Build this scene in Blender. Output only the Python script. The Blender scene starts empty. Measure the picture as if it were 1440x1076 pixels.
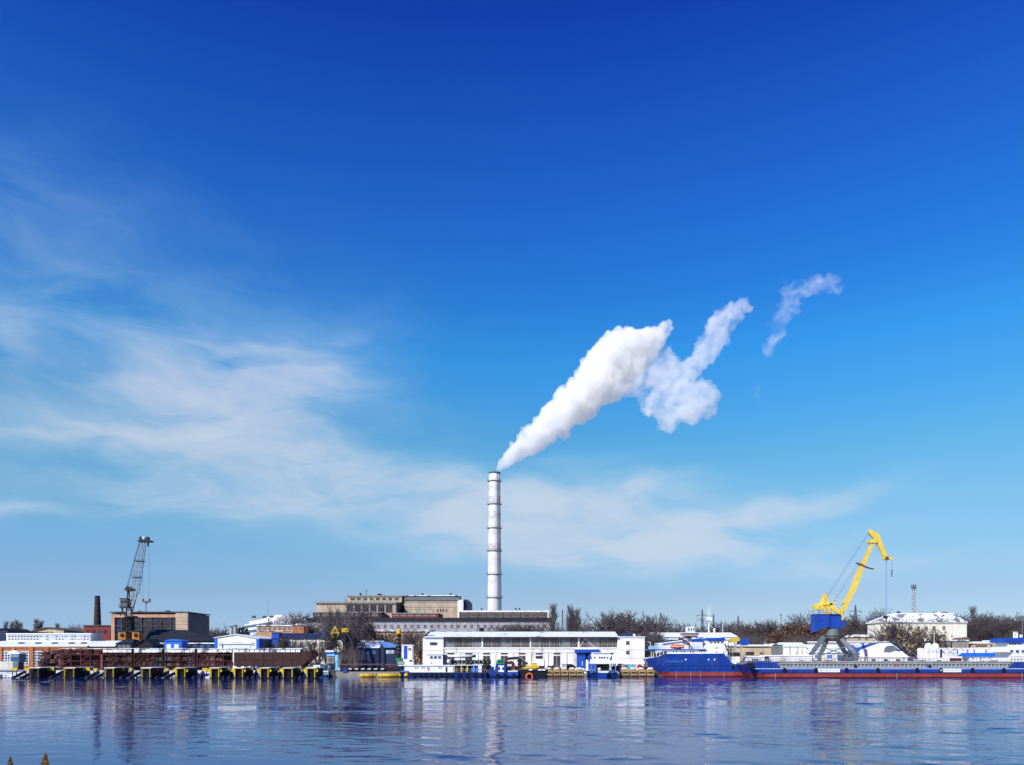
import bpy, bmesh, math, random
from mathutils import Vector, Matrix, noise
R = math.radians
random.seed(7)
C = bpy.context.scene.collection
SC = bpy.context.scene
# camera model: level camera with a vertical shift, 7 m above the water, looking along +Y
F, H, YH = 1100.0, 7.0, 920.0
G = 1.9                                     # level of the yard behind the quay


def X(px, D): return (px - 720.0) / F * D
def Z(py, D): return H + (YH - py) / F * D
def P(px, py, D): return Vector((X(px, D), D, Z(py, D)))


# ------------------------------------------------------------------ materials
MT = {}


class NT:
    def __init__(s, tree):
        s.t = tree

    def n(s, typ, **kw):
        nd = s.t.nodes.new(typ)
        for k, v in kw.items():
            if k in nd.inputs.keys():
                nd.inputs[k].default_value = v
            else:
                setattr(nd, k, v)
        return nd

    def l(s, a, b): s.t.links.new(a, b)

    def math(s, op, a, b=None, c=None, clamp=False):
        nd = s.t.nodes.new('ShaderNodeMath'); nd.operation = op; nd.use_clamp = clamp
        for i, v in enumerate((a, b, c)):
            if v is None: continue
            if isinstance(v, (int, float)): nd.inputs[i].default_value = v
            else: s.l(v, nd.inputs[i])
        return nd.outputs[0]

    def mapping(s, vec, scale=(1, 1, 1), loc=(0, 0, 0)):
        nd = s.t.nodes.new('ShaderNodeMapping')
        nd.inputs['Scale'].default_value = scale; nd.inputs['Location'].default_value = loc
        s.l(vec, nd.inputs['Vector']); return nd.outputs[0]

    def noise(s, vec, scale, detail=4, rough=.55, dist=0.0):
        nd = s.t.nodes.new('ShaderNodeTexNoise')
        nd.inputs['Scale'].default_value = scale; nd.inputs['Detail'].default_value = detail
        nd.inputs['Roughness'].default_value = rough; nd.inputs['Distortion'].default_value = dist
        s.l(vec, nd.inputs['Vector']); return nd.outputs['Fac']

    def ramp(s, fac, stops, interp='LINEAR'):
        nd = s.t.nodes.new('ShaderNodeValToRGB'); cr = nd.color_ramp; cr.interpolation = interp
        while len(cr.elements) < len(stops): cr.elements.new(0.5)
        for e, (p, c) in zip(cr.elements, stops):
            e.position = p; e.color = (*c, 1) if len(c) == 3 else c
        s.l(fac, nd.inputs[0]); return nd.outputs[0]

    def mix(s, fac, a, b, typ='MIX'):
        nd = s.t.nodes.new('ShaderNodeMix'); nd.data_type = 'RGBA'; nd.blend_type = typ
        for i, v in ((0, fac), (6, a), (7, b)):
            if isinstance(v, (int, float)): nd.inputs[i].default_value = v
            elif isinstance(v, tuple): nd.inputs[i].default_value = (*v[:3], 1)
            else: s.l(v, nd.inputs[i])
        return nd.outputs[2]

    def maprange(s, v, a, b, c=0., d=1., smooth=False):
        nd = s.t.nodes.new('ShaderNodeMapRange'); nd.clamp = True
        if smooth: nd.interpolation_type = 'SMOOTHSTEP'
        s.l(v, nd.inputs[0])
        for i, x in enumerate((a, b, c, d)): nd.inputs[i + 1].default_value = x
        return nd.outputs[0]


def newmat(name):
    m = bpy.data.materials.new(name); m.use_nodes = True
    m.node_tree.nodes.clear()
    t = NT(m.node_tree)
    out = t.n('ShaderNodeOutputMaterial'); b = t.n('ShaderNodeBsdfPrincipled')
    t.l(b.outputs[0], out.inputs[0])
    geo = t.n('ShaderNodeNewGeometry')
    return m, t, b, geo.outputs['Position']


def mat(name, col, rough=.75, var=.35, dirt=None, damt=.45, metal=0., scale=.5, bump=0., rust=None):
    """plain weathered surface: two noise scales of tone, run-down streaks of dirt"""
    m, t, b, pos = newmat(name)
    n1 = t.noise(pos, scale, 5); n2 = t.noise(pos, scale * 7, 3)
    v = t.math('ADD', t.math('MULTIPLY', n1, .65), t.math('MULTIPLY', n2, .35))
    f = t.maprange(v, .32, .68, 1 - var, 1 + var * .6)
    base = t.mix(1.0, tuple(col), t.n('ShaderNodeCombineColor').outputs[0], 'MULTIPLY')
    cc = base.node.inputs[7].links[0].from_node
    for i in range(3): t.l(f, cc.inputs[i])
    if dirt is not None:
        st = t.noise(t.mapping(pos, (1.3, 1.3, .12)), scale * 2.2, 5, .65)
        st2 = t.noise(pos, scale * .7, 4)
        k = t.math('MULTIPLY', t.maprange(st, .48, .72), t.maprange(st2, .35, .6))
        base = t.mix(t.math('MULTIPLY', k, damt), base, tuple(dirt))
    if rust is not None:        # thin rust runs
        rs = t.noise(t.mapping(pos, (2.2, 2.2, .10), (5, 0, 0)), 1.0, 4, .6); rp = t.noise(pos, .12, 3)
        base = t.mix(t.math('MULTIPLY', t.maprange(rs, .58, .68), t.maprange(rp, .42, .62, 0, .75)), base, tuple(rust))
    t.l(base, b.inputs['Base Color'])
    b.inputs['Roughness'].default_value = rough; b.inputs['Metallic'].default_value = metal
    b.inputs['Specular IOR Level'].default_value = .3
    if bump:
        bn = t.n('ShaderNodeBump'); bn.inputs['Strength'].default_value = bump; bn.inputs['Distance'].default_value = .05
        t.l(n2, bn.inputs['Height']); t.l(bn.outputs[0], b.inputs['Normal'])
    MT[name] = m
    return m


def snowmat(name, under, cover=.6, scale=.25, sc=(1, 1, 1)):
    """snow lying in patches over a darker surface"""
    m, t, b, pos = newmat(name)
    p = t.mapping(pos, sc)
    n = t.noise(p, scale, 6, .62); n2 = t.noise(p, scale * 5, 4)
    v = t.math('ADD', t.math('MULTIPLY', n, .75), t.math('MULTIPLY', n2, .25))
    th = .5 + (cover - .5) * .38
    k = t.maprange(v, th - .035, th + .035)
    sn = t.ramp(n2, [(.3, (.72, .75, .80)), (.7, (.86, .87, .89))])
    un = t.ramp(n2, [(.3, tuple(c * .6 for c in under)), (.7, tuple(c * 1.25 for c in under))])
    t.l(t.mix(k, sn, un), b.inputs['Base Color'])
    b.inputs['Roughness'].default_value = .85; b.inputs['Specular IOR Level'].default_value = .2
    MT[name] = m


def glassmat(name, col=(.02, .025, .035), rough=.12):
    m, t, b, pos = newmat(name)
    n = t.noise(t.mapping(pos, (.45, .45, .6)), 1.0, 2)
    c = t.ramp(n, [(.38, tuple(k * .4 for k in col)), (.62, tuple(k * 2.4 for k in col))])
    t.l(c, b.inputs['Base Color']); b.inputs['Roughness'].default_value = rough
    b.inputs['Specular IOR Level'].default_value = .45
    MT[name] = m


DIRT = (.10, .075, .055)
mat('white_wall', (.82, .79, .75), .85, .16, (.22, .16, .12), .85, scale=.3)
mat('white_paint', (.83, .83, .82), .5, .1, (.33, .22, .15), .5, scale=.5)
mat('white_clean', (.85, .84, .82), .65, .08, (.30, .23, .18), .6, scale=.3)
mat('brick_orange', (.47, .17, .065), .9, .3, (.08, .04, .03), .5, scale=.6)
mat('brick_red', (.23, .045, .04), .9, .3, (.05, .02, .02), .4)
mat('brick_dark', (.06, .036, .038), .9, .4, (.03, .02, .02), .5)
mat('concrete_pale', (.52, .40, .29), .9, .25, DIRT, .6, scale=.3)
mat('concrete_pink', (.52, .29, .19), .9, .25, DIRT, .5, scale=.3)
mat('concrete_grey', (.30, .29, .27), .9, .3, DIRT, .6, scale=.4)
mat('concrete_dark', (.10, .09, .085), .9, .4, (.03, .025, .02), .6, scale=.5)
mat('beige', (.60, .44, .28), .9, .22, (.16, .1, .07), .6, scale=.4)
mat('stone_grey', (.38, .36, .38), .9, .35, (.10, .09, .1), .7, scale=.35)
mat('ochre', (.50, .30, .15), .9, .3, (.12, .07, .05), .6, scale=.4)
mat('cream', (.78, .73, .60), .9, .10, (.35, .28, .2), .4, scale=.4)
mat('roof_dark', (.022, .024, .034), .8, .5, scale=.4)
mat('roof_navy', (.020, .032, .085), .6, .4, (.05, .05, .06), .4, scale=.4)
mat('navy', (.012, .022, .065), .6, .4, scale=.5)
mat('blue', (.012, .075, .42), .5, .25, (.02, .03, .08), .4, scale=.5)
mat('blue_bright', (.018, .15, .62), .5, .2, (.03, .05, .15), .3, scale=.5)
mat('blue_pale', (.10, .22, .55), .5, .3, (.2, .25, .35), .4)
mat('hull_blue', (.009, .050, .295), .42, .32, (.06, .07, .13), .6, scale=.35, rust=(.17, .08, .06))
mat('hull_dark', (.006, .022, .13), .4, .4, (.02, .02, .03), .4, scale=.4)
mat('boot_red', (.32, .05, .045), .6, .4, (.14, .035, .03), .7, scale=.5, rust=(.11, .06, .05))
mat('rust', (.062, .026, .025), .9, .45, (.035, .015, .015), .6, scale=.6)
mat('rust_red', (.12, .028, .026), .85, .4, (.05, .02, .02), .5, scale=.6)
mat('rust_pale', (.16, .09, .075), .9, .4, (.06, .03, .03), .6, scale=.7)
mat('yellow', (.70, .46, .02), .5, .2, (.25, .12, .03), .5, scale=.6)
mat('crane_yellow', (.80, .58, .085), .5, .18, (.30, .17, .05), .55, scale=.4)
mat('crane_blue', (.012, .06, .36), .5, .2, (.02, .04, .12), .35, scale=.4)
mat('grey_steel', (.165, .18, .18), .6, .3, (.09, .07, .06), .5, scale=.4)
mat('pale_steel', (.40, .40, .385), .55, .25, (.2, .15, .12), .5, scale=.5)
mat('white_steel', (.72, .74, .78), .5, .2, (.2, .2, .22), .4, scale=.5)
mat('dark_steel', (.018, .021, .028), .6, .5, scale=.5)
mat('black', (.008, .008, .010), .7, .4)
mat('rubber', (.012, .012, .013), .85, .3)
mat('cable', (.16, .26, .42), .5, .1)
mat('orange', (.52, .20, .025), .6, .25, (.2, .08, .02), .5, scale=.6)
mat('lifeboat', (.80, .17, .035), .45, .15)
mat('red', (.55, .03, .025), .55, .2)
mat('green', (.012, .24, .07), .55, .3, (.02, .06, .03), .4)
mat('cyan', (.22, .52, .66), .5, .2, (.1, .2, .25), .4)
mat('teal', (.02, .10, .17), .5, .3)
mat('tan', (.44, .29, .13), .85, .35, (.12, .07, .04), .6, scale=.7)
mat('timber', (.19, .12, .07), .9, .4, (.05, .03, .02), .5, scale=.7)
mat('frame_dark', (.05, .045, .05), .7, .3)
mat('frame_pale', (.55, .47, .42), .8, .3, (.2, .13, .1), .5)
mat('marks', (.45, .45, .46), .7, .2)
mat('marks_blue', (.08, .18, .50), .6, .5, scale=1.2)
mat('snow', (.84, .86, .89), .85, .06, scale=.4)
mat('bark', (.062, .046, .044), .95, .4)
mat('twig', (.125, .10, .10), .95, .45, scale=.15)
mat('twig_grey', (.135, .118, .13), .95, .45, scale=.1)
mat('twig_brown', (.12, .07, .05), .95, .45, scale=.15)
mat('leaf_yellow', (.34, .22, .06), .9, .4)
mat('leaf_brown', (.13, .072, .038), .9, .5, scale=.3)
mat('dry_tip', (.60, .36, .13), .9, .5, scale=9.)
mat('dry_dark', (.16, .08, .03), .9, .4, scale=9.)
mat('coaming', (.34, .345, .33), .6, .3, (.14, .10, .08), .6, scale=.5)
mat('coaming_shade', (.17, .17, .165), .7, .3)  # darker copy of the coaming grey, painted shade for its recesses
mat('pylon', (.10, .11, .14), .6, .2)
snowmat('snow_roof', (.07, .075, .085), .80, .16, (1, 1, 1))
snowmat('snow_thin', (.16, .15, .15), .55, .3)
snowmat('snow_ground', (.085, .07, .058), .56, .12)
snowmat('snow_bank', (.045, .035, .032), .66, .38, (1, 1.6, 1))
snowmat('snow_deck', (.12, .09, .07), .62, .6)
glassmat('glass'); glassmat('glass_blue', (.03, .05, .09)); glassmat('glass_brown', (.030, .022, .026), .35)
glassmat('glass_pale', (.22, .25, .27), .25); glassmat('glass_grid', (.07, .075, .08), .25)


# ------------------------------------------------------------------ mesh building
W = {}


class MB:
    def __init__(s): s.v, s.f, s.m = [], [], []

    def add(s, verts, faces, m=0):
        o = len(s.v); s.v += [tuple(v) for v in verts]
        for f in faces: s.f.append([i + o for i in f]); s.m.append(m)
        return s

    def box(s, x0, x1, y0, y1, z0, z1, m=0):
        return s.add([(x0, y0, z0), (x1, y0, z0), (x1, y1, z0), (x0, y1, z0), (x0, y0, z1), (x1, y0, z1), (x1, y1, z1), (x0, y1, z1)],
                     [(0, 3, 2, 1), (4, 5, 6, 7), (0, 1, 5, 4), (1, 2, 6, 5), (2, 3, 7, 6), (3, 0, 4, 7)], m)

    def bx(s, x0, x1, y0, y1, D, dep, m=0):
        """box given by its front face in photo pixels at distance D, dep metres deep"""
        z0 = G if y1 is None else Z(y1, D)
        return s.box(X(x0, D), X(x1, D), D, D + dep, z0, Z(y0, D), m)

    def loftp(s, A, B, m=0, cap=True):
        n = len(A); fs = [(i, (i + 1) % n, n + (i + 1) % n, n + i) for i in range(n)]
        if cap: fs += [tuple(range(n))[::-1], tuple(range(n, 2 * n))]
        return s.add(list(A) + list(B), fs, m)

    def prism(s, pts, y0, y1, m=0):          # (x, z) outline pushed along y
        return s.loftp([(x, y0, z) for x, z in pts], [(x, y1, z) for x, z in pts], m)

    def prismx(s, pts, x0, x1, m=0):         # (y, z) outline pushed along x
        return s.loftp([(x0, y, z) for y, z in pts], [(x1, y, z) for y, z in pts], m)

    def pprism(s, pts, D, dep, m=0):         # outline in photo pixels at distance D
        return s.prism([(X(a, D), Z(b, D)) for a, b in pts], D, D + dep, m)

    def plan(s, pts, z0, z1, m=0):           # (x, y) outline pushed along z
        return s.loftp([(x, y, z0) for x, y in pts], [(x, y, z1) for x, y in pts], m)

    def tube(s, p, q, r, r2=None, n=6, m=0):
        p, q = Vector(p), Vector(q); d = q - p
        if d.length < 1e-6: return s
        r2 = r if r2 is None else r2
        a = d.normalized(); u = a.cross(Vector((0, 0, 1)) if abs(a.z) < .9 else Vector((1, 0, 0))).normalized(); w = a.cross(u)
        A = [p + (u * math.cos(k * 2 * math.pi / n) + w * math.sin(k * 2 * math.pi / n)) * r for k in range(n)]
        B = [q + (u * math.cos(k * 2 * math.pi / n) + w * math.sin(k * 2 * math.pi / n)) * r2 for k in range(n)]
        return s.loftp(A, B, m)

    def beam(s, p, q, w, h=None, m=0):       # rectangular bar
        p, q = Vector(p), Vector(q); d = q - p; h = h or w
        a = d.normalized(); u = Vector((0, 1, 0)) if abs(a.y) < .9 else Vector((1, 0, 0)); k = a.cross(u).normalized(); u = k.cross(a)
        o = [u * w / 2 + k * h / 2, u * w / 2 - k * h / 2, -u * w / 2 - k * h / 2, -u * w / 2 + k * h / 2]
        return s.loftp([p + c for c in o], [q + c for c in o], m)

    def lathe(s, cx, cy, prof, n=24, m=0):
        vs = []; fs = []
        for r, z in prof:
            vs += [(cx + r * math.cos(2 * math.pi * k / n), cy + r * math.sin(2 * math.pi * k / n), z) for k in range(n)]
        for j in range(len(prof) - 1):
            for k in range(n):
                fs.append((j * n + k, j * n + (k + 1) % n, (j + 1) * n + (k + 1) % n, (j + 1) * n + k))
        fs += [tuple(range(n))[::-1], tuple(range((len(prof) - 1) * n, len(prof) * n))]
        return s.add(vs, fs, m)

    def ball(s, c, r, n=10, m=0):
        rx, ry, rz = r if isinstance(r, tuple) else (r, r, r)
        vs, fs = [], []
        rows = max(4, n // 2)
        for j in range(rows + 1):
            th = math.pi * j / rows
            st = max(math.sin(th), .02)
            vs += [(c[0] + rx * st * math.cos(2 * math.pi * k / n), c[1] + ry * st * math.sin(2 * math.pi * k / n), c[2] + rz * math.cos(th)) for k in range(n)]
        for j in range(rows):
            for k in range(n): fs.append((j * n + k, j * n + (k + 1) % n, (j + 1) * n + (k + 1) % n, (j + 1) * n + k))
        fs += [tuple(range(n)), tuple(range(rows * n, (rows + 1) * n))[::-1]]
        return s.add(vs, fs, m)

    def torus(s, c, Rr, r, n=14, k=7, m=0):  # ring facing the viewer (axis along y)
        vs, fs = [], []
        for i in range(n):
            a = 2 * math.pi * i / n
            for j in range(k):
                b = 2 * math.pi * j / k; q = Rr + r * math.cos(b)
                vs.append((c[0] + q * math.cos(a), c[1] + r * math.sin(b), c[2] + q * math.sin(a)))
        for i in range(n):
            for j in range(k):
                fs.append((i * k + j, ((i + 1) % n) * k + j, ((i + 1) % n) * k + (j + 1) % k, i * k + (j + 1) % k))
        return s.add(vs, fs, m)

    def lattice(s, p, q, w0, w1, bays, r, up=None, m=0):
        """square lattice boom or mast from p to q, side w0 tapering to w1"""
        p, q = Vector(p), Vector(q); a = (q - p).normalized()
        u = a.cross(Vector((0, 1, 0)) if abs(a.y) < .9 else Vector((1, 0, 0))).normalized(); k = a.cross(u)
        def ring(t):
            w = (w0 + (w1 - w0) * t) / 2; c = p.lerp(q, t)
            return [c + u * w + k * w, c - u * w + k * w, c - u * w - k * w, c + u * w - k * w]
        prev = ring(0)
        for i in range(1, bays + 1):
            cur = ring(i / bays)
            for j in range(4):
                s.tube(prev[j], cur[j], r, n=4, m=m)
                s.tube(cur[j], cur[(j + 1) % 4], r * .7, n=4, m=m)
                a_, b_ = (prev[j], cur[(j + 1) % 4]) if i % 2 else (prev[(j + 1) % 4], cur[j])
                s.tube(a_, b_, r * .7, n=4, m=m)
            prev = cur
        return s

    def build(s, name, mats, parent=None, smooth=False, origin=None):
        mats = [mats] if isinstance(mats, str) else mats
        if parent is None:
            if origin is None:
                xs = [v[0] for v in s.v]; ys = [v[1] for v in s.v]; zs = [v[2] for v in s.v]
                origin = Vector(((min(xs) + max(xs)) / 2, (min(ys) + max(ys)) / 2, min(zs)))
            o0 = Vector(origin)
        else:
            o0 = W[parent]
        me = bpy.data.meshes.new(name)
        me.from_pydata([tuple(Vector(v) - o0) for v in s.v], [], s.f)
        for k in mats: me.materials.append(MT[k])
        for p_, mi in zip(me.polygons, s.m): p_.material_index = mi
        bm = bmesh.new(); bm.from_mesh(me); bmesh.ops.recalc_face_normals(bm, faces=bm.faces); bm.to_mesh(me); bm.free()
        if smooth: me.polygons.foreach_set('use_smooth', [True] * len(me.polygons))
        ob = bpy.data.objects.new(name, me); C.objects.link(ob)
        if parent is None: ob.location = o0
        else: ob.parent = parent
        W[ob] = o0
        return ob


def tag(o, label, cat, group=None, kind=None):
    if label: o['label'] = label
    if cat: o['category'] = cat
    if group: o['group'] = group
    if kind: o['kind'] = kind
    return o


def thing(name, label, cat, loc, group=None):
    o = bpy.data.objects.new(name, None); C.objects.link(o)
    o.empty_display_size = .5
    o.location = loc; W[o] = Vector(loc)
    return tag(o, label, cat, group)


def at(px, D, z=G): return Vector((X(px, D), D, z))


WC = {}


def window(par, x0, x1, y0, y1, D, nx=2, nz=2, fm='frame_pale', gm='glass', t=.09, name='window', proud=.06):
    """one window as a part of its building: frame, mullions and panes in one mesh"""
    w = (x1 - x0) / F * D; h = (y1 - y0) / F * D
    key = (round(w, 2), round(h, 2), nx, nz, fm, gm, t)
    if key not in WC:
        m = MB(); m.box(-w / 2, w / 2, -.02, .05, -h / 2, h / 2, 1)
        m.box(-w / 2, w / 2, -.08, -.02, h / 2 - t, h / 2, 0); m.box(-w / 2, w / 2, -.10, -.02, -h / 2, -h / 2 + t, 0)
        m.box(-w / 2, -w / 2 + t, -.08, -.02, -h / 2 + t, h / 2 - t, 0); m.box(w / 2 - t, w / 2, -.08, -.02, -h / 2 + t, h / 2 - t, 0)
        for i in range(1, nx):
            x = -w / 2 + w * i / nx; m.box(x - t * .4, x + t * .4, -.07, -.02, -h / 2 + t, h / 2 - t, 0)
        for i in range(1, nz):
            z = -h / 2 + h * i / nz; m.box(-w / 2 + t, w / 2 - t, -.065, -.02, z - t * .4, z + t * .4, 0)
        me = bpy.data.meshes.new(name); me.from_pydata(m.v, [], m.f)
        me.materials.append(MT[fm]); me.materials.append(MT[gm])
        for p_, mi in zip(me.polygons, m.m): p_.material_index = mi
        WC[key] = me
    ob = bpy.data.objects.new(name, WC[key]); C.objects.link(ob); ob.parent = par
    ob.location = Vector(((X(x0, D) + X(x1, D)) / 2, D - proud, (Z(y0, D) + Z(y1, D)) / 2)) - W[par]
    W[ob] = W[par]
    return ob


def windows(par, xs, w, y0, y1, D, **kw):
    for x in xs: window(par, x - w / 2, x + w / 2, y0, y1, D, **kw)


def frange(a, b, n): return [a + (b - a) * i / (n - 1) for i in range(n)] if n > 1 else [a]
# ------------------------------------------------------------------ setting
def build_setting():
    # water: broken slopes at three scales, body colour below a Fresnel surface
    m, t, b, pos = newmat('water')
    # fine ripple on top of the modelled waves
    calm = t.maprange(t.noise(t.mapping(pos, (.30, 1, 1)), .030, 4, .6, 1.2), .38, .62, .3, 1.2)
    def height(off):
        q = t.n('ShaderNodeVectorMath', operation='ADD'); t.l(pos, q.inputs[0]); q.inputs[1].default_value = off
        return t.math('MULTIPLY', t.noise(t.mapping(q.outputs[0], (.6, 1.0, 1)), 1.5, 3, .55, .4), .05)
    e = .10; h0 = height((0, 0, 0)); hx = height((e, 0, 0)); hy = height((0, e, 0))
    k = t.math('MULTIPLY', calm, -WAVE / e)
    geo = t.n('ShaderNodeNewGeometry')
    cn = t.n('ShaderNodeCombineXYZ'); t.l(t.math('MULTIPLY', t.math('SUBTRACT', hx, h0), k), cn.inputs[0]); t.l(t.math('MULTIPLY', t.math('SUBTRACT', hy, h0), k), cn.inputs[1])
    av = t.n('ShaderNodeVectorMath', operation='ADD'); t.l(geo.outputs['Normal'], av.inputs[0]); t.l(cn.outputs[0], av.inputs[1])
    nv = t.n('ShaderNodeVectorMath', operation='NORMALIZE'); t.l(av.outputs[0], nv.inputs[0]); t.l(nv.outputs[0], b.inputs['Normal'])
    b.inputs['Base Color'].default_value = (*WATERCOL, 1)
    b.inputs['Roughness'].default_value = .04; b.inputs['IOR'].default_value = 1.333; b.inputs['Specular IOR Level'].default_value = .26
    MT['water'] = m
    import numpy as np
    rs = np.random.RandomState(3)
    x0, x1, y0, y1 = -185., 185., 38., 246.; nx_, ny_ = 860, 680
    xs = np.linspace(x0, x1, nx_); ys = y0 + (y1 - y0) * np.linspace(0, 1, ny_)
    XX, YY = np.meshgrid(xs, ys); ZZ = np.zeros_like(XX); PT = np.zeros_like(XX); WL = np.zeros_like(XX)
    for i in range(90):
        lam = 1.3 * (5.2 / 1.3) ** rs.rand(); th = rs.normal(1.15, .55) + (np.pi if rs.rand() < .25 else 0); ph = rs.rand() * 6.283
        kx, ky = np.cos(th) * 2 * np.pi / lam, np.sin(th) * 2 * np.pi / lam
        ZZ += SWELL * lam / (2 * np.pi) * (1.3 / lam) ** .25 * np.sin(kx * XX + ky * YY + ph)
    for i in range(22):
        lx = rs.uniform(35, 160); ly = rs.uniform(10, 45); ph = rs.rand() * 6.283; PT += np.sin(2 * np.pi * (XX / lx * rs.choice((-1, 1)) + YY / ly) + ph)
        lx = rs.uniform(50, 140); ly = rs.uniform(7, 20); WL += np.sin(2 * np.pi * (XX / lx * rs.choice((-1, 1)) + YY / ly) + rs.rand() * 6.283)
    amp = .55 + .45 * np.tanh(PT / 3.5)                       # calm slicks and breezy patches
    amp *= .50 + .66 / (1 + np.exp(-(XX - 10) / 18))          # more breeze on the right reach
    amp += 1.1 * np.clip(WL / 3.3 - 1.25, 0, 1)               # narrow gust lines
    edge = np.minimum(np.minimum(XX - x0, x1 - XX) / 12, np.minimum((YY - y0) / 4, (y1 - YY) / 3)).clip(0, 1)
    ZZ *= amp * edge
    vs = np.stack([XX, YY, ZZ], -1).reshape(-1, 3); n_ = len(vs)
    vs = np.concatenate([vs, [(-4000, -40, 0), (4000, -40, 0), (4000, y0, 0), (-4000, y0, 0), (-4000, y1, 0), (4000, y1, 0)]])
    ii = (np.arange(ny_ - 1)[:, None] * nx_ + np.arange(nx_ - 1)[None, :]).reshape(-1)
    q4 = np.stack([ii, ii + 1, ii + nx_ + 1, ii + nx_], -1)
    c00, c10, c01, c11 = 0, nx_ - 1, (ny_ - 1) * nx_, ny_ * nx_ - 1
    q4 = np.concatenate([q4, [(n_, n_ + 1, n_ + 2, n_ + 3), (n_ + 3, c00, c01, n_ + 4), (c10, n_ + 2, n_ + 5, c11)]]).astype(np.int32)
    me = bpy.data.meshes.new('water'); me.vertices.add(len(vs)); me.vertices.foreach_set('co', vs.astype(np.float32).ravel())
    me.loops.add(q4.size); me.loops.foreach_set('vertex_index', q4.ravel()); me.polygons.add(len(q4))
    me.polygons.foreach_set('loop_start', np.arange(0, q4.size, 4, dtype=np.int32)); me.polygons.foreach_set('loop_total', np.full(len(q4), 4, np.int32))
    me.polygons.foreach_set('use_smooth', np.ones(len(q4), bool)); me.update(calc_edges=True); me.materials.append(MT['water'])
    w = bpy.data.objects.new('water', me); C.objects.link(w)
    tag(w, 'blue rippled river running along the whole quay', 'river', kind='structure')
    # yard behind the quay, one sheet out to the horizon
    xq = X(462, 243)
    g = MB().add([(-9000, 243.6, G), (9000, 243.6, G), (9000, 9000, G), (-9000, 9000, G)], [(0, 1, 2, 3)]).build('ground', 'snow_ground', origin=(0, 0, 0))
    tag(g, 'snow-patched yard stretching back from the quay', 'ground', kind='structure')
    # sloping bank of the slipways on the left
    nx, ny = 120, 8; vs = []; fs = []
    for j in range(ny + 1):
        for i in range(nx + 1):
            x = -260 + (xq + 260) * i / nx; u = j / ny
            y = 225.5 + 18.3 * u; z = -.9 + (G + .9 - .01) * u
            z += .28 * noise.noise(Vector((x * .7, y * .9, 0))) * (1 if 0 < j < ny else 0)
            vs.append((x, y, z))
    for j in range(ny):
        for i in range(nx):
            k = j * (nx + 1) + i; fs.append((k, k + 1, k + nx + 2, k + nx + 1))
    bk = MB().add(vs, fs).build('riverbank', 'snow_bank', origin=(0, 0, 0))
    tag(bk, 'dark stony bank with snow patches sloping under the slipways', 'bank', kind='structure')
    q = MB(); q.box(xq, 900, 243, 243.6, -1, G - .35); q.box(xq, 900, 242.8, 243.9, G - .35, G + .02)
    tag(q.build('quay_wall', 'concrete_dark'), 'dark concrete quay wall behind the moored vessels', 'quay wall')
    # the near bank the photograph was taken from (below the frame)
    nb = MB().add([(-300, -150, 5.0), (300, -150, 5.0), (300, 10, 5.0), (-300, 10, 5.0), (300, 22, -.8), (-300, 22, -.8)],
                  [(0, 1, 2, 3), (3, 2, 4, 5)]).build('near_bank', 'snow_bank', origin=(0, 0, 0))
    tag(nb, None, None, kind='structure')


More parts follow.
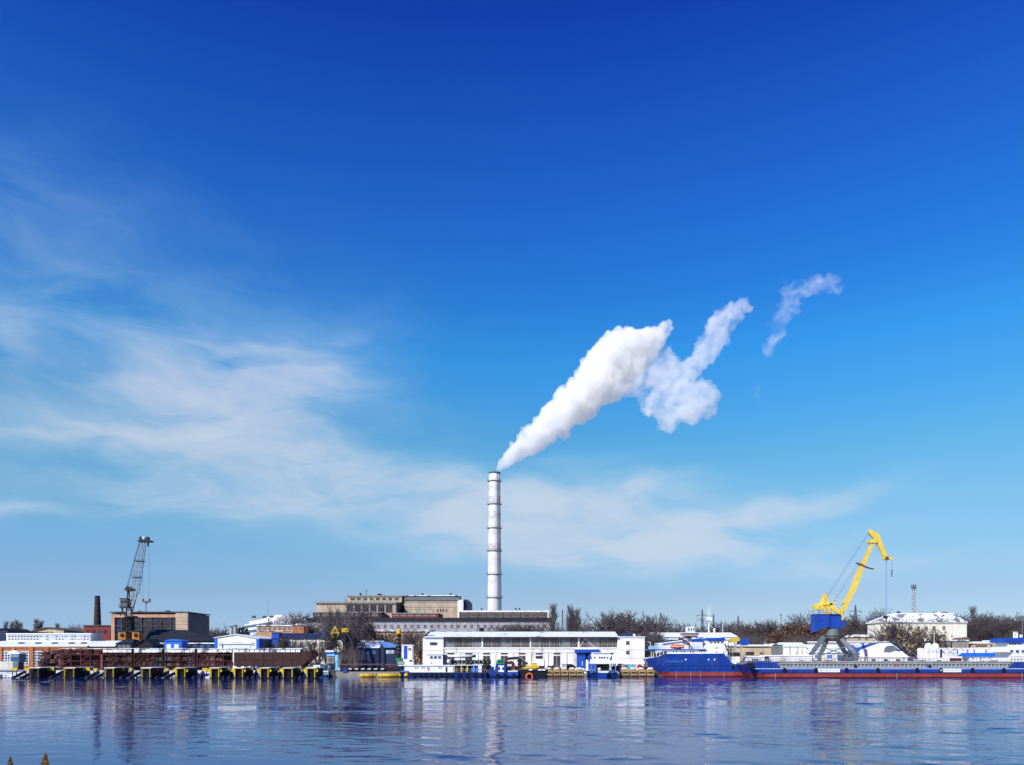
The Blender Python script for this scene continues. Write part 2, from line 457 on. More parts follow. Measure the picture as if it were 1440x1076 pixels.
# ------------------------------------------------------------------ world
def build_world():
    w = bpy.data.worlds.new('World'); SC.world = w; w.use_nodes = True
    w.node_tree.nodes.clear(); t = NT(w.node_tree)
    out = t.n('ShaderNodeOutputWorld'); bg = t.n('ShaderNodeBackground'); t.l(bg.outputs[0], out.inputs[0])
    sky = t.n('ShaderNodeTexSky'); sky.sky_type = 'NISHITA'; sky.sun_disc = False
    sky.sun_elevation = R(SUN_EL); sky.sun_rotation = R(180 + SUN_AZ)
    sky.air_density = 1.0; sky.dust_density = .4; sky.ozone_density = 2.0
    tc = t.n('ShaderNodeTexCoord'); sx = t.n('ShaderNodeSeparateXYZ'); t.l(tc.outputs['Generated'], sx.inputs[0])
    dx, dy, dz = sx.outputs
    # grading of the clear sky by height above the horizon (the phone's deep winter blue)
    tint = t.ramp(t.math('MAXIMUM', dz, 0.0), SKY_TINT)
    col = t.mix(1.0, sky.outputs[0], tint, 'MULTIPLY')
    col = t.mix(1.0, col, (SKY_GAIN,) * 3, 'MULTIPLY')
    lf = t.math('MULTIPLY', t.maprange(dx, -.6, .1, 1, 0), t.maprange(dz, 0, .28, 1, 0))      # clearer, brighter air low on the left
    col = t.mix(lf, col, t.mix(1.0, col, (1.05, 1.24, 1.46), 'MULTIPLY'))
    # thin cirrus veils by azimuth and altitude
    az = t.math('ARCTAN2', dx, dy); al = t.math('ARCSINE', dz)
    cv = t.n('ShaderNodeCombineXYZ'); t.l(az, cv.inputs[0]); t.l(al, cv.inputs[1])
    q = t.n('ShaderNodeVectorMath', operation='ADD'); t.l(cv.outputs[0], q.inputs[0])
    wn = t.n('ShaderNodeTexNoise'); wn.inputs['Scale'].default_value = 5; wn.inputs['Detail'].default_value = 3
    t.l(t.mapping(cv.outputs[0], (1, 2.2, 1)), wn.inputs['Vector'])
    wc = t.n('ShaderNodeVectorMath', operation='MULTIPLY_ADD'); t.l(wn.outputs['Color'], wc.inputs[0])
    wc.inputs[1].default_value = (.15, .085, 0); wc.inputs[2].default_value = (-.075, -.042, 0)
    t.l(wc.outputs[0], q.inputs[1])
    s2 = t.n('ShaderNodeSeparateXYZ'); t.l(q.outputs[0], s2.inputs[0]); u, v = s2.outputs[0], s2.outputs[1]
    tot = None
    for (px, py, rx, ry, amp, tilt) in CLOUDS:
        a = (px - 720) / F; e = math.atan2((YH - py) / F, math.hypot(1, a)); a = math.atan(a)
        du = t.math('SUBTRACT', u, a); dv = t.math('SUBTRACT', v, e)
        dv = t.math('ADD', dv, t.math('MULTIPLY', du, -tilt))
        d2 = t.math('ADD', t.math('POWER', t.math('MULTIPLY', du, F / rx * 1.0), 2.), t.math('POWER', t.math('MULTIPLY', dv, F / ry), 2.))
        gz = t.math('MULTIPLY', t.math('EXPONENT', t.math('MULTIPLY', d2, -1.0)), amp)
        tot = gz if tot is None else t.math('ADD', tot, gz)
    n1 = t.noise(t.mapping(q.outputs[0], (1, 3.2, 1)), 7.5, 5, .52, .5)
    n2 = t.noise(t.mapping(q.outputs[0], (1, 5.5, 1), (3, 1, 0)), 26, 5, .6, .4)
    nn = t.math('ADD', t.math('MULTIPLY', n1, .86), t.math('MULTIPLY', n2, .14))
    fac = t.math('MULTIPLY', tot, t.maprange(nn, .30, .68, .22, 1.15))
    fac = t.math('MULTIPLY', t.math('SUBTRACT', 1.0, t.math('EXPONENT', t.math('MULTIPLY', fac, -1.5))), .88)
    fac = t.math('MULTIPLY', fac, t.maprange(dy, 0, .1))
    col = t.mix(fac, col, t.mix(t.maprange(fac, 0, .6), CLOUD_THIN, CLOUD_COL))
    t.l(col, bg.inputs['Color']); bg.inputs['Strength'].default_value = SKY_STR
    # sun
    L = bpy.data.lights.new('sun', 'SUN'); L.energy = SUN_STR; L.angle = R(.53); L.color = (1.0, .955, .88)
    o = bpy.data.objects.new('sun', L); C.objects.link(o)
    d = Vector((-math.sin(R(SUN_AZ)) * math.cos(R(SUN_EL)), -math.cos(R(SUN_AZ)) * math.cos(R(SUN_EL)), math.sin(R(SUN_EL))))
    o.rotation_euler = (-d).to_track_quat('-Z', 'Y').to_euler(); o.location = (-60, -60, 80)


def build_camera():
    cam = bpy.data.cameras.new('camera'); o = bpy.data.objects.new('camera', cam); C.objects.link(o)
    cam.sensor_width = 36; cam.lens = F / 1440 * 36; cam.shift_y = (YH - 538) / 1440
    cam.clip_start = .1; cam.clip_end = 20000
    o.location = (0, 0, H); o.rotation_euler = (R(90), 0, 0); SC.camera = o
    SC.view_settings.view_transform = 'Standard'; SC.view_settings.look = 'None'
    SC.view_settings.exposure = 0; SC.view_settings.gamma = 1
    cy = SC.cycles
    cy.max_bounces = 24; cy.diffuse_bounces = 3; cy.glossy_bounces = 3; cy.transmission_bounces = 4; cy.transparent_max_bounces = 8
    cy.volume_bounces = 24; cy.volume_step_rate = 1.0; cy.volume_max_steps = 256
    cy.use_denoising = True; cy.use_adaptive_sampling = False
    SC.render.filter_size = .9


# ------------------------------------------------------------------ trees
def tree_mesh(seed, kind):
    """bare winter tree of unit height 10: (trunk+limbs, crown of twigs)"""
    rg = random.Random(seed); tr, cr = MB(), MB()
    def rv(s): return Vector((rg.gauss(0, s), rg.gauss(0, s), rg.gauss(0, s)))
    def leaf(c):
        a = rv(1).normalized() * .16; b2 = a.cross(rv(1)).normalized() * .13
        cr.add([c - a, c + b2, c + a, c - b2], [(0, 1, 2, 3)], 1)
    def grow(p, d, L, r, lev):
        seg = 3 if lev < 2 else 2
        for i in range(seg):
            if kind == 'poplar':
                d = (d + rv(.10) + Vector((0, 0, .12))).normalized()
            else:
                d = (d + rv(.16) + Vector((0, 0, .05 if lev < 3 else -.03))).normalized()
            q = p + d * L / seg; r2 = r * (.86 if lev < 4 else .6)
            (tr if lev < 2 else cr).tube(p, q, r, r2, n=5 if lev < 2 else 3)
            p, r = q, r2
            if lev < LV and i < seg - 1 or lev == 0:
                for _ in range(rg.choice(SIDE[lev])):
                    side(p, d, L, r, lev)
        if lev < LV:
            for _ in range(FORK[lev]): side(p, d, L, r, lev, .75)
        elif 'leaf' in kind:
            for _ in range(LEAF):
                if rg.random() < LP: leaf(p + rv(.35))
    def side(p, d, L, r, lev, sp=1.0):
        a = d.cross(rv(1)).normalized()
        ang = rg.uniform(*((.15, .4) if kind == 'poplar' else (.35, .9))) * sp
        nd = (d * math.cos(ang) + a * math.sin(ang)).normalized()
        grow(p, nd, L * rg.uniform(.55, .8), max(r * .62, TW), lev + 1)
    if kind == 'poplar':
        LV, SIDE, FORK, LEAF, TW = 4, [(7, 8), (3, 4), (3, 4), (1, 2), (0,)], [2, 2, 2, 2, 0], 0, .018
        p = Vector((0, 0, 0)); d = Vector((0, 0, 1)); r = .16
        for i in range(12):
            q = p + Vector((rg.gauss(0, .04), rg.gauss(0, .04), .8)); tr.tube(p, q, r, r * .88, n=5); p = q; r *= .88
            if i > 0:
                for _ in range(6):
                    a = rg.uniform(0, 6.28); k = 1 - i / 14
                    dd = Vector((math.cos(a) * .42, math.sin(a) * .42, 1)).normalized()
                    grow(p, dd, 1.5 * k + .5, .05, 2)
    else:
        LV = 4 if 'sparse' in kind else 5; SIDE = [(2, 3), (1, 2), (1, 2), (1, 2), (1, 2), (0,)]; FORK = [3, 2, 2, 2, 2, 0]; LEAF = 2 if 'leaf' in kind else 0; TW = .034 if LV == 4 else .023; LP = .16 if 'few' in kind else .75
        grow(Vector((0, 0, 0)), Vector((rg.gauss(0, .05), rg.gauss(0, .05), 1)).normalized(), 2.6, .24, 0)
    zs = sorted(v[2] for v in cr.v); k = 10 / zs[int(len(zs) * .997)]
    for mb in (tr, cr): mb.v = [(x * k, y * k, z * k) for x, y, z in mb.v]
    return tr, cr


TREES = {}


def tree_proto(key, seed, kind, mt, mc):
    tr, cr = tree_mesh(seed, kind)
    res = []
    for nm, mb, mm in (('trunk', tr, [mt]), ('crown', cr, mc)):
        me = bpy.data.meshes.new(nm); me.from_pydata(mb.v, [], mb.f)
        for k in mm: me.materials.append(MT[k])
        me.polygons.foreach_set('material_index', mb.m); me.polygons.foreach_set('use_smooth', [True] * len(me.polygons))
        res.append(me)
    TREES[key] = res


def tree(key, px, ytop, D, label, name='bare_tree', cat='tree', group=None, wide=1.0, z=G, rot=None):
    h = (Z(ytop, D) - z) / 10
    o = thing(name, label, cat, at(px, D, z), group)
    o.scale = (h * wide, h * wide, h); o.rotation_euler.z = random.uniform(0, 6.28) if rot is None else rot
    for nm, me in zip(('trunk', 'crown'), TREES[key]):
        c = bpy.data.objects.new(nm, me); C.objects.link(c); c.parent = o
    return o


ORD = ['first', 'second', 'third', 'fourth', 'fifth', 'sixth', 'seventh', 'eighth', 'ninth', 'tenth', 'eleventh', 'twelfth',
       'thirteenth', 'fourteenth', 'fifteenth', 'sixteenth', 'seventeenth', 'eighteenth', 'nineteenth', 'twentieth']


def tree_row(spec, label, group, name='bare_tree', cat='tree'):
    """spec: (px, ytop, D, key, wide); the label gets the tree's place in its row from the left"""
    for i, (px, yt, D, key, wd) in enumerate(sorted(spec)):
        tree(key, px, yt, D, f'{ORD[i] if i < 20 else "far"} {label}', name, cat, group, wd)
BUILDERS = []
# ------------------------------------------------------------------ left bank: works, sheds, slipways
def hall_left():
    D = 262
    # orange brick hall with a snow roof and white clerestory
    b = thing('brick_hall', 'orange brick hall with snow roof and tall white-barred windows at the left edge', 'factory hall', at(60, D))
    m = MB(); m.bx(-40, 123, 909.5, None, D, 16); m.build('wall', 'brick_orange', b)
    m = MB()
    for x in (0, 18, 44, 66, 84, 104): m.bx(x - 2.4, x + 2.4, 910, None, D - .45, .45)
    m.bx(-40, 123, 909.2, 912, D - .3, .3); m.build('pier', 'brick_orange', b)
    for x0, x1 in ((-12, -4), (3, 15), (21, 41), (47, 63), (69, 81), (87, 101)):
        window(b, x0, x1, 916, 936, D, nx=max(3, int((x1 - x0) / 4.2)), nz=5, fm='white_paint', gm='glass_blue', t=.22)
    roof = MB(); roof.prismx([(D - .6, Z(909.3, D)), (D - .6, Z(908.2, D)), (D + 16, Z(901.5, D + 16)), (D + 16.6, Z(901.5, D + 16) - .3)], X(-40, D), X(124, D))
    rf = roof.build('roof', 'snow', b)
    for px in (28, 52, 75, 99, 116):
        v = MB(); yy = D + 6
        v.prism([(X(px - 4, yy), Z(905.8, yy) - .5), (X(px - 2, yy), Z(903.3, yy)), (X(px + 2, yy), Z(903.3, yy)), (X(px + 4, yy), Z(905.8, yy) - .5)], yy, yy + 2)
        v.build('roof_vent', 'dark_steel', rf)
    DC = D + 15
    m = MB(); m.bx(9, 127, 892, 908, DC, 8); cl = m.build('clerestory', 'white_wall', b)
    m = MB(); m.bx(8, 128, 890.6, 892, DC - .5, 9); m.build('clerestory_roof', 'snow', b)
    for i in range(26):
        x = 11.5 + i * 4.42
        window(cl, x, x + 3.6, 893.8, 896.8, DC, nx=1, nz=1, fm='white_paint', gm='glass_pale' if i > 9 and i % 3 else 'glass', t=.12)
        window(cl, x, x + 3.6, 897.6, 900.4, DC, nx=1, nz=1, fm='white_paint', gm='glass_pale' if i > 9 and i % 4 else 'glass', t=.12)
    # lower orange annex to its right
    b = thing('brick_annex', 'low orange brick annex with snow roof beside the dark gabled sheds', 'building', at(142, D))
    m = MB(); m.bx(124.5, 160, 909, None, D + 1, 10); m.build('wall', 'brick_orange', b)
    m = MB(); m.prismx([(D + .3, Z(909.2, D)), (D + .3, Z(908, D)), (D + 12, Z(901, D + 12)), (D + 12, Z(902, D + 12))], X(124.2, D), X(161, D)); m.build('roof', 'snow', b)
    # teal cabin and cream container in front
    c = thing('deck_cabin', 'small teal cabin with round snow-topped roof before the brick hall windows', 'cabin', at(21, 252))
    m = MB(); m.bx(15, 27, 919.5, 931, 252, 3.5); m.build('cabin_body', 'teal', c)
    m = MB(); m.ball(P(21, 918.6, 253.7), (1.9, 1.6, .95), 12); m.bx(14.3, 27.7, 917.6, 919.5, 251.8, 3.8); m.build('roof', 'snow', c, smooth=False)
    window(c, 16, 26, 920.8, 923.5, 252, nx=3, nz=1, fm='white_paint', gm='glass_blue', t=.08)
    m = MB(); m.bx(16, 26, 931, None, 252.4, 2.8); m.build('stand', 'dark_steel', c)
    c = thing('cargo_container', 'cream container lying on the bank at the far left edge', 'container', at(2, 240))
    m = MB(); m.bx(-22, 18, 931.3, 941, 240, 2.6)
    for i in range(22): m.bx(-21.4 + i * 1.8, -20.7 + i * 1.8, 931.8, 940.5, 239.92, .08)
    m.build('container_body', 'cream', c)
    m = MB(); m.bx(-22.4, 18.4, 930.6, 931.3, 239.9, 2.9); m.build('roof', 'snow', c)


def back_left():
    D = 300
    b = thing('dark_shed', 'dark gabled shed at the left edge above the snowy clerestory', 'shed', at(-2, D))
    m = MB(); m.pprism([(-30, 935), (-30, 890), (4, 884), (11, 888), (11, 935)], D, 14); m.build('wall', 'navy', b)
    m = MB(); m.pprism([(-31, 889.6), (4, 883.4), (12, 887.6), (12, 888.6), (4, 884.4), (-31, 890.6)], D - .5, 15); m.build('roof', 'roof_dark', b)
    D = 325
    b = thing('flat_shed', 'low dark flat-roofed shed beyond the white clerestory', 'shed', at(28, D))
    m = MB(); m.bx(12, 42, 889.8, None, D, 12); m.build('wall', 'roof_dark', b)
    m = MB(); m.bx(11, 43, 888.3, 889.8, D - .5, 13); m.bx(18, 32, 886.9, 888.3, D + 2, 5); m.build('roof', 'concrete_dark', b)
    D = 340
    b = thing('beige_hall', 'beige gabled hall with dark roof edge behind the white clerestory', 'factory hall', at(85, D))
    m = MB(); m.pprism([(45, 940), (45, 887.4), (66, 883), (90, 886), (90, 940)], D, 22); m.build('wall', 'beige', b)
    m = MB(); m.pprism([(90.1, 940), (90.1, 886.2), (129, 890.2), (129, 940)], D + .3, 21); m.build('side_wing', 'roof_navy', b)
    m = MB(); m.pprism([(43, 887.2), (66, 882), (130, 889.2), (130, 890.2), (66, 883.2), (43, 888.4)], D - .6, 23.5); m.build('roof', 'concrete_dark', b)
    for x in (53, 61, 70): window(b, x, x + 5, 889, 893, D, gm='glass', fm='frame_pale')
    D = 335
    b = thing('red_boiler_house', 'dark red flat-topped boiler house at the foot of the brick stack', 'boiler house', at(136, D))
    m = MB(); m.bx(117.5, 155, 880.5, None, D, 12); m.build('wall', 'brick_red', b)
    m = MB(); m.bx(117, 155.6, 879, 880.5, D - .4, 12.8); m.build('roof', 'concrete_dark', b)
    for x in (122, 130, 138, 146): window(b, x, x + 4, 886, 891, D, gm='glass', fm='frame_dark')
    c = thing('brick_stack', 'slim dark brick chimney stack rising behind the red boiler house', 'chimney', at(137, D + 14))
    m = MB(); DD = D + 14; x = X(137, DD); m.lathe(x, DD, [(1.75, G), (1.55, Z(879, DD)), (1.05, Z(838, DD))], 18); sh = m.build('shaft', 'brick_dark', c)
    m = MB()
    for yy in (839.0, 849, 858, 867, 875):
        r = 1.1 + (yy - 838) / 41 * .5 + .06; m.lathe(x, DD, [(r, Z(yy + .7, DD)), (r, Z(yy, DD))], 18)
    m.build('iron_band', 'dark_steel', c)
    # framed concrete factory
    D = 330
    b = thing('frame_factory', 'tall brown concrete-framed factory with dark glazing behind the grey crane', 'factory', at(200, D))
    x0, x1, xe = 156, 247, 264; Db = 353.5
    ya = 862.5
    m = MB(); m.plan([(X(x0, D), D + .4), (X(xe, D), D + .4), (X(294.4, Db), Db), (X(x0, D), Db)], G, Z(ya, D)); m.build('wall', 'navy', b)  # navy puts the shade of the right-hand side into the wall colour
    m = MB(); m.bx(x0, x1, 864, 868.5, D - .3, .7); m.bx(x0, x0 + 5, 868.5, None, D - .3, .7)
    m.build('frame', 'concrete_pink', b)
    m = MB()
    for x in frange(171, 240, 6): m.bx(x - .5, x + .5, 868.5, None, D - .1, .5)
    for y in (880, 893): m.bx(x0 + 5, x1, y, y + 1.1, D - .05, .45)
    m.build('mullion_frame', 'concrete_dark', b)
    m = MB(); m.bx(x1, xe, 861.6, None, D - .4, .8)
    m.build('end_bay', 'concrete_pale', b)
    m = MB()
    for y in (868, 873, 878, 883, 888): m.bx(x1, xe, y, y + .5, D - .5, .1)
    m.build('string_course', 'concrete_pink', b)
    m = MB(); m.plan([(X(x0, D) - .4, D - .7), (X(xe, D) + .3, D - .7), (X(294.6, Db) + .3, Db + .4), (X(x0, D), Db)], Z(861.6, D), Z(860.2, D)); m.build('roof', 'concrete_dark', b)
    m = MB(); Da = D + .05
    for k, x in enumerate(frange(171, 233, 5)):
        for y0, y1 in ((869, 879.5), (881.5, 892.5), (894.4, 904)):
            window(b, x + .8 - 14.0 * 0, x + 14.6, y0, y1, D + .42, nx=6, nz=3, fm='frame_dark', gm='glass_brown' if (k + int(y0)) % 3 else 'glass', t=.07)
    m = MB(); m.bx(232, 236, 858.5, 860.2, D + 5, 3); m.bx(193, 196, 859, 860.2, D + 7, 3); m.build('roof_hatch', 'concrete_dark', b)
    # big dark roofed hall in front of it
    D = 285
    b = thing('dark_hall', 'wide dark-roofed hall with a navy wall between grey crane and white boat hall', 'factory hall', at(252, D))
    m = MB(); m.bx(206, 300, 901, None, D, 22); m.build('wall', 'navy', b)
    m = MB(); yr = D + 11
    for k in range(1): m.loftp([(X(204, D), D - .6, Z(901.5, D)), (X(212, yr), yr, Z(885, yr)), (X(204, D), D + 22.6, Z(901.5, D))],
                               [(X(302, D), D - .6, Z(901.5, D)), (X(262, yr), yr, Z(886, yr)), (X(302, D), D + 22.6, Z(901.5, D))])
    m.build('roof', 'roof_dark', b)
    D = 264
    b = thing('navy_store', 'long low navy store with a thin snow edge on its roof', 'store', at(258, D))
    m = MB(); m.bx(214, 302, 905.5, None, D, 8); m.build('wall', 'navy', b)
    m = MB(); m.bx(213, 303, 903.8, 905.5, D - .4, 8.8); m.build('roof', 'snow_thin', b)
    for x in (217, 262, 272, 282, 291): window(b, x, x + 5, 907.2, 910.5, D, gm='glass_blue', fm='blue_pale')
    # bright blue kiosk
    D = 256
    b = thing('blue_kiosk', 'bright blue kiosk with two white shuttered windows', 'kiosk', at(243, D))
    m = MB(); m.bx(230.5, 255.5, 901.4, None, D, 5); w = m.build('wall', 'blue_bright', b)
    m = MB(); m.pprism([(229.6, 901.4), (236, 899.6), (243, 898.8), (250, 899.6), (256.4, 901.4)], D - .3, 5.6); m.build('roof', 'blue_bright', b)
    for x0 in (234, 245): window(b, x0, x0 + 6.5, 906, 913, D, nx=1, nz=4, fm='white_paint', gm='white_clean', t=.12)
    # two dark gabled sheds under the crane
    D = 256.5
    b = thing('gabled_shed', 'dark hip-roofed shed with small windows under the grey crane', 'shed', at(174, D))
    m = MB(); m.bx(163, 186, 905, None, D, 8); m.build('wall', 'dark_steel', b)
    yr = D + 3.5
    m = MB(); m.loftp([(X(161.5, D), D - .4, Z(905.3, D)), (X(187.5, D), D - .4, Z(905.3, D)), (X(187.5, D), D + 8.4, Z(905.3, D)), (X(161.5, D), D + 8.4, Z(905.3, D))],
                      [(X(171, D), D + 3, Z(899, yr)), (X(183, D), D + 3, Z(899, yr)), (X(183, D), D + 4, Z(899, yr)), (X(171, D), D + 4, Z(899, yr))]); m.build('roof', 'roof_dark', b)
    for x in (166, 172, 178): window(b, x, x + 4.5, 907, 911, D, gm='glass_blue', fm='pale_steel')
    b = thing('gabled_shed', 'black shed with plain pointed gable left of the bright blue kiosk', 'shed', at(201, D))
    m = MB(); m.pprism([(189, 940), (189, 907.5), (202, 899.2), (214.5, 908), (214.5, 940)], D, 9); m.build('wall', 'black', b)
    m = MB(); m.pprism([(187.6, 907.6), (202, 898), (216, 908.2), (216, 909.4), (202, 899.4), (187.6, 908.8)], D - .5, 10); m.build('roof', 'roof_dark', b)
    # snow heap between them
    m = MB(); m.ball((X(189, 255), 256, Z(906, 255)), (1.2, .8, .8), 8)
    # white boat hall
    D = 262
    b = thing('boat_hall', 'white gabled boat hall with blue corner trims and a big roller door', 'boat hall', at(341, D))
    pk = (332, 892.6)
    Db = 291
    A = [(305, 940), (305, 897.6), pk, (360.5, 898.6), (360.5, 940)]
    m = MB(); m.loftp([(X(a, D), D, Z(c_, D)) for a, c_ in A], [(X(a, D), Db, Z(c_, D)) for a, c_ in A]); m.build('wall', 'white_clean', b)
    for a0, a1, ya_ in ((301.5, 305.4, 897.6), (360.3, 364.3, 898.4)): m = MB(); m.bx(a0, a1, ya_, None, D - .15, 2); m.build('corner_trim', 'blue_bright', b)
    m = MB(); m.loftp([(X(a, D), D - .4, Z(c_, D)) for a, c_ in ((300.8, 897.6), pk, (365, 898.6), (365, 897.6), (332, 891.6), (300.8, 896.6))],
                      [(X(a, D), Db + .4, Z(c_, D)) for a, c_ in ((300.8, 897.6), pk, (365, 898.6), (365, 897.6), (332, 891.6), (300.8, 896.6))]); m.build('roof', 'white_clean', b)
    m = MB(); m.box(X(362.4, D), X(364.0, D), D + 2, Db, G, Z(898.6, D)); m.build('side_panel', 'grey_steel', b)
    m = MB()
    for y in (D + 2.1, D + 15, D + 26): m.box(X(364.0, D), X(364.25, D), y, y + 1.6, G, Z(899, D))
    m.build('side_post', 'blue', b)
    m = MB(); m.bx(313.5, 352, 906.8, None, D - .12, .12); dr = m.build('roller_door', 'white_paint', b)
    m = MB(); m.bx(312.5, 352.6, 906, 906.8, D - .25, .25); m.bx(312.5, 313.4, 906.8, None, D - .25, .25); m.build('door_frame', 'dark_steel', dr)
    m = MB(); m.bx(325, 341, 903.4, 904.2, D - .06, .06); m.build('name_strip', 'marks', b)
    for x in (307.5, 353.5): window(b, x, x + 4.6, 903.6, 907.6, D, gm='glass_pale', fm='white_paint')
    # two pale flues and ducts behind
    D = 305
    for i, (px, yt) in enumerate(((325.5, 882), (331, 880.5))):
        c = thing('steel_flue', ('left' if i == 0 else 'right') + ' of two pale steel flues behind the white boat hall', 'flue', at(px, D), 'pale flues behind the boat hall')
        m = MB(); m.lathe(X(px, D), D, [(.75, G), (.75, Z(yt, D))], 14); m.build('pipe', 'pale_steel', c)
        m = MB(); m.lathe(X(px, D), D, [(.85, Z(yt, D)), (.85, Z(yt - .8, D)), (.3, Z(yt - 1.4, D))], 14); m.build('cowl', 'dark_steel', c)
    c = thing('duct_unit', 'dark bent ventilation ducts right of the pale flues', 'duct', at(341, D))
    m = MB()
    for px, yt in ((336, 884), (341, 883), (345.5, 885.5)):
        m.tube(P(px, 905, D), P(px, yt, D), .55, n=8); m.tube(P(px, yt, D), P(px + 3, yt + .4, D), .55, n=8)
    m.build('duct', 'dark_steel', c)
    m = MB(); m.bx(334, 348, 889, None, D + .6, 3); m.build('housing', 'navy', c)
    # white stepped office far back
    b = thing('stepped_office', 'white stepped office block with long ribbon windows on the rise', 'office block', at(368, 400))
    A_, B_ = (385, 380), (344, 437)
    def fac(px0, px1, y0, y1, off, dep, mat_, nm, par=b):   # slab on the slanted facade, pixel heights taken at its near corner
        m = MB(); d = Vector((X(B_[0], B_[1]) - X(A_[0], A_[1]), B_[1] - A_[1], 0)); n = Vector((d.y, -d.x, 0)).normalized()
        if n.y > 0: n = -n
        a0 = Vector((X(A_[0], A_[1]), A_[1], 0)); p0 = a0 + d * px0 + n * off; p1 = a0 + d * px1 + n * off; q = -n * dep
        m.plan([p0.xy, p1.xy, (p1 + q).xy, (p0 + q).xy], Z(y1, A_[1]), Z(y0, A_[1])); return m.build(nm, mat_, par)
    fac(0, 1, 872, 928, 0, 16, 'white_wall', 'wall'); fac(0, .93, 867.5, 872, -1.5, 14, 'white_wall', 'parapet')
    fac(.0, .55, 864.2, 867.5, -4, 8, 'white_wall', 'penthouse')
    fac(.03, .99, 874.2, 878.2, .12, .3, 'glass_blue', 'ribbon_window'); fac(.05, .99, 882, 886.2, .12, .3, 'glass_blue', 'ribbon_window'); fac(.05, .99, 890, 894, .12, .3, 'glass_blue', 'ribbon_window')
    m = MB(); m.box(X(386, 383), X(399, 383), 384, 396, G, Z(864.8, 383)); m.build('stair_tower', 'white_wall', b)
    for px in (356, 371, 381):
        k = MB(); k.bx(px - 2, px + 2, 866, 869, 392, 2); k.build('roof_box', 'concrete_dark', b)
    c = tag((lambda m: m.build('roof_mast', 'pylon'))(MB().tube(P(377, 866, 392), P(377, 843, 392), .09, .04, 5)), 'hair-thin mast on the white stepped office roof', 'mast')
    # brown masonry block in front of the office
    D = 330
    b = thing('brick_block', 'brown brick block with ornate snowy cornice below the stepped office', 'building', at(395, D))
    m = MB(); m.bx(361, 426, 880.5, None, D, 12); m.build('wall', 'ochre', b)
    m = MB(); m.bx(360, 427, 879, 880.5, D - .5, 13); m.bx(360.5, 426, 887, 888, D - .3, .4); m.build('cornice', 'snow_thin', b)
    windows(b, [365, 372, 379, 386, 393, 400, 407, 414, 421], 3.6, 882.2, 886, D, gm='glass', fm='frame_pale')
    b = thing('orange_gable_house', 'small orange brick house behind the blue-roofed building', 'house', at(418, D - 8))
    m = MB(); m.bx(411, 427, 879.5, None, D - 10, 8); m.build('wall', 'brick_orange', b)
    m = MB(); m.pprism([(410, 879.5), (419, 876.5), (428, 879.5)], D - 10.5, 9); m.build('roof', 'snow_thin', b)
    for x in (414, 420): window(b, x, x + 3.4, 881.5, 885.5, D - 10, gm='glass')
    # long blue-roofed building
    D = 275
    b = thing('blue_roof_building', 'long pale plaster building with dark blue roof behind the bare trees', 'building', at(430, D))
    m = MB(); m.bx(382, 482, 898, None, D, 11); m.build('wall', 'cream', b)
    yr = D + 5.5
    m = MB(); m.prismx([(D - .6, Z(898.4, D)), (yr, Z(890.5, yr)), (D + 11.6, Z(898.4, D))], X(381, D), X(483, D)); m.build('roof', 'roof_navy', b)
    xs = [387, 396, 405, 414.5, 424, 433, 443, 452, 461, 470, 477]
    windows(b, xs, 4.6, 902, 909.5, D, gm='glass', fm='white_paint'); windows(b, xs, 4.6, 917, 925, D, gm='glass', fm='white_paint')
    m = MB()
    for x in (391.5, 409.7, 428.5, 447.6, 465.6): m.bx(x - .9, x + .9, 898.4, None, D - .25, .25)
    m.build('pilaster', 'cream', b)
    b = thing('blue_hut', 'small square blue hut on the roof edge left of the blue-roofed building', 'hut', at(386, D - 3))
    m = MB(); m.bx(382, 392, 890.4, 898, D - 4, 3.6); m.bx(383, 391, 898, None, D - 3.6, 2.8); m.build('wall', 'blue', b)
    m = MB(); m.bx(381.6, 392.4, 889.4, 890.4, D - 4.2, 4); m.build('roof', 'roof_navy', b)


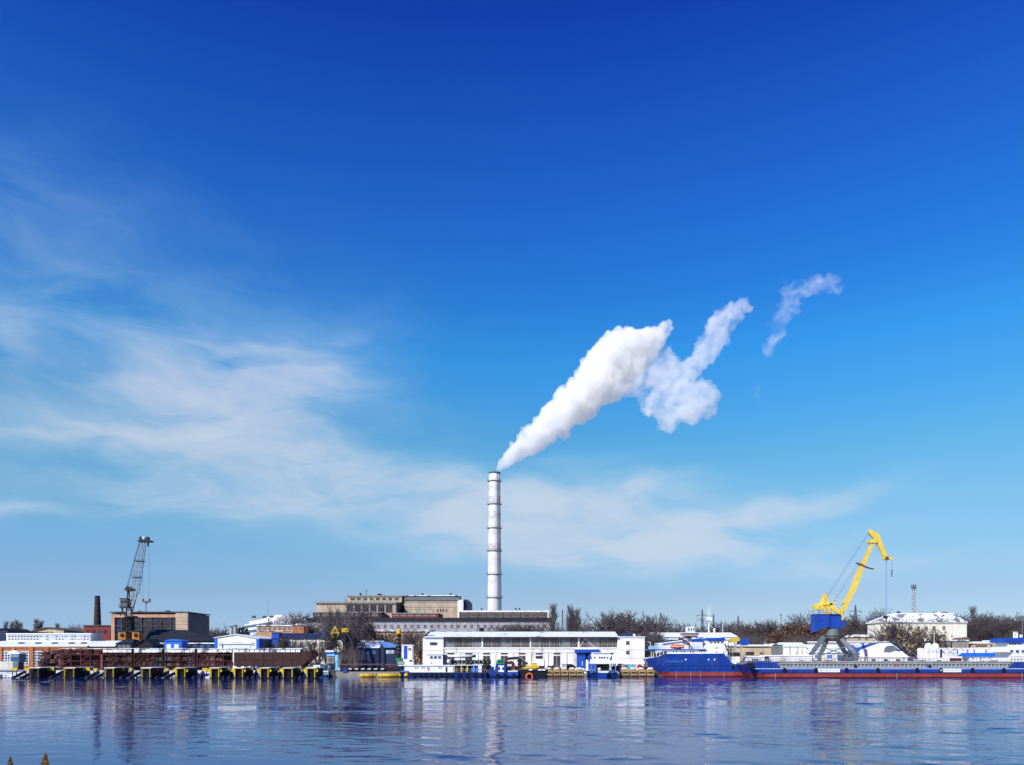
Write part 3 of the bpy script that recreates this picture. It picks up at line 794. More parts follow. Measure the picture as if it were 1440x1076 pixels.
def rusty_racks():
    D = 248
    zt = Z(912.5, D)
    # heap of scrap steel at the left
    m = MB(); rg = random.Random(4)
    for i in range(130):
        px = rg.uniform(57, 90); k = (px - 57) / 33
        y = rg.uniform(915 + 6 * abs(k - .6), 939)
        p = P(px, y, D + rg.uniform(0, 4)); a = rg.uniform(-.6, .6); L = rg.uniform(.8, 3.2)
        if rg.random() < .5: m.beam(p - Vector((math.cos(a), 0, math.sin(a))) * L / 2, p + Vector((math.cos(a), rg.uniform(-.3, .3), math.sin(a))) * L / 2, .18, .3, rg.choice((0, 0, 1)))
        else: m.box(p.x - L * .35, p.x + L * .35, p.y, p.y + .8, p.z - .35, p.z + .35, rg.choice((0, 0, 1)))
    m.prism([(X(55, D + 3), G), (X(64, D + 3), Z(922, D)), (X(88, D + 3), Z(917, D)), (X(90, D + 3), G)], D + 3, D + 6)
    tag(m.build('scrap_heap', ['rust', 'rust_pale']), 'heap of rusty scrap beams and plates at the left end of the steel racks', 'scrap heap')
    spans = [(85, 142), (143.5, 186), (187.5, 229), (230.5, 275), (276.5, 327)]
    lab = ['open rusty red scaffold rack next to the scrap heap', 'rusty rack with snow bags on top below the dark sheds', 'rusty rack with stacked plates below the bright blue kiosk',
           'rusty rack with pale snow strip, middle of the row', 'open red-braced rack below the white boat hall']
    for n, ((x0, x1), lb) in enumerate(zip(spans, lab)):
        o = thing('steel_rack', lb, 'steel rack', at((x0 + x1) / 2, D), 'rusty steel racks along the bank')
        fr = MB(); nb = 4
        xs = frange(x0 + .8, x1 - .8, nb + 1)
        for x in xs:
            for dy in (0, 3.6): fr.bx(x - .55, x + .55, 912.5, None, D + dy, .24)
        for y in (913, 920.5, 929, 936.5):
            for dy in (-.05, 3.65): fr.bx(x0, x1, y, y + .9, D + dy, .2)
        fr.build('frame', 'rust_red' if n in (0, 4) else 'rust', o)
        br = MB()
        for i in range(nb):
            if (i + n) % 2 == 0:
                for (ya, yb) in ((920.5, 913.5), (936, 929.5)): br.beam(P(xs[i], ya, D - .2), P(xs[i + 1], yb, D - .2), .2)
                br.beam(P(xs[i], 928, D - .2), P(xs[i + 1], 921, D - .2), .16)
        br.build('brace', 'rust_red', o)
        ld = MB(); rg = random.Random(n + 20)
        for i in range(nb):
            for (ya, yb) in ((914.2, 920.3), (922, 928.8), (930.5, 936.3)):
                if n in (0, 4) and rg.random() < .35: continue
                w = (xs[i + 1] - xs[i]); a = xs[i] + w * rg.uniform(.05, .25); c_ = xs[i + 1] - w * rg.uniform(.03, .2)
                ld.bx(a, c_, ya + rg.uniform(0, 2.5), yb, D + .5 + rg.uniform(0, .8), 2.2, rg.choice((0, 0, 1, 2)))
        ld.build('stacked_steel', ['rust', 'rust_pale', 'concrete_dark'], o)
        if n:
            sn = MB(); k = int((x1 - x0) / 7)
            for i in range(k):
                a = x0 + 1 + (x1 - x0 - 2) * i / k
                sn.bx(a + .2, a + (x1 - x0 - 2) / k - .4, 913.0 + rg.uniform(0, 1.0), 917.6, D - .45, .5)
            sn.build('white_bag', 'snow_thin' if n != 1 else 'white_wall', o)
        bp = MB(); bp.bx(x0, x1, 914.5, None, D + 4.0, .2); bp.build('dark_backing', 'brick_dark', o)  # added dark backing, keeps the bright building from showing through the rack
        dk = MB(); dk.bx(x0, x1, 911.6, 912.5, D - .3, 4.4); dk.build('top_deck', 'snow_thin', o)
    # rusty barge hull standing on the slip
    o = thing('barge_hull', 'long plain rust-brown barge hull standing on the slip beside the last rack', 'barge hull', at(383, D))
    m = MB(); pts = [(329, 937), (329, 917.4), (424, 917.4), (437, 914), (441, 920), (430, 931), (424, 937)]
    m.pprism(pts, D, 7); m.build('hull', 'rust', o)
    m = MB()
    for x in (342, 356, 369, 383, 396, 410, 422): m.bx(x, x + .8, 918, 936.5, D - .12, .12)
    m.bx(329, 436, 927.5, 928.4, D - .14, .14); m.build('rib', 'brick_dark', o)
    m = MB()
    for i in range(13): m.bx(329.5 + i * 7.2, 335.6 + i * 7.2, 912.8, 917.2, D + .3, .8)
    m.build('white_bag', 'snow_thin', o)
    m = MB(); m.bx(329, 425, 911.6, 912.7, D, 4); m.build('deck_beam', 'snow_thin', o)
    m = MB()
    for x in frange(334, 424, 10): m.bx(x - 1, x + 1, 937, None, D + 1, 3)
    m.build('keel_block', 'timber', o)
    o = thing('stair_tower', 'dark rusty stair tower at the right end of the barge hull', 'stair tower', at(443, D - 3))
    m = MB(); DD = D - 3
    for x in (436, 443, 450):
        for dy in (0, 2.4): m.beam(P(x, 941, DD + dy), P(x, 915, DD + dy), .18)
    for y in (916, 922, 928, 934):
        m.bx(435.5, 450.5, y, y + .6, DD, 2.4)
        for x in frange(437, 449, 5): m.beam(P(x, y, DD), P(x, y - 3, DD), .06)
        m.bx(436, 450, y - 3, y - 2.7, DD, .08)
    m.build('frame', 'rust', o)
    m = MB()
    for y in (922, 928, 934): m.beam(P(437, y + 6, DD + .5), P(449, y, DD + .5), .5, .15)
    m.build('stair_flight', 'concrete_dark', o)


def slipways():
    # yellow-framed winch portals standing in the water along the bank
    xs = [48, 97, 153.5, 205, 254, 302, 335.5, 371.5, 404.5, 437]
    DW = 226.5
    for i, px in enumerate(xs):
        plain = i == 0
        lb = ('plain timber-framed slipway portal without yellow paint, leftmost by the water' if plain else
              f'{ORD[i - 1]} yellow-framed black slipway portal from the left at the water edge')
        o = thing('slipway_portal', lb, 'slipway portal', at(px, DW, -.6), 'slipway portals along the left bank')
        w = 5.6 if i not in (1, 8) else 6.4
        fm = 'timber' if plain else 'yellow'
        f = MB(); pw = .45 if i < 5 else .8; f.bx(px - w - .3, px - w + pw, 940.4, 952.8, DW, .4); f.bx(px + w - pw, px + w + .3, 940.4, 952.8, DW, .4)
        f.build('post', fm, o)
        f = MB(); f.bx(px - w - .8, px + w + .8, 939.6, 940.6, DW - .1, .6); f.build('lintel', fm, o)
        b = MB(); b.bx(px - w + .2, px + w - .2, 940.2, 958, DW + .9, .3); b.bx(px - w - 1.5, px + w + 2.6, 940.2, 957, DW + 1.2, 8)
        for k in range(3): b.bx(px - w + 1.2, px + w - 1.2, 945 + 3.6 * k, 946 + 3.6 * k, DW + .6, .3)
        b.build('void_box', 'black', o)  # solid black fill paints the darkness of the void behind the frame
        s_ = MB(); s_.bx(px - w - 1.8, px + w + 2.8, 938.7, 939.6, DW - .2, 10); s_.build('top_slab', 'snow_thin' if i % 3 else 'snow', o)
        if 4 <= i:     # winged brackets
            g = MB(); g.pprism([(px - w - 4.5, 940.2), (px - w - .6, 940.2), (px - w - .6, 950), (px - w - 2.2, 945.5), (px - w - 4.5, 944)], DW + .2, .35)
            if i not in (8,): g.pprism([(px + w + .8, 940.4), (px + w + 4.4, 940.4), (px + w + 4.4, 944.4), (px + w + .8, 946)], DW + .3, .35)
            g.build('bracket', 'yellow', o)
    # yellow fender boards standing between the portals
    for i, (px, w, y0, y1) in enumerate(((20, 8, 939.2, 943.8), (38.5, 7.5, 939.6, 943.6), (71, 9, 938.6, 944.4), (90, 4.5, 940.5, 944), (121, 9.5, 938.8, 944.4), (134, 6.5, 940, 944.2), (170, 8, 938.8, 943.8),
                                         (183.5, 5.5, 939.6, 943.4), (218, 7.5, 938.6, 943.6), (234, 7, 939.8, 943.6), (288, 7, 939.5, 944.6), (320, 7, 939.8, 943.6), (353, 6, 940.2, 943.4), (386, 7, 939.8, 943.8), (420, 8, 939.8, 943.4))):
        D = 231
        o = thing('fender_board', f'{ORD[i]} yellow fender board from the left, on dark stilts along the bank', 'fender board', at(px, D, 0), 'yellow fender boards on the left bank')
        y1 = y0 + (y1 - y0) * .85; m = MB(); m.pprism([(px - w / 2, y0), (px + w / 2, y0), (px + w / 2 - (0 if i % 2 == 0 else 1.2), y1), (px - w / 2 + (0 if i % 2 == 0 else 1.2), y1)], D, .5); m.build('board', 'yellow', o)
        m = MB()
        for sx in (-.32, .32): m.bx(px + sx * w - .4, px + sx * w + .4, y1, 951, D + .1, .3)
        m.build('stilt', 'dark_steel', o)
    # inclined dark slip rails running down the bank
    n = 0
    for px in (26, 38, 79, 91, 130, 142, 178, 190, 228, 240, 274, 283, 316, 324, 350, 358, 384, 392, 416, 424):
        lean = 9 if px < 260 else 2.5
        o = MB()
        a = P(px + lean, 944.2, 236); b_ = P(px - lean, 953.4, 227)
        o.beam(a, b_, .55, .45)
        for k in range(5): q = a.lerp(b_, .1 + .2 * k); o.box(q.x - .55, q.x + .55, q.y - .2, q.y + .2, q.z - .5, q.z - .1)
        ob = o.build('slip_rail', 'brick_dark')
        tag(ob, f'{ORD[n]} dark sloping slip rail from the left, running down the snowy bank into the water', 'slip rail', 'slip rails on the left bank'); n += 1
    # stones with snow along the water
    rg = random.Random(11); m = MB()
    for i in range(420):
        px = rg.uniform(0, 462); D = rg.uniform(226.5, 236); u = (D - 225.5) / 18.3
        z = -.9 + 2.8 * u; r = rg.uniform(.15, .5)
        m.ball((X(px, D), D, z + .1), (r * rg.uniform(.8, 2.0), r, r * .7), 6, rg.choice((0, 1, 1)))
    tag(m.build('bank_stones', ['concrete_dark', 'snow'], origin=(0, 230, 0)), 'loose dark stones with snow along the left bank', 'stones', kind='stuff')


def grey_crane():
    D = 285
    o = thing('portal_crane', 'tall grey lattice-boom crane with dark tower and orange housings', 'crane', at(181, D))
    m = MB()
    for sx, dy in ((-8, -4), (8, -4), (-8, 4), (8, 4)):
        m.beam(P(181 + sx * 1.25, 928, D + dy), P(181 + sx * .45, 889, D + dy * .4), .9); m.box(X(181 + sx * 1.25, D) - 1.3, X(181 + sx * 1.25, D) + 1.3, D + dy - .6, D + dy + .6, G, G + 1.2)
    m.bx(171, 191, 887, 890, D - 3, 6); m.build('portal', 'dark_steel', o)
    m = MB(); m.lattice(P(181.5, 889, D), P(181.5, 868, D), 2.6, 2.3, 5, .2); m.bx(178.6, 184.4, 866, 889, D - .9, 1.8); m.bx(176, 187, 866, 868, D - 2, 4); m.build('tower', 'dark_steel', o)
    for i, px in enumerate((171.3, 190.6)):
        m = MB(); m.bx(px - 5, px + 5, 889, 899.5, D - 4.6, 3); hb = m.build('housing', 'orange', o)
        m = MB(); m.lathe(0, 0, [(.8, 0), (.8, .12)], 16)
        v = [(x + X(px + .5, D - 4.7), D - 4.72 - z + .1, y + Z(893.5, D - 4.7)) for x, y, z in m.v]; m.v = v; m.build('round_opening', 'black', hb)
        m = MB(); m.bx(px - 5.4, px + 5.4, 887.8, 889, D - 4.8, 3.4); m.build('lid', 'dark_steel', hb)
    # machine house and A-frame
    m = MB(); m.bx(168.5, 178.5, 842.5, 853, D - 1.8, 3.6); mh = m.build('machine_house', 'grey_steel', o)
    m = MB(); m.bx(169.5, 173, 844, 848, D - 1.95, .15); m.bx(174.5, 177.5, 844, 848, D - 1.95, .15); m.build('window', 'glass', mh)
    m = MB(); m.bx(166.5, 180, 853, 854.2, D - 2.4, 4.8); m.bx(168, 179, 841.2, 842.5, D - 2, 4)
    for x in frange(167, 179.6, 6): m.beam(P(x, 853, D - 2.3), P(x, 849.6, D - 2.3), .08)
    m.beam(P(166.8, 849.6, D - 2.3), P(180, 849.6, D - 2.3), .08); m.build('platform', 'dark_steel', o)
    m = MB()
    for dy in (-1, 1):
        m.beam(P(169, 866, D + dy), P(174, 853, D + dy), .3); m.beam(P(176, 866, D + dy), P(170, 854, D + dy), .3)
        m.beam(P(177.5, 867, D + dy), P(180, 829, D + dy * .6), .42); m.beam(P(186, 868, D + dy), P(181, 829, D + dy * .6), .35); m.beam(P(179, 848, D + dy), P(185, 858, D + dy), .25)
    m.bx(175, 185, 827, 830.5, D - 1.6, 3.2); m.bx(177, 179, 824.6, 827, D - .8, 1.2); m.bx(181.6, 184, 824.8, 827, D - .8, 1.2)
    m.build('a_frame', 'dark_steel', o)
    # lower boom (paired pale bars) and lattice boom
    m = MB(); a = P(181.5, 868, D); kn = P(189.5, 834, D); top = P(201.5, 762, D)
    for sx in (-2.6, 2.2):
        for dy in (-.8, .8): m.beam(a + Vector((sx * .26 * .4, dy, 0)), kn + Vector((sx * .26, dy, 0)), .32)
    for k in range(7):
        q = a.lerp(kn, k / 7); m.beam(q + Vector((-.4, -.8, 0)), q + Vector((.6, -.8, .8)), .14)
    m.build('boom_foot', 'pale_steel', o)
    m = MB(); m.lattice(kn, top, 2.3, 1.6, 12, .10); bm_ = m.build('lattice_boom', 'pale_steel', o)
    m = MB()
    for t_, w in ((.62, 5.5), (.30, 5)):
        q = kn.lerp(top, t_); m.box(q.x - w * .26, q.x + w * .26, q.y - 1.4, q.y + 1.4, q.z - .1, q.z + .1)
        for sx in (-1, 1): m.beam(q + Vector((sx * w * .25, -1.3, 0)), q + Vector((sx * w * .25, -1.3, 1)), .07)
    m.build('boom_platform', 'dark_steel', bm_)
    m = MB(); m.bx(193.5, 210.5, 759.6, 761.4, D - 1.6, 3.2); m.bx(195.6, 199, 754.8, 759.6, D - .8, 1.6); m.bx(204.8, 208, 755, 759.6, D - .8, 1.6)
    m.tube(P(209, 761, D), P(208, 768.5, D), .3, .25); m.build('head', 'dark_steel', o)
    m = MB(); m.ball(P(201.8, 757.4, D), (.9, .7, .7), 12); m.build('sheave', 'white_steel', o)
    m = MB()
    for dy in (-.5, .5): m.tube(P(178.2, 826, D + dy), P(195.4, 762, D + dy), .12, n=4); m.tube(P(179.8, 826, D + dy), P(196.4, 762, D + dy), .12, n=4)
    m.build('luffing_rope', 'cable', o)
    m = MB()
    for px, x2 in ((209.6, 209.2), (200.4, 201.0)): m.tube(P(px, 762, D), P(x2, 845, D), .05, n=4)
    m.build('hoist_rope', 'cable', o)
    m = MB(); m.bx(200, 210.4, 845, 847, D - .4, .8); m.bx(200, 201, 842, 845, D - .4, .8); m.bx(209.4, 210.4, 842, 845, D - .4, .8); m.bx(203.8, 206.4, 847, 849, D - .4, .8)
    m.build('spreader', 'rust_pale', o)
    m = MB(); m.tube(P(205.2, 849, D), P(205.6, 862, D), .12, n=5); m.ball(P(205.6, 863, D), .45, 8); m.build('hook', 'dark_steel', o)


BUILDERS += [hall_left, back_left, rusty_racks, slipways, grey_crane]
# ------------------------------------------------------------------ power station, chimney, smoke
def chimney_mat():
    m, t, b, pos = newmat('chimney_paint')
    s = t.n('ShaderNodeSeparateXYZ'); t.l(pos, s.inputs[0])
    D = 446
    # bands where the white paint has worn off the brick
    tot = None
    for (y0, y1, k) in ((664, 667, .9), (682, 691, .55), (699, 709, .9), (720, 731, .75), (744, 753, .38), (765, 777, .85), (786, 798, .35), (810, 820, .32)):
        z0, z1 = Z(y1, D), Z(y0, D); c = (z0 + z1) / 2; h = (z1 - z0) / 2
        d = t.math('DIVIDE', t.math('ABSOLUTE', t.math('SUBTRACT', s.outputs[2], c)), h)
        g = t.math('MULTIPLY', t.maprange(d, 1.15, .85), k); tot = g if tot is None else t.math('ADD', tot, g)
    n = t.noise(t.mapping(pos, (1, 1, .7)), .55, 6, .7); n2 = t.noise(pos, 2.2, 3)
    v = t.math('MULTIPLY', tot, t.maprange(t.math('ADD', t.math('MULTIPLY', n, .7), t.math('MULTIPLY', n2, .3)), .40, .56))
    spots = t.math('MULTIPLY', t.maprange(n, .56, .68), .5)
    v = t.math('MAXIMUM', v, spots)
    wh = t.ramp(n2, [(.3, (.60, .57, .545)), (.7, (.78, .76, .73))])
    br = t.ramp(n2, [(.35, (.24, .19, .17)), (.65, (.46, .38, .34))])
    t.l(t.mix(v, wh, br), b.inputs['Base Color']); b.inputs['Roughness'].default_value = .85
    MT['chimney_paint'] = m


def chimney():
    chimney_mat()
    D = 446; x = X(695.5, D); px = D / F
    o = thing('factory_chimney', 'tall white striped power-station chimney with rings and worn paint, smoking', 'chimney', (x, D, G))
    r0, r1 = 10.6 * px, 7.9 * px
    z0, z1 = G, Z(665, D); prof = [(r0 + (r1 - r0) * k / 16, z0 + (z1 - z0) * k / 16) for k in range(17)] + [(r1 - .5, z1), (r1 - .6, z1 - 2)]
    MB().lathe(x, D, prof, 40).build('shaft', 'chimney_paint', o, smooth=True)
    for i, y in enumerate((677, 709.5, 743, 775, 808, 840.5)):
        z = Z(y, D); r = r0 + (r1 - r0) * (z - z0) / (z1 - z0)
        m = MB(); m.lathe(x, D, [(r, z - .4), (r + .8, z - .12), (r + .8, z), (r, z)], 28)
        pl = m.build('ring_platform', 'concrete_grey', o)
        m = MB()
        for k in range(20):
            a = 2 * math.pi * k / 20; a2 = 2 * math.pi * (k + 1) / 20; R_ = r + .77
            p = Vector((x + R_ * math.cos(a), D + R_ * math.sin(a), z)); q = Vector((x + R_ * math.cos(a2), D + R_ * math.sin(a2), z + 1.0))
            m.tube(p, p + Vector((0, 0, 1)), .035, n=3); m.tube(p + Vector((0, 0, 1)), q, .035, n=3)
        m.build('railing', 'dark_steel', pl)
    m = MB(); m.lathe(x, D, [(r1 + .02, z1 - .9), (r1 + .14, z1 - .8), (r1 + .14, z1 + .05), (r1 - .4, z1 + .05), (r1 - .4, z1 - .5)], 32); m.build('crown_band', 'concrete_dark', o)
    m = MB()
    for k in range(1):
        a = R(-62)
        for s_ in (-.25, .25):
            p = Vector((x + (r0 + .3) * math.cos(a) + s_, D + (r0 + .3) * math.sin(a), G)); q = Vector((x + (r1 + .3) * math.cos(a) + s_, D + (r1 + .3) * math.sin(a), z1)); m.tube(p, q, .07, n=4)
    m.build('ladder', 'grey_steel', o)


def smoke():
    D = 446; k = D / F
    def hull(name, balls, label, seed, vox, dens, lo, hi, nscale, amp, taper=None, depth=1.0):
        m = MB(); rg = random.Random(seed)
        for (px, py, r) in balls:
            c = P(px, py, D); rr = r * k * .86
            m.ball((c.x, c.y + rg.uniform(-.25, .25) * rr, c.z), (rr, rr * depth, rr), 14)
            n = int(5 + r * .45)
            for _ in range(n):          # smaller puffs round each one
                a = rg.uniform(0, 6.283); e = rg.uniform(-1, 1); s = rg.uniform(.25, .46) * rr; ce = math.sqrt(1 - e * e)
                m.ball((c.x + rr * .86 * math.cos(a) * ce, c.y + rr * .86 * e * depth, c.z + rr * .86 * math.sin(a) * ce), s, 10)
        me = bpy.data.meshes.new('tmp'); me.from_pydata(m.v, [], m.f)
        bm = bmesh.new(); bm.from_mesh(me); bmesh.ops.recalc_face_normals(bm, faces=bm.faces); bm.to_mesh(me); bm.free()
        ob = bpy.data.objects.new('tmp', me); C.objects.link(ob)
        md = ob.modifiers.new('r', 'REMESH'); md.mode = 'VOXEL'; md.voxel_size = vox
        dg = bpy.context.evaluated_depsgraph_get(); me2 = bpy.data.meshes.new_from_object(ob.evaluated_get(dg))
        bpy.data.objects.remove(ob); bpy.data.meshes.remove(me)
        c0 = Vector(balls[0][:2]); base = P(balls[0][0], balls[0][1], D)
        for v in me2.vertices:
            p = v.co
            d = noise.fractal(p * .13 + Vector((seed, 0, 0)), .9, 2.1, 4) * 1.6 + (abs(noise.noise(p * .26 + Vector((3, 0, 0)))) - .2) * 3.2 + (abs(noise.noise(p * .6)) - .2) * 2.0 + (abs(noise.noise(p * 1.3 + Vector((9, 0, 0)))) - .2) * .7
            f = amp if taper is None else amp * min(1, max(.12, (p - base).length / taper))
            v.co = p + v.normal * d * f
        ob = bpy.data.objects.new('tmp', me2); C.objects.link(ob)      # close the folds the displacement made
        md = ob.modifiers.new('r', 'REMESH'); md.mode = 'VOXEL'; md.voxel_size = vox * .8
        dg = bpy.context.evaluated_depsgraph_get(); me3 = bpy.data.meshes.new_from_object(ob.evaluated_get(dg))
        bpy.data.objects.remove(ob); bpy.data.meshes.remove(me2); me2 = me3
        for v in me2.vertices: v.co -= base
        me2.name = name; ob = bpy.data.objects.new(name, me2); C.objects.link(ob); ob.location = base
        me2.polygons.foreach_set('use_smooth', [True] * len(me2.polygons))
        mm = bpy.data.materials.new(name); mm.use_nodes = True; mm.node_tree.nodes.clear(); t = NT(mm.node_tree)
        out = t.n('ShaderNodeOutputMaterial'); pv = t.n('ShaderNodeVolumePrincipled'); t.l(pv.outputs[0], out.inputs['Volume'])
        pv.inputs['Color'].default_value = (.995, .988, .97, 1); pv.inputs['Anisotropy'].default_value = -.1
        if hi is None: pv.inputs['Density'].default_value = dens
        else:
            g = t.n('ShaderNodeNewGeometry'); nz = t.noise(t.mapping(g.outputs['Position'], (1, 1, 1), (seed, 0, 0)), nscale, 6, .62, 1.2)
            s = t.n('ShaderNodeSeparateXYZ'); t.l(g.outputs['Position'], s.inputs[0])
            th = t.maprange(nz, lo, hi, 0, 1, True)
            t.l(t.math('MULTIPLY', th, dens), pv.inputs['Density'])
        try: mm.cycles.volume_step_rate = .6
        except Exception: pass
        me2.materials.clear(); me2.materials.append(mm)
        tag(ob, label, 'smoke', 'smoke from the tall chimney', 'stuff')
        return ob
    main = [(702, 659, 5), (708, 651, 9), (717, 643, 13), (728, 634, 16), (741, 626, 18.5), (755, 614, 22), (769, 601, 24), (786, 588, 26), (802, 573, 29), (818, 560, 30), (834, 545, 33),
            (848, 527, 33), (860, 509, 32), (873, 494, 31), (888, 490, 28), (904, 485, 24), (919, 476, 19), (931, 466, 12), (939, 458, 6), (858, 550, 20), (872, 530, 22), (890, 512, 20), (908, 498, 16), (943, 462, 4)]
    hull('smoke_plume', main, 'dense white smoke plume rising to the right from the chimney mouth', 3, .7, .30, .26, .52, .11, 1.3, taper=30)
    lump = [(882, 548, 16), (896, 532, 20), (914, 512, 20), (930, 498, 14), (908, 540, 20), (924, 530, 22), (940, 518, 18), (926, 566, 22), (946, 560, 30), (967, 570, 28), (986, 560, 24), (942, 590, 17), (938, 542, 24), (958, 532, 20), (996, 575, 14), (1005, 556, 10), (912, 556, 16),
            (968, 522, 13), (980, 511, 14), (990, 497, 17), (999, 484, 19), (1008, 470, 20), (1016, 456, 17), (1025, 444, 14), (1035, 434, 12), (1043, 426, 8), (1050, 433, 6)]
    hull('smoke_cloud', lump, 'thinning torn smoke cloud joined to the right of the dense plume', 8, .85, .15, .33, .68, .075, 1.9, depth=.9)
    wisp = [(1081, 492, 9), (1087, 478, 12), (1094, 463, 12), (1100, 446, 12), (1108, 430, 13), (1116, 416, 13), (1127, 408, 14), (1140, 402, 14), (1154, 400, 12), (1167, 402, 13), (1177, 406, 8), (1104, 408, 11)]
    hull('smoke_wisp', wisp, 'detached pale smoke wisp drifting at the far right of the plume', 5, .9, .085, .40, .76, .09, 2.0, depth=1.0)
    hull('smoke_wisp', [(1066, 545, 5), (1064, 556, 6), (1069, 566, 5)], 'tiny faint smoke shred below the detached wisp', 6, .8, .03, .35, .7, .12, .7, depth=.8)


def power_station():
    D = 400
    o = thing('power_station', 'broad old pale power station with stacked flat-roofed blocks left of the chimney', 'power station', at(590, D))
    # long low front range
    m = MB(); m.bx(413, 775, 874, None, D, 30); w = m.build('wall', 'stone_grey', o)
    m = MB(); m.bx(411.5, 776.5, 868.8, 874, D - .7, 31.5); m.build('roof', 'roof_dark', o)
    for i, x in enumerate(frange(420, 766, 38)):
        if 440 < x < 470: continue
        window(w, x - 2.2, x + 2.2, 878.5, 883.5, D, nx=2, nz=2, gm='glass', fm='frame_pale', t=.12)
    for x in frange(425, 768, 20): window(w, x - 4.6, x + 4.6, 886.6, 889.6, D, nx=3, nz=1, gm='glass', fm='white_paint', t=.14)
    m = MB()
    for x in frange(432, 760, 12): m.bx(x - .5, x + .5, 874, None, D - .3, .3)
    m.build('pilaster', 'stone_grey', o)
    # left block
    E = D + 8
    m = MB(); m.plan([(X(445, E), E), (X(557, E), E), (X(575, 440), 440), (X(445, E), 440)], Z(875, E), Z(848.5, E)); m.build('block_wall', 'concrete_pale', o)
    m = MB(); m.bx(443, 558, 846, 848.5, E - 1, 32); m.build('block_cornice', 'concrete_grey', o)
    for x0 in frange(487, 542, 6): window(o, x0 + .4, x0 + 9.6, 850.8, 861.5, E, nx=3, nz=3, gm='glass_brown', fm='frame_dark', t=.16)
    m = MB(); m.plan([(X(557.2, E), E + .3), (X(559, E), E + .3), (X(576, 440), 440), (X(571, 440), 440)], Z(875, E), Z(849, E)); m.build('side_wall', 'navy', o)
    K = E + 10
    m = MB(); m.bx(489, 565, 839, 847, K, 16); m.build('penthouse', 'concrete_pale', o)
    m = MB(); m.bx(488, 566.5, 837.2, 839, K - .6, 17); m.build('penthouse_roof', 'concrete_grey', o)
    for x0 in frange(493, 555, 8): window(o, x0, x0 + 5.5, 840.6, 844.4, K, nx=2, nz=1, gm='glass_brown', fm='frame_pale')
    for (x, y, w_) in ((506.5, 834, 2), (533.5, 835, 5.5)):
        m = MB(); m.bx(x - w_ / 2, x + w_ / 2, y, 837.6, K + 4, 2); m.build('roof_vent', 'dark_steel', o)
    m = MB(); m.tube(P(515, 837, K + 3), P(515, 829, K + 3), .12, n=4); m.tube(P(512.8, 831.5, K + 3), P(517, 831.5, K + 3), .09, n=4); m.build('roof_aerial', 'pylon', o)
    # brown glazed strips
    for (x0, x1, y0, y1, nm) in ((440, 537, 860.5, 868.6, 'brick_dark'), (551, 617, 862, 868.6, 'brick_red')):
        E2 = D + 3
        m = MB(); m.bx(x0, x1, y0 + 1.2, y1 + 1, E2, 5); ww = m.build('clerestory', nm, o)
        m = MB(); m.bx(x0 - 1, x1 + 1, y0, y0 + 1.2, E2 - .5, 6); m.build('clerestory_roof', 'concrete_grey', o)
        n = int((x1 - x0) / 11)
        for i in range(n):
            a = x0 + 2 + i * (x1 - x0 - 4) / n; window(ww, a, a + 8, y0 + 2.6, y1 - 2, E2, nx=4, nz=2, gm='glass_brown', fm='frame_pale', t=.1)
        m = MB(); m.bx(x1 + .4, x1 + 5, y0 + 2, y1 + 1, E2 + .5, 4); m.build('end_wall', 'black', o)
    # right block
    E = D + 14
    m = MB(); m.plan([(X(569, E), E), (X(643, E), E), (X(643, E), E + 22), (X(569, E), E + 22)], Z(873, E), Z(844, E)); m.build('block_wall', 'concrete_pale', o)
    m = MB(); m.prismx([(E - .6, Z(844.4, E)), (E + 6, Z(838.4, E + 6)), (E + 22, Z(838.4, E + 22)), (E + 22, Z(844.4, E))], X(568, E), X(645, E)); m.build('block_roof', 'grey_steel', o)
    m = MB(); m.bx(567, 646, 837.0, 838.2, E + 4, 4); m.build('ridge_capping', 'snow_thin', o)
    m = MB(); m.bx(643.2, 651.5, 843.6, None, E - .3, 4); m.build('end_pier', 'white_wall', o)
    m = MB(); m.pprism([(651.7, 875), (651.7, 843.4), (656, 842.8), (661.5, 846), (662, 875)], E + 2, 20); m.build('gable_wing', 'navy', o)
    for x in (576, 588, 600): window(o, x, x + 9.5, 856.4, 866, E, nx=1, nz=1, gm='concrete_pale', fm='concrete_grey', t=.3, name='blind_arch')
    for x in (614.5, 618.6, 622.5, 626.6): window(o, x, x + 2, 856.5, 860.6, E, nx=1, nz=1, gm='glass', fm='concrete_grey', t=.1)
    m = MB(); m.bx(569, 643, 846.4, 847.4, E - .15, .15); m.bx(569, 643, 853.6, 854.2, E - .12, .12); m.build('string_course', 'concrete_grey', o)
    for x in (594, 633.5): m = MB(); m.bx(x - 1.4, x + 1.4, 834.6, 838, E + 6, 1.5); m.build('roof_vent', 'dark_steel', o)
    # white edged turbine hall right of it
    E = D + 4
    m = MB(); m.bx(646, 771, 861, 869, E, 18); tw = m.build('turbine_hall', 'brick_dark', o)
    m = MB(); m.bx(644, 772, 858.6, 861, E - .5, 19); m.build('turbine_roof', 'white_wall', o)
    m = MB(); m.bx(769.6, 772, 861, 869, E - .6, 2); m.build('turbine_end_frame', 'white_wall', o)
    for i in range(10): window(tw, 649 + i * 12, 659 + i * 12, 863, 868, E, nx=4, nz=1, gm='glass_brown', fm='frame_pale', t=.12)
    for i, x in enumerate((677, 726, 731)):
        m = MB(); m.tube(P(x, 860, E + 6), P(x, 856.6, E + 6), .3, n=8); m.tube(P(x, 856.8, E + 6), P(x + (1.6 if i == 0 else -1.6), 855.4, E + 6), .32, n=8); m.build('roof_vent', 'dark_steel', o)


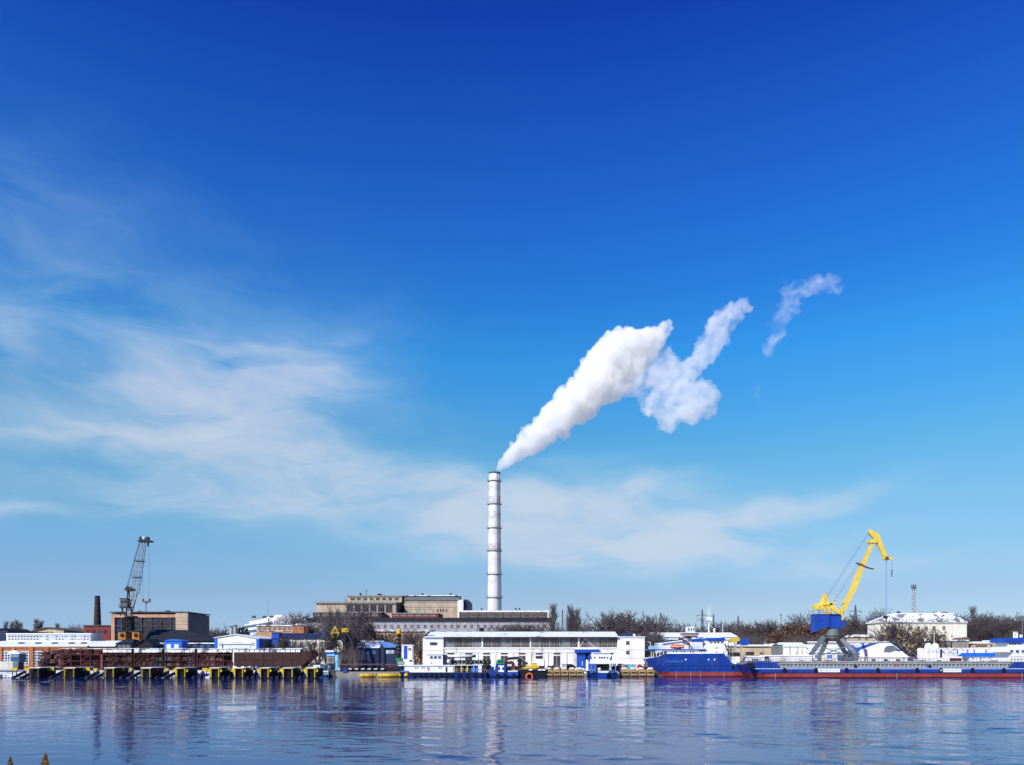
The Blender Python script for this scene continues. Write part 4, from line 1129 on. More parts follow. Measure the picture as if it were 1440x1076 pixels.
def mid_back():
    D = 290
    b = thing('ochre_store', 'ochre plaster store with a thin white roof line behind the black spud column', 'store', at(550, D))
    m = MB(); m.bx(497, 602, 888, None, D, 14); m.build('wall', 'ochre', b)
    m = MB(); m.bx(496, 603, 886, 888, D - .6, 15); m.build('roof', 'snow_thin', b)
    windows(b, [505, 514, 526, 537, 548, 568, 578, 588, 596], 4.2, 891.5, 897, D, gm='glass', fm='frame_pale')
    D = 266
    b = thing('blue_shed', 'navy shed with a dirty white sloping roof behind the red-decked pontoon', 'shed', at(517, D))
    m = MB(); m.bx(502, 533, 911, None, D, 9); m.build('wall', 'navy', b)
    m = MB(); m.prismx([(D - .5, Z(911.4, D)), (D - .5, Z(910.6, D)), (D + 9, Z(901, D + 9)), (D + 9, Z(902, D + 9))], X(500, D), X(534, D)); m.build('roof', 'snow_thin', b)
    for x in (506, 515, 524): window(b, x, x + 5, 915, 920, D, gm='glass_blue', fm='blue_pale')
    m = MB(); m.bx(508, 520, 923, None, D - .1, .1); m.build('gate', 'roof_navy', b)
    D = 264
    b = thing('blue_canopy_shop', 'blue workshop with pale blue canopy roof next to the navy shed', 'workshop', at(546, D))
    m = MB(); m.bx(535, 540.5, 902.4, None, D, 8); m.bx(540.5, 558, 910.4, None, D + .6, 7); m.build('wall', 'navy', b)
    m = MB(); m.pprism([(534, 902), (546, 903), (557, 907.6), (556, 910.6), (540.6, 911)], D - .3, 8.6); m.build('roof', 'blue_pale', b)
    for x in (543, 549): window(b, x, x + 5, 914.5, 919, D + .6, gm='glass_pale', fm='white_paint')
    b = thing('striped_kiosk', 'white kiosk with one broad dark-blue stripe right of the black spud column', 'kiosk', at(571, D))
    m = MB(); m.bx(565, 579, 908, None, D, 5); m.build('wall', 'white_wall', b)
    m = MB(); m.bx(568, 572.5, 906.8, 927, D - .15, .15); m.build('stripe', 'blue', b)
    m = MB(); m.bx(564.4, 579.6, 906.8, 908, D - .3, 5.6); m.build('roof', 'snow', b)
    for x in (574, ): window(b, x, x + 4, 911, 915, D, gm='glass')
    # blue and white booth, cyan tank, white sign box
    D = 252
    b = thing('watch_booth', 'small booth with blue-and-white striped hood beside the cyan tank', 'booth', at(465, D))
    m = MB(); m.bx(459.5, 470, 923, None, D, 2.5); m.build('booth_body', 'concrete_grey', b)
    m = MB(); m.bx(457.6, 469, 914.6, 917, D - .2, 3); m.build('cap', 'snow', b)
    m = MB(); m.bx(458.5, 470.5, 917, 920, D - .3, 3.2); m.build('hood', 'blue', b)
    m = MB(); m.bx(459.5, 470.8, 920, 922.8, D - .35, 3.2); m.build('hood_band', 'cyan', b)
    window(b, 461.5, 468, 925, 930, D, gm='glass')
    b = thing('upright_tank', 'upright pale cyan tank standing near the water by the booth', 'tank', at(475, 250))
    m = MB(); m.lathe(X(474.5, 250), 250, [(.75, G), (.75, Z(922.6, 250)), (.5, Z(921.4, 250)), (.1, Z(921, 250))], 18); m.build('shell', 'cyan', b, smooth=False)
    m = MB(); m.bx(471.5, 479.5, 939, None, 249, 2); m.build('plinth', 'cyan', b)
    m = MB(); m.lathe(X(474.5, 250), 250, [(.79, Z(930, 250)), (.79, Z(929.2, 250))], 18); m.build('hoop', 'pale_steel', b)
    b = thing('notice_board', 'white notice board on dark posts at the right end of the slipways', 'notice board', at(446, 238))
    m = MB(); m.bx(441, 450, 935.4, 943.6, 238, .25); m.build('board', 'white_clean', b)
    m = MB(); m.bx(444, 448, 937, 940.6, 237.95, .05); m.build('dark_mark', 'marks', b)
    for px in (442, 448.4): m = MB(); m.bx(px, px + .8, 943.6, 950, 238.1, .2); m.build('post', 'dark_steel', b)
    b = thing('dark_crate', 'dark green crate standing right of the white notice board', 'crate', at(454, 243))
    m = MB(); m.bx(450.5, 458.5, 934.5, 941.6, 243, 2)
    for k in range(4): m.bx(450.7 + k * 2.1, 451.3 + k * 2.1, 934.7, 941.4, 242.93, .07)
    m.build('crate_body', 'teal', b); m = MB(); m.bx(450.2, 458.8, 933.8, 934.5, 242.9, 2.2); m.build('lid', 'snow_thin', b)
    # yellow-topped columns in front of the trees
    D = 259
    b = thing('lattice_column', 'dark lattice column topped by a yellow triangular head', 'column', at(471, D))
    m = MB(); m.lattice(P(471, 941, D), P(471, 897, D), 1.1, 1.1, 14, .07); m.build('mast', 'dark_steel', b)
    m = MB()
    for dy in (-.6, .6):
        for a, c_ in (((465.6, 890), (470.8, 880.6)), ((476.6, 890), (471.2, 880.6)), ((465.6, 890), (468.6, 897)), ((476.6, 890), (473.6, 897)), ((468.4, 890), (471, 881)), ((473.8, 890), (471, 881))):
            m.beam(P(*a, D + dy), P(*c_, D + dy), .17)
    m.bx(465, 477, 889.8, 890.7, D - .8, 1.6); m.build('head', 'yellow', b)
    b = thing('loading_arm', 'dark bent loading arm with a yellow box head against the big bare tree', 'loading arm', at(486, D))
    m = MB(); m.bx(480.5, 487.5, 883.4, 889, D - .8, 1.6); m.pprism([(487.5, 883), (490.5, 885.6), (489, 889), (487.5, 889)], D - .7, 1.4); m.build('head', 'yellow', b)
    m = MB(); pts = [(486, 889), (490.5, 893.5), (494, 901), (496, 913), (496.5, 941)]
    for a, c_ in zip(pts, pts[1:]): m.beam(P(*a, D), P(*c_, D), .75)
    m.beam(P(484, 889, D), P(487.5, 941, D), .35); m.beam(P(487, 905, D), P(495.5, 913, D), .25); m.beam(P(487.5, 922, D), P(496.5, 930, D), .25); m.build('arm', 'dark_steel', b)
    # black spud column with yellow cap
    D = 246
    b = thing('spud_column', 'black spud column with round yellow cap and green foot', 'spud column', at(561, D))
    m = MB(); x = X(561, D); m.lathe(x, D, [(.62, G), (.62, Z(891.5, D))], 16); m.build('column', 'black', b)
    m = MB()
    for y in (897, 902, 907, 912, 917): m.lathe(x, D, [(.7, Z(y + .7, D)), (.7, Z(y, D))], 16)
    m.build('collar', 'grey_steel', b)
    m = MB(); m.lathe(x, D, [(.72, Z(891.5, D)), (.78, Z(890.6, D)), (.78, Z(886.4, D)), (.5, Z(884.8, D)), (.1, Z(884.3, D))], 18); m.build('cap', 'yellow', b)
    m = MB(); m.bx(556.8, 565.4, 925.4, 930.6, D - 1.2, 2.4); m.build('winch', 'green', b)
    m = MB(); m.bx(559, 567.5, 930.6, 936.4, D - 1.3, 2.6); m.build('foot_frame', 'pale_steel', b)


def warehouse():
    D = 258
    b = thing('white_warehouse', 'long white quay warehouse with brown strip glazing and two white end blocks', 'warehouse', at(750, D))
    m = MB(); m.bx(623.5, 868.5, 911.2, None, D + .4, 15); wl = m.build('wall', 'white_wall', b)
    m = MB(); m.bx(623.5, 868.5, 896.4, 911.2, D + .9, 14); m.build('clerestory_wall', 'concrete_dark', b)
    m = MB(); m.bx(594.5, 623.5, 896.2, None, D, 15.4); ta = m.build('end_block', 'white_clean', b)
    m = MB(); m.bx(868.5, 906.5, 896.2, None, D, 15.4); tb = m.build('end_block', 'white_clean', b)
    m = MB(); m.bx(623.5, 868.5, 910.6, 912.2, D + .1, .6); m.build('sill_band', 'white_clean', b)
    m = MB(); m.bx(623.5, 868.5, 917.6, 918.2, D + .3, .1); m.build('string_course', 'frame_pale', b)
    yr = D + 8
    m = MB()
    m.prismx([(D - .8, Z(896.4, D)), (D - .8, Z(895.6, D)), (yr, Z(888.4, yr)), (D + 16, Z(895.6, D))], X(596, D), X(869.5, D)); rf = m.build('roof', 'snow_roof', b)
    m = MB(); m.bx(867.5, 907.5, 895.2, 896.3, D - .4, 16.2); m.build('end_roof', 'snow', b)
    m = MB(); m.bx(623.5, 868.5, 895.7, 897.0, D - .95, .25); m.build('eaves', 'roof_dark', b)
    m = MB(); m.pprism([(593.5, 896.3), (597.5, 896.3), (605, 888.6), (602, 888.2)], D - .4, 1); m.build('roof_end', 'roof_navy', b)
    # strip glazing in bays
    xs = frange(624, 868, 19)
    for i in range(18):
        window(b, xs[i] + .25, xs[i + 1] - .25, 897.0, 910.6, D + .9, nx=6, nz=3, fm='frame_pale', gm='glass_brown' if i % 3 else 'glass_grid', t=.085)
    for i in (4, 9, 14): m = MB(); m.bx(xs[i] - 1.1 if i != 8 else 0, xs[i] + 1.1, 896.6, 911, D + .55, .4); m.build('pier', 'white_wall', b)
    m = MB(); m.beam(P(815, 911, D + .7), P(823, 898, D + .7), .25); m.build('brace', 'frame_pale', b)
    m = MB(); m.beam(P(823.4, 898, D + .7), P(836, 911, D + .7), .25); m.build('brace', 'frame_pale', b)
    # wall openings
    for x in (634, 659, 684, 709, 734, 758, 783, 857.5):
        window(wl, x - 4.8, x + 4.8, 918.6, 920.2, D + .4, nx=3, nz=1, gm='glass_brown', fm='frame_dark', t=.06)
        if x in (758, ): window(wl, x - 4.8, x + 4.8, 922.4, 926.2, D + .4, nx=3, nz=2, gm='glass_brown', fm='frame_dark', t=.06)
        elif x == 857.5: window(wl, x - 3, x + 2.6, 922.4, 928, D + .4, nx=2, nz=2, gm='glass', fm='frame_dark', t=.06)
        else:
            m = MB(); m.bx(x - 4.7, x + 4.7, 922.4, None, D + .28, .1); dr = m.build('door', 'frame_dark', b)
            m = MB(); m.bx(x - .25, x + .25, 922.4, None, D + .2, .08); m.build('door_post', 'frame_pale', dr)
    m = MB()
    for x in (646, 671, 696, 721, 746, 770, 796): m.bx(x - .9, x + .9, 918.3, None, D + .1, .3)
    m.build('pilaster', 'white_clean', b)
    window(ta, 604.5, 614.8, 903.2, 907.2, D, nx=3, nz=1, gm='glass_grid', fm='frame_dark', t=.07)
    window(ta, 602, 610, 924, 928, D, nx=2, nz=1, gm='glass', fm='frame_dark', t=.07)
    for y in (901.5, 915): window(tb, 880.2, 885, y, y + 5.4, D, nx=2, nz=1, gm='glass', fm='frame_pale', t=.07)
    m = MB(); m.bx(868.5, 906.5, 913.6, 914.2, D - .06, .06); m.bx(868.5, 906.5, 925.6, 926.2, D - .06, .06); m.build('string_course', 'frame_pale', b)
    m = MB(); m.bx(594.5, 623.5, 914.4, 915, D - .06, .06); m.build('string_course', 'frame_pale', b)
    # blue gate
    m = MB(); m.bx(808.5, 842.5, 913.2, 917.8, D - 1.2, 1.5); m.build('gate_canopy', 'blue', b)
    m = MB(); m.pprism([(808, 913.2), (817, 910.6), (834, 910.6), (843, 913.2)], D - 1.3, 1.7); m.build('canopy_snow', 'snow', b)
    m = MB(); m.bx(811, 823, 917.8, None, D - .1, .4); gt = m.build('gate_leaf', 'blue', b)
    m = MB(); m.bx(818.6, 819.3, 930, 936, D - .2, .1); m.build('handle', 'white_paint', gt)
    m = MB(); m.bx(823, 827.4, 917.8, None, D + .15, .15); m.build('gate_gap', 'black', b)
    m = MB(); m.bx(827.4, 841, 917.8, None, D - .1, .4); m.build('gate_leaf', 'blue', b)
    # roof clutter
    m = MB(); m.pprism([(866, 895), (874, 891.4), (889, 890), (890, 895)], D + 2, 4); m.build('roof_hatch', 'roof_navy', b)
    m = MB(); m.bx(674, 680.5, 883, 890, yr + 2, 1.6); m.build('roof_vent', 'black', b)
    m = MB(); m.pprism([(605, 890), (606, 886.4), (610, 886), (611, 890)], yr + 2, 1.6); m.build('roof_vent', 'roof_navy', b)
    for i, (x, w_) in enumerate(((892, 3), (899, 4))):
        m = MB(); m.bx(x - w_ / 2, x + w_ / 2, 891.6, 895.3, D + 5, 1.4); m.build('roof_box', 'white_wall' if i == 0 else 'rust_pale', b)


BUILDERS += [chimney, smoke, power_station, mid_back, warehouse]
# ------------------------------------------------------------------ vessels
def hull_mesh(m, st, yc, zb, red=1, deck=2, wl=3):
    """st: list of (x at deck, x at keel, deck height, half beam at deck, half beam at water); slots 0 topside, red boot, deck"""
    zk = -1.6; rows = []
    for (xt, xb, zd, hd, hw) in st:
        r = []
        for z in (zk, min(.28, zb * .5), zb, zb + (zd - zb) * .5, zd):
            u = (z - zk) / (zd - zk); x = xb + (xt - xb) * u
            h = hw * .8 if z == zk else hw + (hd - hw) * (z / zd) ** .8
            r.append((x, h, z))
        rows.append(r)
    vs = []; fs = []; ms = []
    n = len(rows[0])
    for r in rows:
        vs += [(x, yc - h, z) for x, h, z in r] + [(x, yc + h, z) for x, h, z in r]
    for i in range(len(rows) - 1):
        a, b = i * 2 * n, (i + 1) * 2 * n
        for j in range(n - 1):
            mi = (wl if j < 1 else red) if j < 2 else 0
            fs.append((a + j, b + j, b + j + 1, a + j + 1)); ms.append(mi)
            fs.append((a + n + j, a + n + j + 1, b + n + j + 1, b + n + j)); ms.append(mi)
        fs.append((a + n - 1, b + n - 1, b + 2 * n - 1, a + 2 * n - 1)); ms.append(deck)
    for i in (0, len(rows) - 1):
        a = i * 2 * n
        for j in range(n - 1): fs.append((a + j, a + j + 1, a + n + j + 1, a + n + j)); ms.append((wl if j < 1 else red) if j < 2 else 0)
    o = len(m.v); m.v += vs; m.f += [[k + o for k in f] for f in fs]; m.m += ms


def rail(m, pts, h=1.0, n=6, r=.04):
    for a, b in zip(pts, pts[1:]):
        a, b = Vector(a), Vector(b)
        for k in range(n + 1):
            q = a.lerp(b, k / n); m.tube(q, q + Vector((0, 0, h)), r, n=3)
        for f in (.5, 1): m.tube(a + Vector((0, 0, h * f)), b + Vector((0, 0, h * f)), r, n=3)


def blue_ship():
    D = 240; yc = D + 5.2
    o = thing('supply_ship', 'blue supply ship with red boot stripe, white deckhouse and orange lifeboat', 'ship', (X(985, D), yc, 0))
    m = MB(); zz = lambda y: Z(y, D)
    st = [(X(909.5, D), X(930, D), zz(927), 2.6, .4), (X(916, D), X(938, D), zz(925), 4.0, 2.0), (X(926, D), X(945, D), zz(923.5), 4.9, 3.6), (X(934, D), X(950, D), zz(919.6), 5.2, 4.6), (X(952, D), X(960, D), zz(919.3), 5.2, 5.1),
          (X(1018, D), X(1018, D), zz(919), 5.2, 5.15), (X(1028.5, D), X(1028, D), zz(931.5), 5.2, 5.15), (X(1033, D), X(1033, D), zz(934), 5.2, 5.1), (X(1056, D), X(1050, D), zz(934), 5.0, 4.4), (X(1062, D), X(1055, D), zz(934), 4.0, 2.4)]
    hull_mesh(m, st, yc, zz(945.3)); m.build('hull', ['hull_blue', 'boot_red', 'snow_deck', 'rust'], o)
    m = MB()
    for y in (936.2, 941): m.bx(912 if y < 940 else 930, 1030, y, y + .5, D - .06, .08)
    m.build('rubbing_strake', 'hull_dark', o)
    rg = random.Random(2); m = MB()
    m.bx(936, 963, 931.2, 931.7, D - .06, .3)
    for i in range(15):
        x = 936.5 + i * 1.75; y = rg.uniform(926.5, 929.5); m.bx(x, x + rg.uniform(.4, .9), y, 931.2, D - .05, .3)
        if i % 2: m.bx(x, x + 1.5, y, y + .5, D - .05, .3)
    m.build('worn_lettering', 'marks_blue', o)
    for x in (964.2, 996.2, 1004.8):
        m = MB(); m.torus((X(x, D), D - .02, zz(927.6)), .34, .07, 12, 5); pl = m.build('porthole', 'hull_dark', o)
        v = MB(); v.lathe(0, 0, [(.27, 0), (.27, .05)], 12); v.v = [(a + X(x, D), D - .04 - c_, b_ + zz(927.6)) for a, b_, c_ in v.v]; v.build('pane', 'white_clean', pl)
    for x in (951, 971, 985, 1018, 1047):
        m = MB(); m.bx(x, x + .45, 944, 952.6, D - .05, .08); m.build('draft_mark', 'pale_steel', o)
    for x, y in ((1030.5, 938.4), (1044.5, 940.2)):
        m = MB(); m.torus((X(x, D), D - .1, zz(y)), .38, .2); m.build('tyre_fender', 'rubber', o)
    # long low house on the fore deck with a boat deck above
    m = MB(); m.bx(938, 1017, 915, 919.4, D + 1.0, 8.2); h1 = m.build('lower_house', 'white_paint', o)
    for x in (946, 950, 957, 961, 970, 974, 985, 989, 1007): window(h1, x, x + 1.7, 915.9, 917.6, D + 1, nx=1, nz=1, fm='white_paint', gm='glass', t=.03)
    m = MB(); m.bx(914, 993, 912.9, 914.4, D + .4, 9.6); m.build('boat_deck', 'blue', o)
    m = MB()
    for x in (915.5, 918.5, 923, 927.5, 932.5): m.bx(x, x + .7, 914.4, 925.5, D + .9, .16)
    m.build('deck_stanchion', 'white_paint', o)
    m = MB(); m.bx(922, 933, 919, 925, D + 2, 4); m.bx(927, 931.5, 917.5, 925, D + 2.5, 2); m.build('winch', 'dark_steel', o)
    m = MB(); rail(m, [(X(914.5, D), D + .5, zz(913)), (X(943, D), D + .5, zz(913))], 1.1, 10); rail(m, [(X(965, D), D + .5, zz(913)), (X(992, D), D + .5, zz(913))], 1.1, 9); m.build('railing', 'white_steel', o)
    m = MB(); m.bx(915, 926, 908.6, 912.9, D + 2.5, 4); m.build('deck_locker', 'cyan', o)
    m = MB(); m.tube(P(914.6, 914, D + .7), P(914.6, 903, D + .7), .09, n=5); m.tube(P(914.6, 903.6, D + .7), P(910.8, 902.6, D + .7), .08, n=4); m.build('davit', 'white_paint', o)
    m = MB(); m.pprism([(930, 912.9), (930, 905.5), (962, 902.2), (974, 903), (974, 912.9)], D + 3.2, 5); m.build('upper_house', 'white_clean', o)
    # lifeboat
    m = MB(); xa, xb = X(944, D), X(963, D); cc = (xa + xb) / 2
    ring = []
    for k in range(9):
        u = k / 8; s_ = math.sin(math.pi * min(max(u, .04), .96)) ** .45; ring.append((xa + (xb - xa) * u, s_))
    vs = []; fs = []; n = 10
    for x, s_ in ring: vs += [(x, D + 1.3 + .85 * s_ * math.cos(2 * math.pi * k / n), zz(909.4) + .78 * s_ * math.sin(2 * math.pi * k / n)) for k in range(n)]
    for i in range(8):
        for k in range(n): fs.append((i * n + k, i * n + (k + 1) % n, (i + 1) * n + (k + 1) % n, (i + 1) * n + k))
    fs += [tuple(range(n)), tuple(range(8 * n, 9 * n))]
    m.add(vs, fs); lb = m.build('lifeboat', 'lifeboat', o, smooth=True)
    m = MB(); m.bx(945.5, 961, 909.2, 909.8, D + .38, .1); m.build('grab_line', 'white_paint', lb)
    m = MB()
    for x in (945, 961.5): m.tube(P(x, 913, D + 1.3), P(x, 906.4, D + 1.3), .09, n=5); m.tube(P(x, 906.4, D + 1.3), P(x + 2, 905.6, D + .9), .09, n=5)
    m.build('lifeboat_cradle', 'dark_steel', o)
    # red bent deck crane and dark boom
    m = MB(); pts = [(954, 897.6), (958, 899.2), (966, 902.6), (970, 906), (969.4, 912.6)]
    for a, b in zip(pts, pts[1:]): m.beam(P(*a, D + 2), P(*b, D + 2), .42)
    m.build('deck_crane', 'rust_red', o)
    m = MB(); m.beam(P(957, 899, D + 2.2), P(966, 896, D + 2.2), .3); m.bx(965, 972, 895, 897.6, D + 2, 1.2); m.beam(P(930, 903.5, D + 2.4), P(957, 899.6, D + 2.4), .3); m.build('crane_boom', 'dark_steel', o)
    # funnel block and its white cap
    m = MB(); m.bx(968, 978, 896, 913, D + 3.6, 3); m.build('funnel_casing', 'white_paint', o)
    m = MB(); m.pprism([(974.5, 902), (976, 898.6), (987, 897.6), (989, 900.6), (988, 902.6)], D + 2.2, 3.6); m.build('cover', 'blue', o)
    m = MB(); m.bx(975.5, 988, 902.6, 912.9, D + 2.4, 3); m.build('casing_side', 'white_steel', o)
    m = MB(); m.bx(961.5, 982.5, 891.6, 894.2, D + 3, 4.4); m.build('top_platform', 'concrete_pale', o)
    m = MB(); m.bx(961, 983, 890.5, 891.6, D + 2.8, 4.8); m.build('platform_rim', 'navy', o)
    m = MB(); m.pprism([(966.4, 890.5), (966.4, 883), (968, 881.4), (976, 881.4), (977.6, 883), (977.6, 890.5)], D + 3.6, 2.6); tc = m.build('top_cabin', 'white_clean', o)
    for x in (967.4, 971, 974.6): window(tc, x, x + 2, 883, 887, D + 3.6, nx=1, nz=1, fm='white_paint', gm='glass_blue', t=.04)
    m = MB(); m.bx(963, 981, 894.2, 897, D + 4, 3); m.build('platform_leg', 'white_paint', o)
    # bridge
    m = MB(); m.pprism([(990, 919), (990, 912), (994.5, 906.5), (994.5, 901), (1018.5, 901), (1018.5, 919)], D + 1.4, 7.4); br = m.build('bridge_house', 'white_clean', o)
    for x in (998, 1003.4, 1008, 1013.5): window(br, x, x + 3.4, 902.4, 904.4, D + 1.4, nx=1, nz=1, fm='white_paint', gm='glass', t=.04)
    m = MB(); m.bx(1005.5, 1009.8, 910.8, 911.8, D + 1.33, .1); m.bx(1006, 1008, 916, 917.2, D + 1.33, .1); m.build('vent_grille', 'dark_steel', br)
    m = MB(); m.pprism([(995, 900.9), (996.5, 897.4), (1018, 896.6), (1020.6, 899.2), (1019.5, 900.9)], D + .9, 8.4); m.build('bridge_awning', 'blue', o)
    m = MB(); m.bx(996, 1014, 895.2, 897, D + 2, 6); m.build('bridge_roof', 'snow', o)
    m = MB(); m.tube(P(996.8, 897, D + 4), P(996.8, 853, D + 4), .26, .1, 8); m.bx(994, 1001.5, 868.4, 872.6, D + 3.4, 1.2); m.bx(994.6, 999.6, 862.4, 863, D + 3.7, .5)
    m.tube(P(994.8, 868, D + 4), P(994.8, 856, D + 4), .05, n=4); m.tube(P(999.2, 863, D + 4), P(999.2, 848, D + 4), .05, n=4); m.beam(P(993.5, 858, D + 4), P(1000, 858, D + 4), .08)
    for y in (890, 884, 878): m.beam(P(995.4, y, D + 4), P(998.2, y, D + 4), .1)
    m.build('mast', 'white_clean', o)
    m = MB(); m.tube(P(1004.6, 896, D + 4), P(1004.6, 886, D + 4), .34, .25, 8); m.ball(P(1004.6, 885.4, D + 4), .42, 8); m.build('radar_post', 'white_clean', o)
    m = MB(); m.tube(P(1016.4, 897, D + 5), P(1016.4, 878, D + 5), .09, n=5); m.build('whip_aerial', 'white_clean', o)
    m = MB(); m.pprism([(1018.6, 919), (1018.6, 903), (1022, 905), (1026, 914), (1028, 919.5), (1028.5, 931)], D + 2, .5)
    m = MB()
    for a, c_ in (((1019, 905), (1030, 931)), ((1024, 906), (1024, 932)), ((1030, 908), (1022, 925)), ((1028, 914), (1034, 932)), ((1020, 914), (1032, 914)), ((1019.5, 909), (1030, 909))): m.beam(P(*a, D + 2.2), P(*c_, D + 2.2), .3)
    m.build('stern_gantry', 'grey_steel', o)
    m = MB(); m.bx(1029.5, 1040.5, 923.4, 934.2, D + 1.5, 4); m.build('stores_house', 'white_clean', o)
    m = MB(); m.bx(1030, 1040, 917.5, 923.4, D + 3, 3); m.build('winch_house', 'dark_steel', o)
    m = MB(); m.beam(P(1041, 932, D + 2), P(1049, 924, D + 2), .35); m.bx(1042, 1052, 929.5, 934, D + 2, 3); m.build('deck_gear', 'rust_red', o)
    m = MB(); rail(m, [(X(1034, D), D + .3, zz(934)), (X(1058, D), D + .3, zz(934))], 1.0, 9); m.build('stern_railing', 'white_steel', o)


def deck_crane_yellow():
    D = 254
    o = thing('jib_crane', 'small crane with yellow jib head and square blue cab on thin legs behind the ship', 'crane', at(1042, D))
    m = MB(); m.pprism([(1025.5, 903.5), (1027, 899), (1033, 897.4), (1035, 896.6), (1040.5, 896.6), (1040.5, 901.6), (1034, 902.2), (1027.5, 904)], D, 1.8); m.build('jib_head', 'yellow', o)
    m = MB(); m.bx(1041.6, 1053, 898, 906.6, D - .3, 3); cb = m.build('cab', 'blue', o)
    m = MB(); m.bx(1037, 1052, 906.6, 908, D, 2.6); m.build('cab_floor', 'white_paint', cb)
    m = MB(); m.beam(P(1033, 902.5, D + .4), P(1036.4, 941, D + .4), .4); m.beam(P(1041, 905, D + .4), P(1046, 941, D + .4), .4); m.beam(P(1041, 905, D + 2.4), P(1046, 941, D + 2.4), .35); m.beam(P(1035, 920, D + .4), P(1043, 920, D + .4), .2)
    m.build('leg', 'pale_steel', o)


def barge():
    D = 229; yc = D + 6
    o = thing('river_barge', 'very long blue barge with red boot stripe and grey ribbed hatch coaming', 'barge', (X(1245, D), yc, 0))
    zz = lambda y: Z(y, D)
    m = MB()
    st = [(X(1048, D), X(1066, D), zz(934.6), 4.2, 1.2), (X(1053, D), X(1075, D), zz(931.8), 5.4, 3.8), (X(1061, D), X(1084, D), zz(931.6), 6, 5.7), (X(1091, D), X(1092, D), zz(931.4), 6, 6),
          (X(1098, D), X(1098, D), zz(938.6), 6, 6), (X(1418, D), X(1418, D), zz(938.6), 6, 6), (X(1426, D), X(1426, D), zz(931.5), 6, 6), (X(1452, D), X(1450, D), zz(930.5), 6, 5.6), (X(1470, D), X(1462, D), zz(930.5), 3.6, 2)]
    hull_mesh(m, st, yc, zz(946.6)); m.build('hull', ['hull_blue', 'boot_red', 'grey_steel', 'rust'], o)
    m = MB(); m.bx(1060, 1460, 940.2, 940.9, D - .1, .12); m.build('white_line', 'white_paint', o)
    m = MB(); m.bx(1070, 1460, 945.9, 946.8, D - .09, .1); m.build('rubbing_strake', 'hull_dark', o)
    m = MB(); m.bx(1097, 1420, 930.8, 938.2, D + 1.2, 9.6); cm = m.build('hatch_coaming', 'coaming', o)
    m = MB()
    for i in range(58):
        x = 1099 + i * 5.55; m.pprism([(x, 938.2), (x + .9, 932.6), (x + 2.0, 932.6), (x + 1.5, 938.2)], D + .85, .36)
    m.build('coaming_stay', 'coaming', cm)
    m = MB()
    rg = random.Random(5)
    for i in range(58):
        x = 1100.8 + i * 5.55; m.bx(x + .6, x + 3.2, 934.4, 937.4, D + 1.12, .1)
    m.build('recess_shade', 'coaming_shade', cm)  # flat plates, the shade of recesses put into a darker grey
    m = MB(); m.bx(1096, 1421, 930.1, 931.2, D + 1.0, 10); m.bx(1096, 1421, 933.0, 933.6, D + .8, .4); m.build('coaming_rim', 'pale_steel', cm)
    m = MB(); m.bx(1094, 1424, 938.2, 939.4, D + .1, 1.0); m.build('side_deck', 'snow', o)
    m = MB(); rail(m, [(X(1100 + 16 * i, D), D + 10.8, zz(931)) for i in range(21)], 1.0, 3, .05); m.build('far_railing', 'rust_red', o)
    m = MB()
    for i in range(22):
        x = rg.uniform(1098, 1415); w = rg.uniform(2, 9); m.bx(x, x + w, 929.6 - rg.uniform(0, .9), 930.4, D + 5 + rg.uniform(-3, 3), 1.5)
    m.build('hatch_gear', 'rust_red', o)
    for x0, x1 in ((1150, 1181.2), (1323.5, 1352)):
        m = MB(); m.bx(x0, x1, 940.6, 945.4, D - .16, .12); pl = m.build('name_plate', 'white_clean', o)
        m = MB()
        n = 8
        for i in range(n):
            x = x0 + (x1 - x0) * (.12 + .8 * i / n) + (x1 - x0) * .01 * (i % 3); m.bx(x, x + 1.7, 942.0 + .2 * (i % 2), 943.4, D - .175, .02)
        m.build('faded_lettering', 'marks', pl)
    for x, white in ((1103, 0), (1147, 0), (1190, 0), (1234, 0), (1289, 0), (1322.5, 1), (1367, 0), (1411, 0)):
        m = MB(); m.torus((X(x, D), D - .25, zz(942.6)), .42, .2); ty = m.build('tyre_fender', 'rubber', o)
        if white:
            v = MB(); v.lathe(0, 0, [(.3, 0), (.3, .06)], 12); v.v = [(a + X(x, D), D - .2 - c_, b_ + zz(942.6)) for a, b_, c_ in v.v]; v.build('white_disc', 'white_clean', ty)
    for x in (1203.5, 1308):
        m = MB(); m.bx(x - 1.6, x + 1.8, 935.4, 939.6, D - .1, 1); m.build('bollard_block', 'navy', o)
    m = MB(); m.torus((X(1260.5, D), D + .3, zz(936.8)), .42, .12); m.build('lifebuoy', 'red', o)
    for x in (1090, 1261, 1437):
        m = MB(); m.bx(x, x + .5, 946.5, 954, D - .08, .08); m.build('draft_mark', 'pale_steel', o)
    # bow gear
    m = MB()
    for px, h in ((1056, 929), (1062, 928), (1068, 929.6), (1074, 929), (1083, 930)): m.bx(px - 1.6, px + 1.4, h, 932, D + 2.2, 2)
    m.bx(1054, 1085, 930.2, 932, D + 2, 2.6); m.bx(1061, 1067, 926.4, 931.5, D + 3, 2.5); m.build('windlass', 'navy', o)
    m = MB(); rail(m, [(X(1052, D), D + 1.2, zz(932)), (X(1090, D), D + .5, zz(931.6))], 1.0, 12); m.tube(P(1085.6, 931.5, D + 1), P(1085.6, 922, D + 1), .07, n=4); m.build('bow_railing', 'white_steel', o)
    m = MB(); m.torus((X(1054.5, D), D - .1, zz(936.4)), .55, .3, 16); m.torus((X(1057.6, D), D - .15, zz(938.6)), .5, .28, 16); m.build('bow_tyre', 'rubber', o)
    # stern house at the right
    m = MB(); m.pprism([(1423, 931), (1423, 918), (1415, 917), (1417, 910), (1460, 910), (1460, 931)], D + 1.5, 8); sh = m.build('stern_house', 'white_clean', o)
